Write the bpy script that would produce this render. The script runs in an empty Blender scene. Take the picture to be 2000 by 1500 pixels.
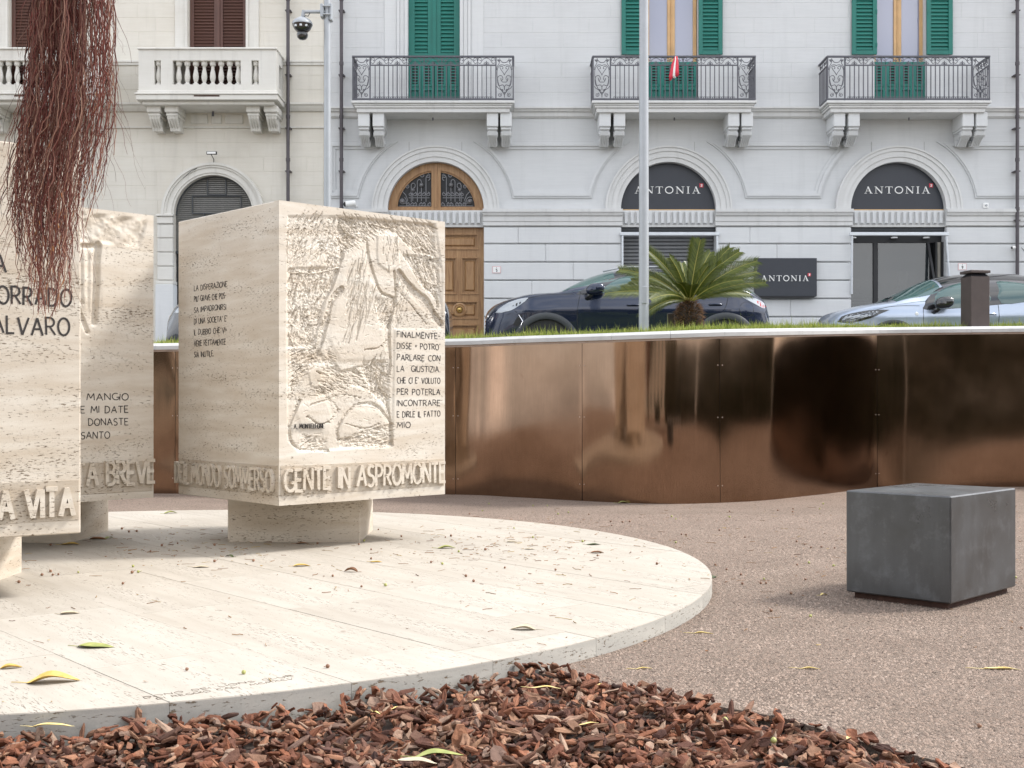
import bpy, math, random
import numpy as np
from mathutils import Vector, Matrix
from mathutils.geometry import tessellate_polygon

# ------------------------------------------------------------------ camera, sky, sun, exposure
SC = bpy.context.scene
COL = SC.collection
F = 2380.0; HC = 1.1; HY = 778.0
cd = bpy.data.cameras.new('camera'); cam = bpy.data.objects.new('camera', cd); COL.objects.link(cam)
cam.location = (0, 0, HC); cam.rotation_euler = (math.radians(90), 0, 0)
cd.sensor_width = 36; cd.lens = F/2000*36; cd.shift_y = 28/2000
cd.clip_start = 0.05; cd.clip_end = 600
SC.camera = cam

SUN_EL, SUN_AZ = 46.0, 78.0      # azimuth clockwise from +Y (north): sun stands to the right, a little behind the wall line
W = bpy.data.worlds.new('World'); SC.world = W; W.use_nodes = True
wn = W.node_tree; wn.nodes.clear()
wo = wn.nodes.new('ShaderNodeOutputWorld'); wb = wn.nodes.new('ShaderNodeBackground')
sky = wn.nodes.new('ShaderNodeTexSky'); sky.sky_type = 'NISHITA'; sky.sun_disc = False
sky.sun_elevation = math.radians(SUN_EL); sky.sun_rotation = math.radians(SUN_AZ)
sky.dust_density = 3.0; sky.air_density = 1.0
tc = wn.nodes.new('ShaderNodeTexCoord'); mp = wn.nodes.new('ShaderNodeMapping'); mp.inputs['Scale'].default_value = (1.2, 1.2, 3.0)
cn = wn.nodes.new('ShaderNodeTexNoise'); cn.inputs['Scale'].default_value = 2.2; cn.inputs['Detail'].default_value = 7
cr = wn.nodes.new('ShaderNodeValToRGB'); cr.color_ramp.elements[0].position = .33; cr.color_ramp.elements[1].position = .62
cr.color_ramp.elements[0].color = (.45, .45, .45, 1); cr.color_ramp.elements[1].color = (.97, .97, .97, 1)
cc = wn.nodes.new('ShaderNodeValToRGB'); cc.color_ramp.elements[0].position = .4; cc.color_ramp.elements[1].position = .75
cc.color_ramp.elements[0].color = (4.8, 5.0, 5.4, 1); cc.color_ramp.elements[1].color = (8.4, 8.3, 8.2, 1)
mx = wn.nodes.new('ShaderNodeMixRGB')
wn.links.new(tc.outputs['Generated'], mp.inputs['Vector']); wn.links.new(mp.outputs[0], cn.inputs['Vector'])
wn.links.new(cn.outputs['Fac'], cr.inputs[0]); wn.links.new(cn.outputs['Fac'], cc.inputs[0])
wn.links.new(cr.outputs[0], mx.inputs['Fac']); wn.links.new(sky.outputs[0], mx.inputs['Color1']); wn.links.new(cc.outputs[0], mx.inputs['Color2'])
wn.links.new(mx.outputs[0], wb.inputs['Color']); wb.inputs['Strength'].default_value = 0.142
wn.links.new(wb.outputs[0], wo.inputs[0])
sl = bpy.data.lights.new('sun', 'SUN'); sun = bpy.data.objects.new('sun', sl); COL.objects.link(sun)
sl.energy = 1.85; sl.angle = math.radians(10); sl.color = (1.0, .97, .93)
el, az = math.radians(SUN_EL), math.radians(SUN_AZ)
sdir = Vector((math.sin(az)*math.cos(el), math.cos(az)*math.cos(el), math.sin(el)))
sun.rotation_euler = sdir.to_track_quat('Z', 'Y').to_euler()
SC.view_settings.view_transform = 'Standard'; SC.view_settings.look = 'None'
SC.view_settings.exposure = 1.22; SC.view_settings.gamma = 1; SC.view_settings.use_curve_mapping = False
SC.render.engine = 'CYCLES'
SC.cycles.use_denoising = True
SC.cycles.max_bounces = 8; SC.cycles.sample_clamp_indirect = 6

rnd = random.Random(7)
R = math.radians
def X(px, d): return (px-1000)*d/F
def Z(py, d): return HC+(HY-py)*d/F
def G(px, py, z=0.0):
    d = (HC-z)*F/(py-HY); return Vector((X(px, d), d, z))

# ------------------------------------------------------------------ object helpers
ORG = {}
def tag(o, label=None, cat=None, group=None, kind=None):
    if label: o['label'] = label
    if cat: o['category'] = cat
    if group: o['group'] = group
    if kind: o['kind'] = kind
    return o
def thing(name, label, cat, loc=(0, 0, 0), rotz=0, group=None, local=False):
    o = bpy.data.objects.new(name, None); COL.objects.link(o); o.empty_display_size = .2
    o.location = loc; o.rotation_euler = (0, 0, rotz)
    tag(o, label, cat, group); ORG[o.name] = Vector((0, 0, 0)) if local else Vector(loc)
    return o
def link(name, me, parent=None, org=None):
    o = bpy.data.objects.new(name, me); COL.objects.link(o)
    if parent is not None:
        o.parent = parent; ORG[o.name] = ORG.get(parent.name, Vector((0, 0, 0)))
    return o
def copy_tree(o, parent=None):
    c = o.copy(); COL.objects.link(c)
    if parent is not None: c.parent = parent
    for ch in list(o.children): copy_tree(ch, c)
    ORG[c.name] = ORG.get(o.name, Vector((0, 0, 0)))
    return c

class MB:
    def __init__(s): s.v = []; s.f = []; s.mi = []; s.cur = 0
    def add(s, vs, fs, mi=None):
        b = len(s.v); s.v.extend([tuple(p) for p in vs])
        for f in fs: s.f.append([b+i for i in f]); s.mi.append(s.cur if mi is None else mi)
        return s
    def box(s, x0, x1, y0, y1, z0, z1, bev=0.0):
        x0, x1 = sorted((x0, x1)); y0, y1 = sorted((y0, y1)); z0, z1 = sorted((z0, z1))
        if bev <= 0:
            vs = [(x, y, z) for z in (z0, z1) for y in (y0, y1) for x in (x0, x1)]
            return s.add(vs, [(0, 2, 3, 1), (4, 5, 7, 6), (0, 1, 5, 4), (2, 6, 7, 3), (0, 4, 6, 2), (1, 3, 7, 5)])
        b = min(bev, (x1-x0)*.45, (y1-y0)*.45, (z1-z0)*.45)
        lo = (x0, y0, z0); hi = (x1, y1, z1); idx = {}; vs = []
        for cx in (0, 1):
            for cy in (0, 1):
                for cz in (0, 1):
                    c = (cx, cy, cz)
                    for a in range(3):
                        p = []
                        for k in range(3):
                            e = hi[k] if c[k] else lo[k]
                            if k != a: e += -b if c[k] else b
                            p.append(e)
                        idx[(c, a)] = len(vs); vs.append(tuple(p))
        fs = []
        for a in range(3):
            o1, o2 = [(1, 2), (2, 0), (0, 1)][a]
            for sd in (0, 1):
                q = []
                for (u, w) in ((0, 0), (1, 0), (1, 1), (0, 1)):
                    c = [0, 0, 0]; c[a] = sd; c[o1] = u; c[o2] = w; q.append(idx[(tuple(c), a)])
                fs.append(q if sd else q[::-1])
        for a in range(3):
            o1, o2 = [(1, 2), (2, 0), (0, 1)][a]
            for u in (0, 1):
                for w in (0, 1):
                    c0 = [0, 0, 0]; c1 = [0, 0, 0]; c0[o1] = c1[o1] = u; c0[o2] = c1[o2] = w; c1[a] = 1
                    q = [idx[(tuple(c0), o1)], idx[(tuple(c1), o1)], idx[(tuple(c1), o2)], idx[(tuple(c0), o2)]]
                    fs.append(q if (u == w) else q[::-1])
        for cx in (0, 1):
            for cy in (0, 1):
                for cz in (0, 1):
                    c = (cx, cy, cz); q = [idx[(c, 0)], idx[(c, 1)], idx[(c, 2)]]
                    fs.append(q if (cx+cy+cz) % 2 == 1 else q[::-1])
        return s.add(vs, fs)
    def poly(s, outer, holes, P, d0, d1, back=True):
        """2-D outline(s) (u,w) extruded: P(u,w,d)->xyz; d0 is the visible side"""
        loops = [outer]+list(holes)
        tri = tessellate_polygon([[Vector((p[0], p[1], 0)) for p in l] for l in loops])
        flat = [p for l in loops for p in l]; n = len(flat)
        vs = [P(p[0], p[1], d0) for p in flat]+[P(p[0], p[1], d1) for p in flat]
        fs = []
        for t in tri:
            a, b, c = [flat[i] for i in t]
            if (b[0]-a[0])*(c[1]-a[1])-(b[1]-a[1])*(c[0]-a[0]) < 0: t = (t[0], t[2], t[1])
            fs.append(tuple(t))
            if back: fs.append((t[2]+n, t[1]+n, t[0]+n))
        o = 0
        for l in loops:
            m = len(l)
            ar = sum(l[i][0]*l[(i+1) % m][1]-l[(i+1) % m][0]*l[i][1] for i in range(m))
            isout = (l is loops[0]); flip = (ar > 0) != isout
            for i in range(m):
                a, b = o+i, o+(i+1) % m
                q = (b, a, a+n, b+n)
                fs.append(q[::-1] if flip else q)
            o += m
        return s.add(vs, fs)
    def fpoly(s, outer, holes, y0, y1, back=False):      # facade polygon in x,z; front at y0
        return s.poly(outer, holes, lambda u, w, d: (u, d, w), y0, y1, back)
    def extx(s, prof, x0, x1, ends=True):                 # profile [(y,z)...] open on the wall side, extruded in x
        n = len(prof); vs = [(x0, p[0], p[1]) for p in prof]+[(x1, p[0], p[1]) for p in prof]
        fs = [(i, i+1, i+1+n, i+n) for i in range(n-1)]
        fs = [q[::-1] for q in fs]
        if ends: fs += [tuple(range(n)), tuple(range(2*n-1, n-1, -1))]
        return s.add(vs, fs)
    def tube(s, pts, r, n=6, caps=True, r1=None):
        pts = [Vector(p) for p in pts]; m = len(pts)
        if m < 2: return s
        t0 = (pts[1]-pts[0]).normalized(); up = Vector((0, 0, 1)) if abs(t0.z) < .9 else Vector((1, 0, 0))
        nrm = (up-t0*up.dot(t0)).normalized(); vs = []
        for i, p in enumerate(pts):
            t = (pts[min(i+1, m-1)]-pts[max(i-1, 0)])
            if t.length < 1e-9: t = t0.copy()
            t.normalize(); nrm = nrm-t*nrm.dot(t)
            if nrm.length < 1e-6: nrm = t.orthogonal()
            nrm.normalize(); bn = t.cross(nrm)
            rr = r[i] if isinstance(r, (list, tuple)) else (r if r1 is None else r+(r1-r)*i/(m-1))
            for k in range(n):
                a = 2*math.pi*(k+.5)/n; vs.append(p+nrm*(rr*math.cos(a))+bn*(rr*math.sin(a)))
        fs = []
        for i in range(m-1):
            for k in range(n):
                k2 = (k+1) % n; fs.append((i*n+k, i*n+k2, (i+1)*n+k2, (i+1)*n+k))
        if caps: fs += [tuple(range(n-1, -1, -1)), tuple(range((m-1)*n, m*n))]
        return s.add(vs, fs)
    def lathe(s, prof, c, n=20, axis='z'):
        vs = []; m = len(prof)
        for (r, h) in prof:
            for k in range(n):
                a = 2*math.pi*k/n; u, w = r*math.cos(a), r*math.sin(a)
                if axis == 'z': vs.append((c[0]+u, c[1]+w, c[2]+h))
                elif axis == 'y': vs.append((c[0]+u, c[1]+h, c[2]+w))
                else: vs.append((c[0]+h, c[1]+u, c[2]+w))
        fs = []
        for i in range(m-1):
            for k in range(n):
                k2 = (k+1) % n; q = (i*n+k, i*n+k2, (i+1)*n+k2, (i+1)*n+k)
                fs.append(q if axis != 'y' else q[::-1])
        fs.append(tuple(range(n)) if axis == 'y' else tuple(range(n-1, -1, -1)))
        t = tuple(range((m-1)*n, m*n)); fs.append(t if axis != 'y' else t[::-1])
        return s.add(vs, fs)
    def grid(s, fn, nu, nv, flip=False):
        vs = [fn(i/nu, j/nv) for j in range(nv+1) for i in range(nu+1)]; w = nu+1
        fs = [(j*w+i, j*w+i+1, (j+1)*w+i+1, (j+1)*w+i) for j in range(nv) for i in range(nu)]
        if flip: fs = [q[::-1] for q in fs]
        return s.add(vs, fs)
    def mesh(s, name, mats, org=Vector((0, 0, 0)), smooth=False):
        me = bpy.data.meshes.new(name); o = Vector(org)
        vs = s.v if o.length == 0 else [(p[0]-o.x, p[1]-o.y, p[2]-o.z) for p in s.v]
        me.from_pydata(vs, [], s.f)
        for m in (mats if isinstance(mats, (list, tuple)) else [mats]): me.materials.append(m)
        if any(s.mi): me.polygons.foreach_set('material_index', s.mi)
        if smooth: me.polygons.foreach_set('use_smooth', [True]*len(s.f))
        me.update(); return me
    def build(s, name, mats, parent=None, smooth=False, auto=None, **kw):
        org = ORG.get(parent.name, Vector((0, 0, 0))) if parent is not None else Vector((0, 0, 0))
        me = s.mesh(name, mats, org, smooth)
        if auto: me.set_sharp_from_angle(angle=R(auto))
        o = link(name, me, parent); tag(o, **kw); return o

def arc(cx, cz, r, a0, a1, n=32, rz=None):
    rz = r if rz is None else rz
    return [(cx+r*math.cos(R(a0+(a1-a0)*i/n)), cz+rz*math.sin(R(a0+(a1-a0)*i/n))) for i in range(n+1)]
def smooth_pts(pts, k=6):
    """Catmull-Rom through points of any dimension"""
    P = [np.array(p, float) for p in pts]; P = [2*P[0]-P[1]]+P+[2*P[-1]-P[-2]]; out = []
    for i in range(1, len(P)-2):
        for j in range(k):
            t = j/k; a, b, c, d = P[i-1], P[i], P[i+1], P[i+2]
            out.append(tuple(.5*((2*b)+(c-a)*t+(2*a-5*b+4*c-d)*t*t+(3*b-a-3*c+d)*t**3)))
    out.append(tuple(P[-2])); return out
def interp(x, tab):
    xs = [t[0] for t in tab]; ys = [t[1] for t in tab]; return float(np.interp(x, xs, ys))

# ------------------------------------------------------------------ materials
def new_mat(name):
    m = bpy.data.materials.new(name); m.use_nodes = True; nt = m.node_tree; nt.nodes.clear()
    o = nt.nodes.new('ShaderNodeOutputMaterial'); b = nt.nodes.new('ShaderNodeBsdfPrincipled')
    nt.links.new(b.outputs[0], o.inputs[0]); return m, nt, b
def coords(nt, scale=(1, 1, 1), rot=(0, 0, 0), kind='Object'):
    t = nt.nodes.new('ShaderNodeTexCoord'); m = nt.nodes.new('ShaderNodeMapping')
    m.inputs['Scale'].default_value = scale; m.inputs['Rotation'].default_value = rot
    nt.links.new(t.outputs[kind], m.inputs[0]); return m.outputs[0]
def noise(nt, vec, scale, detail=4, rough=.55, dist=0):
    n = nt.nodes.new('ShaderNodeTexNoise'); n.inputs['Scale'].default_value = scale; n.inputs['Detail'].default_value = detail
    n.inputs['Roughness'].default_value = rough; n.inputs['Distortion'].default_value = dist
    nt.links.new(vec, n.inputs['Vector']); return n.outputs['Fac']
def ramp(nt, fac, stops):
    r = nt.nodes.new('ShaderNodeValToRGB'); e = r.color_ramp.elements
    while len(e) < len(stops): e.new(.5)
    for i, (p, c) in enumerate(stops):
        e[i].position = p; e[i].color = (c[0], c[1], c[2], 1) if isinstance(c, (tuple, list)) else (c, c, c, 1)
    nt.links.new(fac, r.inputs[0]); return r.outputs[0]
def mix(nt, fac, a, b, mode='MIX'):
    m = nt.nodes.new('ShaderNodeMixRGB'); m.blend_type = mode
    for k, v in (('Fac', fac), ('Color1', a), ('Color2', b)):
        if isinstance(v, (int, float)): m.inputs[k].default_value = v if k == 'Fac' else (v, v, v, 1)
        elif isinstance(v, (tuple, list)): m.inputs[k].default_value = (v[0], v[1], v[2], 1)
        else: nt.links.new(v, m.inputs[k])
    return m.outputs[0]
def bump(nt, b, h, strength=.5, dist=.01, prev=None):
    n = nt.nodes.new('ShaderNodeBump'); n.inputs['Strength'].default_value = strength; n.inputs['Distance'].default_value = dist
    nt.links.new(h, n.inputs['Height'])
    if prev is not None: nt.links.new(prev, n.inputs['Normal'])
    nt.links.new(n.outputs[0], b.inputs['Normal']); return n.outputs[0]
def simple(name, col, rough=.6, metal=0.0, var=.12, scale=8, bmp=0.0, coat=0.0, spec=.5, bscale=None):
    m, nt, b = new_mat(name); v = coords(nt)
    f = noise(nt, v, scale, 5)
    c = mix(nt, ramp(nt, f, [(.3, 0.), (.7, 1.)]), tuple(k*(1-var) for k in col), tuple(min(1, k*(1+var)) for k in col))
    nt.links.new(c, b.inputs['Base Color']); b.inputs['Roughness'].default_value = rough; b.inputs['Metallic'].default_value = metal
    b.inputs['Coat Weight'].default_value = coat; b.inputs['Coat Roughness'].default_value = .03; b.inputs['Specular IOR Level'].default_value = spec
    if bmp: bump(nt, b, noise(nt, v, bscale or scale*6, 4), bmp, .005)
    return m
def travertine(name, lo, hi, vs=(1, 1, 1), rot=(0, 0, 0), pit=.63, pitcol=(.2, .15, .1), small=1.0):
    m, nt, b = new_mat(name)
    v = coords(nt, (1.2*vs[0], 1.2*vs[1], 9*vs[2]), rot)
    band = noise(nt, v, 1.3, 6, .6, .4)
    col = mix(nt, ramp(nt, band, [(.3, 0.), (.72, 1.)]), lo, hi)
    v3 = coords(nt, (1, 1, 1), rot); blot = noise(nt, v3, 2.2, 5)
    col = mix(nt, ramp(nt, blot, [(.35, .0), (.7, .35)]), col, tuple(k*.86 for k in lo))
    v2 = coords(nt, (11*vs[0]*small, 11*vs[1]*small, 42*vs[2]*small), rot)
    pn = noise(nt, v2, 1.6, 5, .72, .3)
    v4 = coords(nt, (.8*vs[0], .8*vs[1], 5*vs[2]), rot); dens = noise(nt, v4, 1.5, 4, .6)
    msub = nt.nodes.new('ShaderNodeMath'); msub.operation = 'MULTIPLY_ADD'; nt.links.new(dens, msub.inputs[0])
    msub.inputs[1].default_value = .34; nt.links.new(pn, msub.inputs[2])
    pm = ramp(nt, msub.outputs[0], [(pit+.135, 0.), (pit+.175, 1.)])
    col = mix(nt, pm, col, pitcol)
    fine = noise(nt, v3, 160, 3); col = mix(nt, .12, col, fine, 'OVERLAY')
    nt.links.new(col, b.inputs['Base Color']); b.inputs['Roughness'].default_value = .72; b.inputs['Specular IOR Level'].default_value = .3
    inv = nt.nodes.new('ShaderNodeMath'); inv.operation = 'SUBTRACT'; inv.inputs[0].default_value = 1; nt.links.new(pm, inv.inputs[1])
    n1 = bump(nt, b, inv.outputs[0], .7, .006); bump(nt, b, fine, .15, .002, n1)
    return m
M = {}
M['trav'] = travertine('travertine', (.49, .415, .325), (.66, .615, .54), small=1.9, pit=.625)
M['trav_relief'] = travertine('travertine_carved', (.50, .43, .345), (.66, .625, .56), small=1.9, pit=.645)
M['slab'] = [travertine('platform_travertine_%d' % i, lo, hi, (.55, 5, 1/9.), (0, 0, 0), .645, (.21, .17, .13), 1.5)
             for i, (lo, hi) in enumerate([((.37, .333, .28), (.485, .447, .39)), ((.39, .353, .30), (.495, .46, .405)), ((.355, .318, .268), (.47, .436, .38))])]
M['plaster'] = None
def plaster(name, a, b2, streak=.25, bmp=.25):
    m, nt, b = new_mat(name); v = coords(nt)
    f = noise(nt, v, 1.1, 6, .6); c = mix(nt, ramp(nt, f, [(.3, 0.), (.7, 1.)]), a, b2)
    vs = coords(nt, (5, 5, .35)); s = noise(nt, vs, 1.6, 5, .6)
    c = mix(nt, ramp(nt, s, [(.52, 0.), (.8, streak)]), c, tuple(k*.72 for k in a))
    vh = coords(nt, (1, 1, 14)); h = noise(nt, vh, 3, 4); c = mix(nt, .10, c, h, 'OVERLAY')
    nt.links.new(c, b.inputs['Base Color']); b.inputs['Roughness'].default_value = .85; b.inputs['Specular IOR Level'].default_value = .25
    bump(nt, b, noise(nt, v, 90, 4), bmp, .003); return m
M['plaster'] = plaster('grey_plaster', (.575, .585, .59), (.625, .635, .64))
M['plaster_l'] = plaster('pale_grey_stone', (.61, .62, .625), (.67, .68, .68), .25)
M['trim'] = plaster('white_grey_trim', (.59, .59, .58), (.67, .67, .66), .5)
M['cream'] = plaster('cream_stone', (.62, .585, .515), (.70, .67, .60), .32)
M['cream_l'] = plaster('cream_trim', (.62, .60, .55), (.71, .695, .65), .6)
M['joint'] = simple('joint_mortar', (.33, .33, .32), .9)
M['iron'] = simple('grey_wrought_iron', (.10, .10, .115), .5, .3)
M['green'] = simple('green_shutter_paint', (.004, .150, .118), .45, 0, .1, 3)
M['brownsh'] = simple('brown_shutter_paint', (.10, .045, .032), .5, 0, .15, 3)
M['black'] = simple('near_black', (.012, .012, .014), .5)
M['dark'] = simple('dark_interior', (.02, .022, .025), .9)
M['sign'] = simple('charcoal_sign_panel', (.028, .032, .042), .45, 0, .05)
M['white'] = simple('white_lettering', (.82, .82, .80), .5, 0, .03)
M['red'] = simple('red_mark', (.62, .03, .06), .45, 0, .05)
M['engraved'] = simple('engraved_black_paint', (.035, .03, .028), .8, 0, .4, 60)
M['polegrey'] = simple('pole_grey_paint', (.36, .38, .40), .38, .25, .05)
M['alu'] = simple('white_aluminium', (.62, .65, .68), .4, .2, .05)
M['downpipe'] = simple('brown_downpipe', (.075, .065, .072), .45, .2, .15)
M['bollard'] = simple('brown_bollard_paint', (.075, .058, .052), .5, .2, .1)
M['rust'] = simple('rusty_base_steel', (.07, .035, .025), .8, .2, .4, 20)
M['soil'] = simple('dark_soil', (.045, .03, .022), .95, 0, .4, 20, .6)
M['asphalt'] = simple('asphalt', (.06, .06, .062), .9, 0, .2, 30, .4)
M['pave'] = simple('pavement_stone', (.25, .24, .23), .85, 0, .15, 6, .3)
M['brass'] = simple('brass', (.65, .45, .16), .25, 1, .1)
M['tyre'] = simple('tyre_rubber', (.018, .018, .019), .75, 0, .2, 30)
M['rim'] = simple('alloy_rim', (.55, .56, .58), .25, .9, .05)
M['chrome'] = simple('chrome', (.8, .8, .82), .08, 1, .02)
M['clad'] = simple('grey_plastic_cladding', (.055, .06, .066), .55, 0, .1, 40)
def wood():
    m, nt, b = new_mat('varnished_oak'); v = coords(nt, (9, 9, .9)); f = noise(nt, v, 2.5, 7, .6, 1.2)
    c = mix(nt, ramp(nt, f, [(.3, 0.), (.7, 1.)]), (.24, .12, .05), (.42, .25, .115))
    nt.links.new(c, b.inputs['Base Color']); b.inputs['Roughness'].default_value = .42; bump(nt, b, f, .15, .002); return m
M['oak'] = wood()
M['pinewood'] = simple('pale_window_wood', (.60, .38, .18), .45, 0, .12, 4)
def copper():
    m, nt, b = new_mat('bronze_sheet')
    v = coords(nt); f = noise(nt, v, 1.4, 6, .6)
    c = mix(nt, ramp(nt, f, [(.3, 0.), (.75, 1.)]), (.22, .14, .093), (.32, .21, .145))
    vs = coords(nt, (60, 60, 1.2)); st = noise(nt, vs, 2, 4, .7)
    c = mix(nt, .22, c, st, 'OVERLAY')
    sp = noise(nt, v, 45, 4, .7); c = mix(nt, ramp(nt, sp, [(.68, 0.), (.76, .5)]), c, (.10, .05, .03))
    st2 = noise(nt, v, 3.4, 3, .5, .6); c = mix(nt, ramp(nt, st2, [(.73, 0.), (.76, .45)]), c, (.17, .085, .055))
    nt.links.new(c, b.inputs['Base Color']); b.inputs['Metallic'].default_value = 1
    rr = ramp(nt, f, [(.3, .08), (.75, .14)]); nt.links.new(rr, b.inputs['Roughness'])
    bump(nt, b, st, .02, .001); return m
M['copper'] = copper()
def gravel():
    m, nt, b = new_mat('resin_bound_gravel'); v = coords(nt)
    vo = nt.nodes.new('ShaderNodeTexVoronoi'); vo.inputs['Scale'].default_value = 105; nt.links.new(v, vo.inputs['Vector'])
    hs = ramp(nt, vo.outputs['Distance'], [(.0, 1.), (.75, 0.)])
    big = noise(nt, v, 1.6, 8, .68); mid = noise(nt, coords(nt, (1, .55, 1)), 44, 6, .8)
    c = mix(nt, ramp(nt, big, [(.3, 0.), (.7, 1.)]), (.22, .165, .13), (.34, .262, .212))
    hue = nt.nodes.new('ShaderNodeSeparateColor'); nt.links.new(vo.outputs['Color'], hue.inputs[0])
    c = mix(nt, ramp(nt, hue.outputs[0], [(0, 0.), (1, .55)]), c, (.40, .32, .26))
    pm = ramp(nt, mid, [(.55, 0.), (.60, 1.)]); c = mix(nt, pm, c, (.09, .062, .05))
    nt.links.new(c, b.inputs['Base Color']); b.inputs['Roughness'].default_value = .9; b.inputs['Specular IOR Level'].default_value = .25
    n1 = bump(nt, b, hs, .8, .006); inv = nt.nodes.new('ShaderNodeMath'); inv.operation = 'SUBTRACT'; inv.inputs[0].default_value = 1
    nt.links.new(mid, inv.inputs[1]); bump(nt, b, inv.outputs[0], 1.0, .035, n1); return m
M['gravel'] = gravel()
def randcol(name, cols, rough=.8, bmp=.4, bs=60, stretch=(1, 1, 1), patch=False):
    m, nt, b = new_mat(name); g = nt.nodes.new('ShaderNodeNewGeometry'); oi = nt.nodes.new('ShaderNodeObjectInfo')
    a = nt.nodes.new('ShaderNodeMath'); a.operation = 'ADD'; nt.links.new(g.outputs['Random Per Island'], a.inputs[0]); nt.links.new(oi.outputs['Random'], a.inputs[1])
    fr = nt.nodes.new('ShaderNodeMath'); fr.operation = 'FRACT'; nt.links.new(a.outputs[0], fr.inputs[0])
    c = ramp(nt, fr.outputs[0], [(i/(len(cols)-1), k) for i, k in enumerate(cols)])
    v = coords(nt, stretch); n = noise(nt, v, bs, 5, .65); c = mix(nt, .45, c, n, 'OVERLAY')
    nt.links.new(c, b.inputs['Base Color']); b.inputs['Roughness'].default_value = rough; b.inputs['Specular IOR Level'].default_value = .3
    if patch:
        pn = noise(nt, coords(nt, (1, 1, 1), (0, 0, 0)), 1.7, 7, .7); c2 = mix(nt, ramp(nt, pn, [(.36, .0), (.66, .55)]), c, (.15, .105, .08)); nt.links.new(c2, b.inputs['Base Color'])
    bump(nt, b, n, bmp, .006); return m
M['grain'] = randcol('gravel_grain', [(.33, .25, .20), (.25, .185, .148), (.37, .285, .23), (.19, .14, .11), (.345, .262, .21), (.29, .22, .175), (.41, .325, .27), (.09, .065, .052)], .9, .2, patch=True)
M['bark'] = randcol('pine_bark', [(.03, .013, .009), (.18, .066, .034), (.09, .036, .02), (.32, .18, .11), (.05, .02, .014), (.24, .092, .048), (.29, .14, .08), (.09, .045, .035), (.36, .25, .18), (.17, .065, .036), (.04, .02, .016)], .8, .7, 70)
M['root'] = randcol('aerial_root', [(.04, .012, .010), (.15, .030, .022), (.22, .055, .038), (.055, .018, .014), (.27, .13, .09), (.15, .042, .032), (.33, .19, .13), (.10, .03, .024)], .65, .2)
M['roottip'] = randcol('orange_root_tip', [(.30, .10, .035), (.45, .20, .07)], .6, .1)
M['grass'] = randcol('grass_blade', [(.12, .17, .02), (.24, .30, .045), (.34, .36, .07), (.17, .23, .03), (.40, .38, .12)], .6, .0)
M['lawn'] = simple('lawn_soil', (.09, .12, .03), .95, 0, .3, 20)
M['frond'] = randcol('cycad_leaflet', [(.035, .055, .006), (.07, .09, .010), (.10, .12, .016), (.05, .07, .008)], .42, .0)
M['frondstem'] = simple('cycad_stem', (.26, .24, .05), .5)
M['cyctrunk'] = randcol('cycad_trunk_scale', [(.10, .05, .025), (.22, .12, .06), (.06, .03, .018), (.30, .18, .09)], .85, .3)
M['treeleaf'] = randcol('ficus_leaf', [(.015, .03, .008), (.035, .06, .014), (.025, .045, .01)], .5, 0)
M['treebark'] = simple('ficus_bark', (.16, .13, .10), .9, 0, .3, 6, .8)
def paint(name, col, metal=.4, rough=.25):
    m, nt, b = new_mat(name); b.inputs['Base Color'].default_value = (*col, 1); b.inputs['Metallic'].default_value = metal
    b.inputs['Roughness'].default_value = rough; b.inputs['Coat Weight'].default_value = 1; b.inputs['Coat Roughness'].default_value = .02
    v = coords(nt); n = noise(nt, v, 2.0, 2); bump(nt, b, n, .04, .02); return m
M['navy'] = paint('navy_car_paint', (.006, .014, .042)); M['silver'] = paint('silver_blue_paint', (.40, .46, .56), .55, .3)
M['darkcar'] = paint('dark_grey_paint', (.02, .024, .034))
M['blackgloss'] = paint('gloss_black', (.012, .012, .013), 0, .15)
def glass(name, col, rough=.02, spec=.8, trans=0.0):
    m, nt, b = new_mat(name); b.inputs['Base Color'].default_value = (*col, 1); b.inputs['Roughness'].default_value = rough
    b.inputs['Specular IOR Level'].default_value = spec; b.inputs['IOR'].default_value = 1.6
    if trans:
        t = nt.nodes.new('ShaderNodeBsdfTransparent'); t.inputs[0].default_value = (.8, .83, .86, 1)
        ms = nt.nodes.new('ShaderNodeMixShader'); ms.inputs[0].default_value = trans
        o = [n for n in nt.nodes if n.type == 'OUTPUT_MATERIAL'][0]
        nt.links.new(b.outputs[0], ms.inputs[1]); nt.links.new(t.outputs[0], ms.inputs[2]); nt.links.new(ms.outputs[0], o.inputs[0])
    return m
M['carglass'] = glass('tinted_car_glass', (.035, .085, .08)); M['lampglass'] = glass('clear_lamp_glass', (.45, .48, .52), .06)
M['redlamp'] = glass('red_lamp_glass', (.45, .02, .03), .06)
M['shopglass'] = glass('shop_glass', (.05, .06, .065), .015, 1.0, .35)
M['pane'] = glass('window_pane', (.27, .29, .40), .03, 1.0)  # lavender of the reflected sky is put into the base colour
def granite():
    m, nt, b = new_mat('dark_granite'); v = coords(nt); sp = noise(nt, v, 160, 3, .8); bl = noise(nt, v, 3, 5)
    c = mix(nt, ramp(nt, bl, [(.35, 0.), (.7, 1.)]), (.034, .036, .037), (.066, .071, .075))
    c = mix(nt, ramp(nt, sp, [(.66, 0.), (.72, .75)]), c, (.20, .21, .22))
    vs = coords(nt, (7, 7, .8)); s2 = noise(nt, vs, 1.5, 5, .6); c = mix(nt, ramp(nt, s2, [(.5, 0.), (.78, .28)]), c, (.11, .12, .13))
    sm_ = noise(nt, v, 9, 6, .7); c = mix(nt, ramp(nt, sm_, [(.52, 0.), (.70, .45)]), c, (.14, .15, .16))
    nt.links.new(c, b.inputs['Base Color']); b.inputs['Roughness'].default_value = .38
    rr = ramp(nt, bl, [(.3, .26), (.7, .38)]); nt.links.new(rr, b.inputs['Roughness']); b.inputs['Specular IOR Level'].default_value = .75; return m
M['granite'] = granite()
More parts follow.
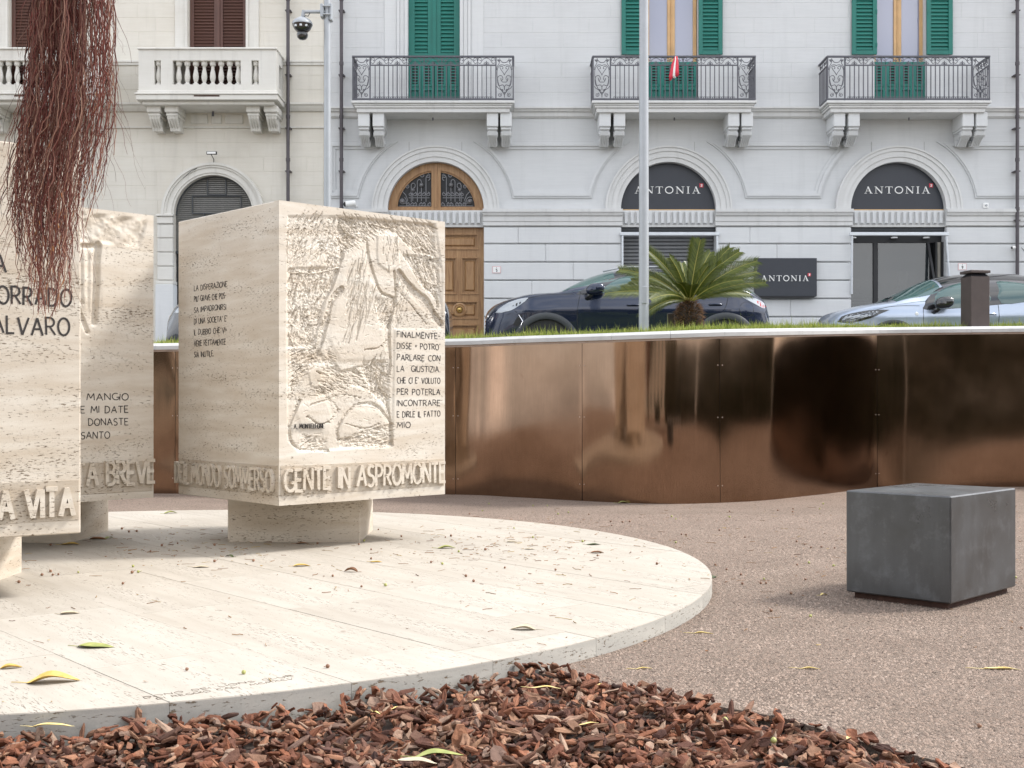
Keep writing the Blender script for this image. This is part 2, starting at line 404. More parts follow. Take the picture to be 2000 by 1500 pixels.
M['coping'] = plaster('coping_marble', (.40, .40, .39), (.52, .52, .51), .4)
M['copingback'] = simple('coping_bed', (.42, .33, .27), .7, 0, .1)
def leafmat(name, a, b2):
    m, nt, b = new_mat(name); v = coords(nt); f = noise(nt, v, 25, 4); c = mix(nt, ramp(nt, f, [(.35, 0.), (.65, 1.)]), a, b2)
    nt.links.new(c, b.inputs['Base Color']); b.inputs['Roughness'].default_value = .45; return m
M['leafyellow'] = leafmat('yellow_dead_leaf', (.50, .30, .06), (.62, .46, .14)); M['leafgreen'] = leafmat('green_fallen_leaf', (.20, .24, .06), (.38, .38, .12))
M['leafbrown'] = leafmat('brown_dead_leaf', (.20, .09, .04), (.33, .17, .08)); M['leafpale'] = leafmat('pale_dry_leaf', (.45, .38, .27), (.60, .52, .38))
M['leafdark'] = leafmat('dark_green_leaf', (.04, .06, .02), (.09, .11, .03)); M['petal'] = leafmat('yellow_petal', (.68, .52, .16), (.78, .66, .34))
M['berrybrown'] = leafmat('brown_fig', (.17, .08, .045), (.30, .17, .10)); M['berrygreen'] = leafmat('green_fig', (.30, .31, .08), (.42, .42, .16))
# ------------------------------------------------------------------ hand cut capital letters (strokes on a unit grid)
def ar(cx, cy, rx, ry, a0, a1, n=10): return arc(cx, cy, rx, a0, a1, n, ry)
GL = {
 'A': (.56, [[(0, 0), (.28, 1), (.56, 0)], [(.10, .36), (.46, .36)]]),
 'B': (.46, [[(0, 0), (0, 1), (.22, 1)]+ar(.22, .77, .20, .23, 90, -90, 8)+[(0, .54)], [(.22, .54)]+ar(.22, .27, .23, .27, 90, -90, 8)+[(0, 0)]]),
 'C': (.50, [ar(.34, .5, .33, .5, 60, 300, 14)]),
 'D': (.50, [[(0, 0), (0, 1), (.14, 1)]+ar(.14, .5, .34, .5, 90, -90, 12)+[(0, 0)]]),
 'E': (.40, [[(.40, 1), (0, 1), (0, 0), (.40, 0)], [(0, .52), (.33, .52)]]),
 'F': (.38, [[(.38, 1), (0, 1), (0, 0)], [(0, .52), (.32, .52)]]),
 'G': (.54, [ar(.34, .5, .33, .5, 60, 330, 14)+[(.62, .40), (.40, .40)]]),
 'H': (.48, [[(0, 0), (0, 1)], [(.48, 0), (.48, 1)], [(0, .52), (.48, .52)]]),
 'I': (.02, [[(0, 0), (0, 1)]]),
 'L': (.36, [[(0, 1), (0, 0), (.36, 0)]]),
 'M': (.66, [[(0, 0), (.08, 1), (.33, .28), (.58, 1), (.66, 0)]]),
 'N': (.50, [[(0, 0), (0, 1), (.50, 0), (.50, 1)]]),
 'O': (.56, [ar(.28, .5, .29, .5, 90, 450, 20)]),
 'P': (.44, [[(0, 0), (0, 1), (.20, 1)]+ar(.20, .74, .22, .26, 90, -90, 8)+[(0, .48)]]),
 'R': (.46, [[(0, 0), (0, 1), (.20, 1)]+ar(.20, .74, .22, .26, 90, -90, 8)+[(0, .48)], [(.18, .48), (.46, 0)]]),
 'S': (.42, [ar(.23, .76, .20, .24, 40, 270, 9)+ar(.20, .26, .21, .26, 90, -140, 9)]),
 'T': (.50, [[(0, 1), (.50, 1)], [(.25, 1), (.25, 0)]]),
 'U': (.48, [[(0, 1), (0, .28)]+ar(.24, .28, .24, .28, 180, 360, 8)+[(.48, 1)]]),
 'V': (.54, [[(0, 1), (.27, 0), (.54, 1)]]),
 'X': (.5, [[(0, 0), (.5, 1)], [(0, 1), (.5, 0)]]),
 'Z': (.46, [[(0, 1), (.46, 1), (0, 0), (.46, 0)]]),
 '-': (.24, [[(0, .5), (.24, .5)]]), '=': (.22, [[(0, .58), (.22, .58)], [(0, .38), (.22, .38)]]),
 '.': (.06, [[(0, 0), (.05, .07)]]), "'": (.08, [[(.06, 1.05), (0, .82)]]), ' ': (.30, []), '*': (.05, [[(0, .45), (.05, .55)]]),
 '5': (.4, [[(.38, 1), (.06, 1), (.03, .56)]+ar(.19, .32, .20, .32, 120, -150, 10)]),
 '7': (.4, [[(0, 1), (.4, 1), (.12, 0)]]),
 '9': (.4, [ar(.2, .7, .19, .28, 0, 360, 12), [(.39, .7), (.36, .3), (.2, 0), (.06, .02)]]),
 '2': (.4, [ar(.2, .72, .19, .27, 170, -20, 8)+[(0, 0), (.42, 0)]]),
}
def strip(pts, w):
    """mitred ribbon around a polyline -> left / right point lists"""
    P = [Vector((p[0], p[1])) for p in pts]; q = [P[0]]
    for p in P[1:]:
        if (p-q[-1]).length > 1e-5: q.append(p)
    P = q; closed = (P[0]-P[-1]).length < 1e-4
    Lf, Rt = [], []
    n = len(P)
    for i in range(n):
        if closed: a = P[i-1] if i > 0 else P[n-2]; c = P[i+1] if i < n-1 else P[1]
        else: a = P[max(i-1, 0)]; c = P[min(i+1, n-1)]
        d1 = (P[i]-a); d2 = (c-P[i])
        if d1.length < 1e-6: d1 = d2.copy()
        if d2.length < 1e-6: d2 = d1.copy()
        d1.normalize(); d2.normalize(); n1 = Vector((-d1.y, d1.x)); n2 = Vector((-d2.y, d2.x)); m = n1+n2
        if m.length < 1e-3: m = n1.copy()
        m.normalize(); k = 1/max(m.dot(n1), .35); k = k if k < 1.5 else 1.05
        Lf.append(P[i]+m*(w/2*k)); Rt.append(P[i]-m*(w/2*k))
    return Lf, Rt
def split_acute(st):
    out = []
    for s in st:
        cur = [s[0]]
        for i in range(1, len(s)):
            cur.append(s[i])
            if i < len(s)-1:
                a = Vector((s[i][0]-s[i-1][0], s[i][1]-s[i-1][1])); c = Vector((s[i+1][0]-s[i][0], s[i+1][1]-s[i][1]))
                if a.length > 0 and c.length > 0 and a.normalized().dot(c.normalized()) < -.15: out.append(cur); cur = [s[i]]
        out.append(cur)
    return [c for c in out if sum(math.dist(c[i], c[i+1]) for i in range(len(c)-1)) > .02]
def letters(mb, text, P, u0, u1, z, cap, sw, th, back=-.002, jitter=0.0, slant=0.0, seed=1, each=None):
    """text between u0 and u1 on baseline z; P(u,v,n) -> xyz; th = how far the letters stand out"""
    rr = random.Random(seed); gap = .17 if sw < .015 else .13
    tot = sum(GL[c][0]+gap for c in text)-gap; sx = (u1-u0-sw)/tot; u = u0+sw/2; k = 0
    for c in text:
        if each: mb = MB()
        wd, st = GL[c]; dz = rr.uniform(-1, 1)*jitter*cap; sl = slant+rr.uniform(-1, 1)*jitter
        for s in split_acute(st):
            pts = [(u+(p[0]+sl*(p[1]-.5))*sx, z+dz+sw/2+p[1]*(cap-sw)) for p in s]
            Lf, Rt = strip(pts, sw*rr.uniform(.9, 1.1)); t = th+k*th*.012 if th > .003 else th+k*.00008; k = (k+1) % 8
            n = len(Lf); vs = []
            for q in (Lf, Rt): vs += [P(p.x, p.y, t) for p in q]
            for q in (Lf, Rt): vs += [P(p.x, p.y, back) for p in q]
            fs = []
            for i in range(n-1):
                fs += [(n+i, n+i+1, i+1, i), (i, i+1, 2*n+i+1, 2*n+i), (3*n+i, 3*n+i+1, n+i+1, n+i)]
            fs += [(0, 2*n, 3*n, n), (n-1, 2*n-1, 4*n-1, 3*n-1)]
            mb.add(vs, fs)
        if each and mb.f: mb.build(*each)
        u += (wd+gap)*sx
    return mb

# ------------------------------------------------------------------ plaza ground, mulch bed
DISC_C = (-2.475, 7.51); DISC_R = 3.66; DISC_Z = .078
bed_edge = [G(1045, 1309), G(1360, 1372), G(1540, 1404), G(1700, 1454), G(1888, 1500)]
e0, e1 = bed_edge[0], bed_edge[-1]; ddir = (e1-bed_edge[1]).normalized()
bed_edge = [(p.x, p.y) for p in bed_edge]+[(e1.x+ddir.x*1.2, e1.y+ddir.y*1.2)]
def disc_pt(a, r=DISC_R): return (DISC_C[0]+r*math.cos(R(a)), DISC_C[1]+r*math.sin(R(a)))
a_e = math.degrees(math.atan2(bed_edge[0][1]-DISC_C[1], bed_edge[0][0]-DISC_C[0]))
a_l = -150
bed_arc = [disc_pt(a_l+(a_e-a_l)*i/40, DISC_R-.05) for i in range(41)]
bed_poly = bed_arc+bed_edge[1:]+[(2.2, 1.2), (-6.5, 1.2)]
mb = MB()
gp = [(-60, -60), (60, -60), (60, 15.6), (-60, 15.6)]
mb.poly(gp, [bed_poly[::-1]], lambda u, w, d: (u, w, d), 0.0, -.09, False)
ground = mb.build('plaza_ground', M['gravel'], kind='structure')
for o in [MB().poly(bed_poly, [], lambda u, w, d: (u, w, d), -.040, -.1, False).build('mulch_bed', M['soil'], kind='structure')]:
    bed = o
ORG[bed.name] = Vector((0, 0, 0))
def inside(p, poly):
    c = False; j = len(poly)-1
    for i in range(len(poly)):
        if (poly[i][1] > p[1]) != (poly[j][1] > p[1]) and p[0] < (poly[j][0]-poly[i][0])*(p[1]-poly[i][1])/(poly[j][1]-poly[i][1])+poly[i][0]: c = not c
        j = i
    return c
def inpoly_np(u, v, poly):
    c = np.zeros(u.shape, bool); j = len(poly)-1
    for i in range(len(poly)):
        xi, yi = poly[i]; xj, yj = poly[j]
        if yi != yj: c ^= ((yi > v) != (yj > v)) & (u < (xj-xi)*(v-yi)/(yj-yi)+xi)
        j = i
    return c
def chip(seed, mb=None, scale=1.0):
    rr = random.Random(seed); L = rr.uniform(.017, .036); Wd = L*rr.uniform(.35, .85); T = rr.uniform(.0025, .0065)
    if rr.random() < .25: L *= 1.35; Wd *= .6
    n = 7; ring = []
    for k in range(n):
        a = 2*math.pi*(k+rr.uniform(-.3, .3))/n; ring.append((L*math.cos(a)*rr.uniform(.6, 1.25), Wd*math.sin(a)*rr.uniform(.55, 1.3)))
    bend = rr.uniform(-.5, .6); vs = []
    for (s, zz) in ((.86, -T), (1.0, -T*.15), (.96, T*.5), (.6, T)):
        for (x, y) in ring: vs.append((x*s, y*s, zz+bend*(y*s)**2/Wd+rr.uniform(-.5, .5)*T))
    vs.append((0, 0, T*rr.uniform(.8, 1.3)))
    fs = [tuple(range(n-1, -1, -1))]
    for j in range(3):
        for k in range(n): fs.append((j*n+k, j*n+(k+1) % n, (j+1)*n+(k+1) % n, (j+1)*n+k))
    for k in range(n): fs.append((3*n+k, 3*n+(k+1) % n, 4*n))
    return vs, fs
chips = [chip(100+i) for i in range(28)]
rr = random.Random(3); places = []
for i in range(19500):
    y = 2.9+(rr.random()**.9)*2.6; x = rr.uniform(-2.6, 1.9)
    if not inside((x, y), bed_poly): continue
    if math.hypot(x-DISC_C[0], y-DISC_C[1]) < DISC_R+.012: continue
    if abs(x) > y*.47: continue
    edge = max(0.0, 1-abs((math.hypot(x-DISC_C[0], y-DISC_C[1])-DISC_R))/.12)
    hill = .018*math.sin(x*5.1+1)*math.cos(y*6.3)+.012*math.sin(x*13+y*9)
    z = -.012+hill+rr.uniform(-.022, .028)+.018*edge*(1 if x > -.9 else .3)
    # nearer to the gravel edge the chips thin out
    e = min(math.dist((x, y), (bed_edge[k][0]+(bed_edge[k+1][0]-bed_edge[k][0])*t_/8, bed_edge[k][1]+(bed_edge[k+1][1]-bed_edge[k][1])*t_/8)) for k in range(5) for t_ in range(9))
    if e < .12: z += .012*(1-e/.12)
    if e < .004: continue
    places.append((x, y, z, rr.uniform(0, 6.28), rr.gauss(0, .48), rr.gauss(0, .48), rr.choice([rr.uniform(.5, .95), rr.uniform(.9, 1.4)]), rr.randrange(28)))
places.sort(key=lambda p: -p[6]*(1+p[2]*20)/p[1])
chip_me = []
for i, (vs, fs) in enumerate(chips):
    me = bpy.data.meshes.new('bark_chip'); me.from_pydata(vs, [], fs); me.materials.append(M['bark']); me.update(); chip_me.append(me)
for p in places[:300]:
    o = link('bark_chip', chip_me[p[7]], bed); o.location = p[:3]; o.rotation_euler = (p[4], p[5], p[3]); o.scale = (p[6],)*3
V = []; Fc = []; base = 0
from mathutils import Euler
np_ch = [(np.array(v), f) for v, f in chips]
for p in places[300:]:
    vv, ff = np_ch[p[7]]; m = np.array(Euler((p[4], p[5], p[3])).to_matrix())*p[6]
    V.append(vv@m.T+np.array(p[:3])); Fc += [[base+k for k in q] for q in ff]; base += len(vv)
me = bpy.data.meshes.new('bark_chips'); me.from_pydata(np.concatenate(V), [], Fc); me.materials.append(M['bark']); me.update()
tag(link('bark_chips', me, bed), kind='stuff')

# coarse grains of the resin gravel, real where the camera can tell them apart
rs = np.random.RandomState(4); N_ = 150000
gy = 3.3+(rs.rand(N_)**1.5)*8.2; gx = rs.uniform(-.5, .5, N_)*gy*.96+.0
keep = (np.hypot(gx-DISC_C[0], gy-DISC_C[1]) > DISC_R+.004) & ~inpoly_np(gx, gy, bed_poly) & (gx > -.6)
gx, gy = gx[keep], gy[keep]; n_ = len(gx)
sz = rs.uniform(.0028, .0068, n_)*(1+.04*gy); az_ = rs.rand(n_)*6.28; hh = rs.uniform(.25, .75, n_)*sz
base_ = np.array([[1, 0, 0], [.1, .8, 0], [-.9, .2, 0], [-.2, -.85, 0], [.15, .05, 1]])
vx_ = base_[None, :, 0]*sz[:, None]*rs.uniform(.7, 1.3, (n_, 5)); vy_ = base_[None, :, 1]*sz[:, None]*rs.uniform(.7, 1.3, (n_, 5))
ca_, sa_ = np.cos(az_)[:, None], np.sin(az_)[:, None]
P3 = np.stack([gx[:, None]+vx_*ca_-vy_*sa_, gy[:, None]+vx_*sa_+vy_*ca_, base_[None, :, 2]*hh[:, None]+np.array([-.0006, -.0006, -.0006, -.0006, .0006])[None, :]], -1).reshape(-1, 3)
fb_ = np.array([[0, 1, 4], [1, 2, 4], [2, 3, 4], [3, 0, 4]]); F3 = (fb_[None]+(np.arange(n_)*5)[:, None, None]).reshape(-1, 3)
me = bpy.data.meshes.new('gravel_grains'); me.vertices.add(len(P3)); me.vertices.foreach_set('co', P3.ravel()); me.loops.add(F3.size); me.loops.foreach_set('vertex_index', F3.ravel())
me.polygons.add(len(F3)); me.polygons.foreach_set('loop_start', np.arange(0, F3.size, 3)); me.polygons.foreach_set('loop_total', np.full(len(F3), 3)); me.materials.append(M['grain']); me.update(calc_edges=True)
tag(link('gravel_grains', me, ground), kind='stuff')

# ------------------------------------------------------------------ round travertine platform of slabs
M['slab_edge'] = travertine('platform_edge', (.36, .35, .32), (.50, .48, .43), small=1.6, pit=.64)
plat = MB()
plat.lathe([(DISC_R-.03, -.1), (DISC_R-.03, DISC_Z-.02)], (DISC_C[0], DISC_C[1], 0), 96)
platform = plat.build('platform', M['joint'], kind='structure')
circ = [disc_pt(360*i/144) for i in range(144)]
def clip(poly, pts_convex):
    out = poly
    for i in range(len(pts_convex)):
        a = pts_convex[i]; b = pts_convex[(i+1) % len(pts_convex)]; inp = out; out = []
        if not inp: break
        side = lambda p: (b[0]-a[0])*(p[1]-a[1])-(b[1]-a[1])*(p[0]-a[0])
        for j in range(len(inp)):
            p, q = inp[j], inp[(j+1) % len(inp)]; sp, sq = side(p), side(q)
            if sp >= 0: out.append(p)
            if (sp >= 0) != (sq >= 0):
                t = sp/(sp-sq); out.append((p[0]+(q[0]-p[0])*t, p[1]+(q[1]-p[1])*t))
    return out
th = R(-49); ux, uy = math.cos(th), math.sin(th); vx, vy = -uy, ux
rr = random.Random(21); wdt = .62; g = .0008
for r_ in range(-7, 7):
    t = -4.4+rr.uniform(0, 1.2)
    while t < 4.2:
        ln = rr.choice([1.15, 1.3, 1.0, 1.5]); b0, b1 = r_*wdt+g, (r_+1)*wdt-g
        quad = [(t+g, b0), (t+ln-g, b0), (t+ln-g, b1), (t+g, b1)]
        q = [(DISC_C[0]+a*ux+b*vx, DISC_C[1]+a*uy+b*vy) for a, b in quad]
        c = clip(q, circ); t += ln
        if len(c) < 3: continue
        cl = [c[0]]
        for p in c[1:]:
            if math.hypot(p[0]-cl[-1][0], p[1]-cl[-1][1]) > 1e-4: cl.append(p)
        A = .5*sum(cl[i][0]*cl[(i+1) % len(cl)][1]-cl[(i+1) % len(cl)][0]*cl[i][1] for i in range(len(cl)))
        if A < .004: continue
        # local mesh frame turned with the slab so the veins run along the boards
        cx = sum(p[0] for p in cl)/len(cl); cy = sum(p[1] for p in cl)/len(cl)
        loc = [((p[0]-cx)*ux+(p[1]-cy)*uy, (p[0]-cx)*vx+(p[1]-cy)*vy) for p in cl]
        dz = rr.uniform(-.0008, .0008); m_ = MB()
        n = len(loc); ins = [(p[0]*(1-.0018/max(.05, math.hypot(*p))), p[1]*(1-.0018/max(.05, math.hypot(*p)))) for p in loc]
        vs = [(p[0], p[1], -DISC_Z-.08) for p in loc]+[(p[0], p[1], -.004) for p in loc]+[(p[0], p[1], 0) for p in ins]
        fs = [(j*n+i, j*n+(i+1) % n, (j+1)*n+(i+1) % n, (j+1)*n+i) for j in (0, 1) for i in range(n)]+[tuple(range(2*n, 3*n))]
        m_.add(vs, fs); m_.mi = [1]*n+[0]*(len(fs)-n); me = m_.mesh('slab', [M['slab'][rr.randrange(3)], M['slab_edge']])
        o = link('slab', me, platform); o.location = (cx, cy, DISC_Z+dz); o.rotation_euler = (0, 0, th)
# faint inscription cut in the slab near the front edge
A0, A1 = G(283, 1364, DISC_Z), G(575, 1321, DISC_Z); U = (A1-A0).normalized(); Vv = Vector((-U.y, U.x, 0))
ins = MB(); PF = lambda u, v, n: A0+U*u+Vv*v+Vector((0, 0, n))
letters(ins, 'DONO DEI LIONS CLUB', PF, 0, (A1-A0).length, 0, .026, .0018, .0012, -.001, .08)
letters(ins, 'DI REGGIO CAL.  MCMXCV', PF, .03, (A1-A0).length-.02, -.044, .026, .0018, .0012, -.001, .08, seed=5)
ins.build('inscription', simple('worn_engraving', (.16, .13, .10), .9), platform)

# ------------------------------------------------------------------ travertine blocks
M['tooled'] = travertine('tooled_shade_travertine', (.40, .33, .25), (.52, .47, .40), small=1.9, pit=.62)  # tooled ground, darkened: shade around the raised letters is put into its colour
ZB, HB = .40, 1.99
def face_u(px, N, U):
    k = (px-1000)/F; u = (k*N[1]-N[0])/(U[0]-k*U[1]); return u, N[1]+u*U[1]
def make_block(label, rot, N, a, b, relief=None):
    t = thing('travertine_block', label, 'monument', (N[0], N[1], 0), R(rot), 'inscribed travertine blocks of the monument', local=True)
    U = (math.cos(R(rot)), math.sin(R(rot))); Vx = (-U[1], U[0])
    body = MB(); e = .006
    z0, z1 = ZB, ZB+HB
    if relief is None: body.box(0, a, 0, b, z0, z1, e)
    else:
        body.box(0, a, .05, b, z0, z1, e)
        nu, nv = 320, 450
        uu = np.linspace(0, 1, nu+1); vv = np.linspace(0, 1, nv+1); UU, VV = np.meshgrid(uu, vv)
        H = relief(UU*a, VV*HB)
        H[:, [0, -1]] = 0.0; H[[0, -1], :] = 0.0
        Xx = UU*(a); Yy = -H; Zz = z0+VV*HB
        pts = np.stack([Xx, Yy, Zz], -1).reshape(-1, 3); w = nu+1
        body.add([tuple(p) for p in pts], [(j*w+i, j*w+i+1, (j+1)*w+i+1, (j+1)*w+i) for j in range(nv) for i in range(nu)])
        # skirts joining the carved sheet to the body
        bt = [(a*i/nu, 0, z0) for i in range(nu+1)]
        body.add([(0, 0, z0), (a, 0, z0), (a, .052, z0), (0, .052, z0)], [(0, 3, 2, 1)])
        body.add([(0, 0, z1), (a, 0, z1), (a, .052, z1), (0, .052, z1)], [(0, 1, 2, 3)])
        body.add([(0, 0, z0), (0, .058, z0), (0, .058, z1), (0, 0, z1)], [(0, 3, 2, 1)])
        body.add([(a, 0, z0), (a, .058, z0), (a, .058, z1), (a, 0, z1)], [(0, 1, 2, 3)])
    o = body.build('block', M['trav_relief'] if relief else M['trav'], t)
    return t, U, Vx
def seg_dist(u, v, pts):
    d = np.full(u.shape, 9.0)
    for (x0, y0), (x1, y1) in zip(pts[:-1], pts[1:]):
        dx, dy = x1-x0, y1-y0; L2 = dx*dx+dy*dy+1e-9
        t = np.clip(((u-x0)*dx+(v-y0)*dy)/L2, 0, 1); d = np.minimum(d, np.hypot(u-x0-t*dx, v-y0-t*dy))
    return d
def sm(x): x = np.clip(x, 0, 1); return x*x*(3-2*x)
def inpoly(u, v, poly):
    c = np.zeros(u.shape, bool); j = len(poly)-1
    for i in range(len(poly)):
        xi, yi = poly[i]; xj, yj = poly[j]
        if yi != yj: c ^= ((yi > v) != (yj > v)) & (u < (xj-xi)*(v-yi)/(yj-yi)+xi)
        j = i
    return c
def polymask(u, v, poly, soft):
    d = seg_dist(u, v, list(poly)+[poly[0]]); s = np.where(inpoly(u, v, poly), d, -d); return sm(s/soft*.5+.5)
def vnoise(u, v, f, seed):
    rs = np.random.RandomState(seed); n = 128; T = rs.rand(n, n)
    x = u*f; y = v*f; xi = np.floor(x).astype(int); yi = np.floor(y).astype(int); fx_ = sm(x-xi); fy_ = sm(y-yi)
    g = lambda i, j: T[(xi+i) % n, (yi+j) % n]
    return (g(0, 0)*(1-fx_)*(1-fy_)+g(1, 0)*fx_*(1-fy_)+g(0, 1)*(1-fx_)*fy_+g(1, 1)*fx_*fy_)-.5
# the relief: rough-tooled ground, bare branching trunks and rounded boulders
RN = ((545-1000)*7.93/F, 7.93); RROT = 43.5; RA = 1.415; RB = 1.34
def rp(cx, cy):       # enlarged-crop pixel -> (u,v) on the right face
    px, py = 340+cx*.4667, 380+cy*.4667
    u, d = face_u(px, RN, (math.cos(R(RROT)), math.sin(R(RROT)))); return (u, Z(py, d)-ZB)
def relief_right(u, v):
    P = lambda L: [rp(*q) for q in L]
    H = np.zeros(u.shape); rr = random.Random(88); UU_, VV_ = u[0, :], v[:, 0]
    area = P([(478, 90), (700, 90), (1095, 125), (1125, 330), (1122, 560), (925, 560), (915, 1055), (620, 1070), (520, 1075), (478, 1030), (472, 600)])
    am = polymask(u, v, area, .012)
    wob = .012*vnoise(u, v, 7, 3)+.006*vnoise(u, v, 19, 4)
    fine = vnoise(u, v, 70, 11)+.7*vnoise(u, v, 140, 12); rough = vnoise(u, v, 28, 13)+.8*fine
    H -= am*(.007-.0016*fine)
    masks = []
    def reg(poly, depth, amp, ang, nscr=0, sl=.05, soft=.012):
        nonlocal H
        m = polymask(u+wob, v+wob*.7, P(poly), soft)*am; H = H+m*(depth+rough*amp*.7); masks.append((P(poly), ang, nscr, sl))
    def step(poly, hgt, soft=.01):
        nonlocal H
        m = polymask(u+wob, v+wob*.5, P(poly), soft); H = H*(1-m)+m*(hgt+.0008*fine-.004)
    # flat raised forms with crisp edges: a leaning trunk and boulders
    step([(715, 290), (800, 225), (815, 340), (850, 400), (905, 440), (880, 560), (890, 660), (800, 690), (700, 700), (650, 600), (680, 430)], .003, .02)
    step([(848, 168), (938, 172), (948, 290), (905, 325), (855, 285)], .004)
    step([(560, 710), (630, 700), (662, 760), (640, 820), (575, 800)], .003)
    step([(505, 900), (560, 865), (640, 860), (668, 930), (655, 1000), (540, 985)], .002, .02)
    step([(700, 950), (760, 900), (860, 905), (900, 960), (880, 1000), (700, 1010)], .002, .02)
    step([(940, 560-200), (1000, 430), (1060, 500), (1115, 560), (940, 560)], .001, .015)
    reg([(480, 90), (620, 80), (640, 240), (560, 300), (480, 300)], -.003, .001, 52, 190, .07)
    reg([(650, 90), (780, 110), (760, 200), (690, 290), (630, 300)], -.006, .010, 70, 120, .05)
    reg([(690, 90), (1090, 120), (1095, 260), (1000, 235), (930, 160), (850, 160), (790, 210), (690, 240)], -.010, .012, -40, 300, .07)
    reg([(478, 310), (700, 300), (640, 420), (590, 640), (480, 640)], -.012, .010, 60, 320, .06)
    reg([(490, 650), (600, 640), (640, 700), (560, 740), (490, 860)], -.008, .008, 30, 120, .05)
    reg([(650, 650), (700, 740), (900, 690), (905, 860), (760, 800), (600, 850)], -.010, .008, -20, 190, .06)
    reg([(840, 430), (925, 440), (905, 560), (860, 540)], -.008, .003, 50, 90, .07)
    reg([(790, 700), (880, 690), (905, 900), (830, 830)], -.010, .003, 80, 110, .09)
    reg([(930, 330), (1000, 400), (960, 520), (930, 560)], -.004, .002, 65, 60, .06)
    reg([(960, 250), (1110, 270), (1115, 460), (1040, 380)], -.012, .010, -65, 150, .06)
    reg([(720, 330), (800, 260), (815, 380), (860, 430), (800, 560), (720, 600)], .0, .002, 74, 110, .16)
    reg([(850, 170), (940, 175), (948, 290), (900, 320)], .0, .001, 85, 30, .08)
    reg([(820, 980), (915, 960), (915, 1060), (700, 1060), (700, 1030)], -.008, .009, 10, 110, .05)
    reg([(540, 1000), (640, 1020), (640, 1070), (530, 1060)], -.006, .006, 20, 60, .04)
    def groove(L, w, dep, txt=.0, side=0):
        nonlocal H
        pts = [tuple(p) for p in smooth_pts(P(L), 4)]; d = seg_dist(u+wob*.9, v+wob*.9, pts)
        wv = w*(1+.9*vnoise(u, v, 9, 21)); prof = sm((wv-d)/(.0055)+.5); H = H*(1-prof)+prof*(-dep+rough*(txt+.004))
        if nscr_groove: masks.append((None, pts, w, .03))
    nscr_groove = True
    groove([(712, 240), (680, 330), (640, 420), (600, 510)], .017, .026, .006)
    groove([(705, 395), (660, 450), (630, 560), (600, 670), (575, 690)], .020, .022, .008)
    groove([(555, 400), (560, 520), (590, 640)], .018, .018, .01)
    groove([(810, 190), (818, 260), (845, 350), (870, 410), (920, 432)], .010, .022)
    groove([(925, 320), (932, 430), (905, 560), (908, 720), (880, 800), (905, 920), (915, 1045)], .009, .024, .003)
    groove([(945, 320), (1000, 390), (1060, 450), (1120, 540)], .022, .028, .004)
    groove([(1060, 260), (1085, 340), (1100, 420), (1105, 470)], .014, .022, .006)
    groove([(650, 690), (700, 755), (780, 750), (840, 690)], .008, .016, .004)
    groove([(530, 860), (490, 950), (490, 1020), (530, 1065), (645, 1070)], .010, .018, .003)
    groove([(640, 850), (690, 900), (660, 940)], .007, .010)
    groove([(690, 1025), (688, 975), (730, 910), (790, 875), (860, 890), (915, 960)], .011, .018, .003)
    groove([(700, 1025), (800, 1010), (870, 1030), (915, 1050)], .007, .012, .006)
    groove([(575, 880), (640, 860), (700, 840), (780, 850)], .006, .010)
    for L in ([(480, 400), (475, 250), (480, 130)], [(560, 100), (600, 170), (625, 230)], [(650, 100), (635, 170), (625, 230)], [(500, 330), (600, 325), (700, 305)], [(700, 120), (740, 180), (730, 230)], [(820, 120), (900, 140), (960, 120)],
              [(520, 880), (500, 800), (540, 740)], [(600, 740), (640, 760)], [(720, 960), (800, 980), (860, 960)],
              [(960, 420), (1010, 480), (1060, 540)], [(1020, 270), (1040, 340), (1070, 400)], [(480, 560), (520, 700), (500, 780)], [(560, 930), (610, 960), (650, 950)], [(900, 600), (860, 640), (800, 650)], [(850, 740), (870, 800), (900, 850)]):
        groove(L, .0045, .010, .0)
    # chisel strokes, short and directed, cut one by one
    du, dv = UU_[1]-UU_[0], VV_[1]-VV_[0]
    def scratch(cx, cy, ang, ln, w, dep):
        dx, dy = math.cos(ang)*ln/2, math.sin(ang)*ln/2; pad = w*2
        i0_, i1_ = int(max(0, (min(cx-dx, cx+dx)-pad)/du)), int(min(len(UU_)-1, (max(cx-dx, cx+dx)+pad)/du)+1)
        j0_, j1_ = int(max(0, (min(cy-dy, cy+dy)-pad)/dv)), int(min(len(VV_)-1, (max(cy-dy, cy+dy)+pad)/dv)+1)
        if i1_ <= i0_ or j1_ <= j0_: return
        su, sv = u[j0_:j1_, i0_:i1_], v[j0_:j1_, i0_:i1_]; d = seg_dist(su, sv, [(cx-dx, cy-dy), (cx+dx, cy+dy)]); H[j0_:j1_, i0_:i1_] -= dep*np.clip(1-d/w, 0, 1)
    for poly, ang, nscr, sl in masks:
        if poly is None:
            for _ in range(int(len(ang)*3)):
                q = rr.choice(ang); scratch(q[0]+rr.gauss(0, nscr*.6), q[1]+rr.gauss(0, nscr*.6), rr.uniform(-.8, .8), rr.uniform(.01, .03), .004, rr.uniform(.002, .006))
            continue
        xs_ = [q[0] for q in poly]; ys_ = [q[1] for q in poly]; k = 0
        while k < nscr:
            q = (rr.uniform(min(xs_), max(xs_)), rr.uniform(min(ys_), max(ys_)))
            if not inside(q, poly): k += .3; continue
            scratch(q[0], q[1], R(ang)+rr.gauss(0, .16), sl*rr.uniform(.4, 1.3), rr.uniform(.004, .008), rr.uniform(.0025, .0075)); k += 1
    for _ in range(120):
        q = rp(rr.uniform(500, 900), rr.uniform(300, 1040)); scratch(q[0], q[1], rr.uniform(-.6, .9), rr.uniform(.02, .06), .0045, rr.uniform(.001, .004))
    return H
t, U, Vx = make_block('tan and white travertine block carved with a rough relief, nearest the bronze wall', RROT, RN, RA, RB, relief_right)
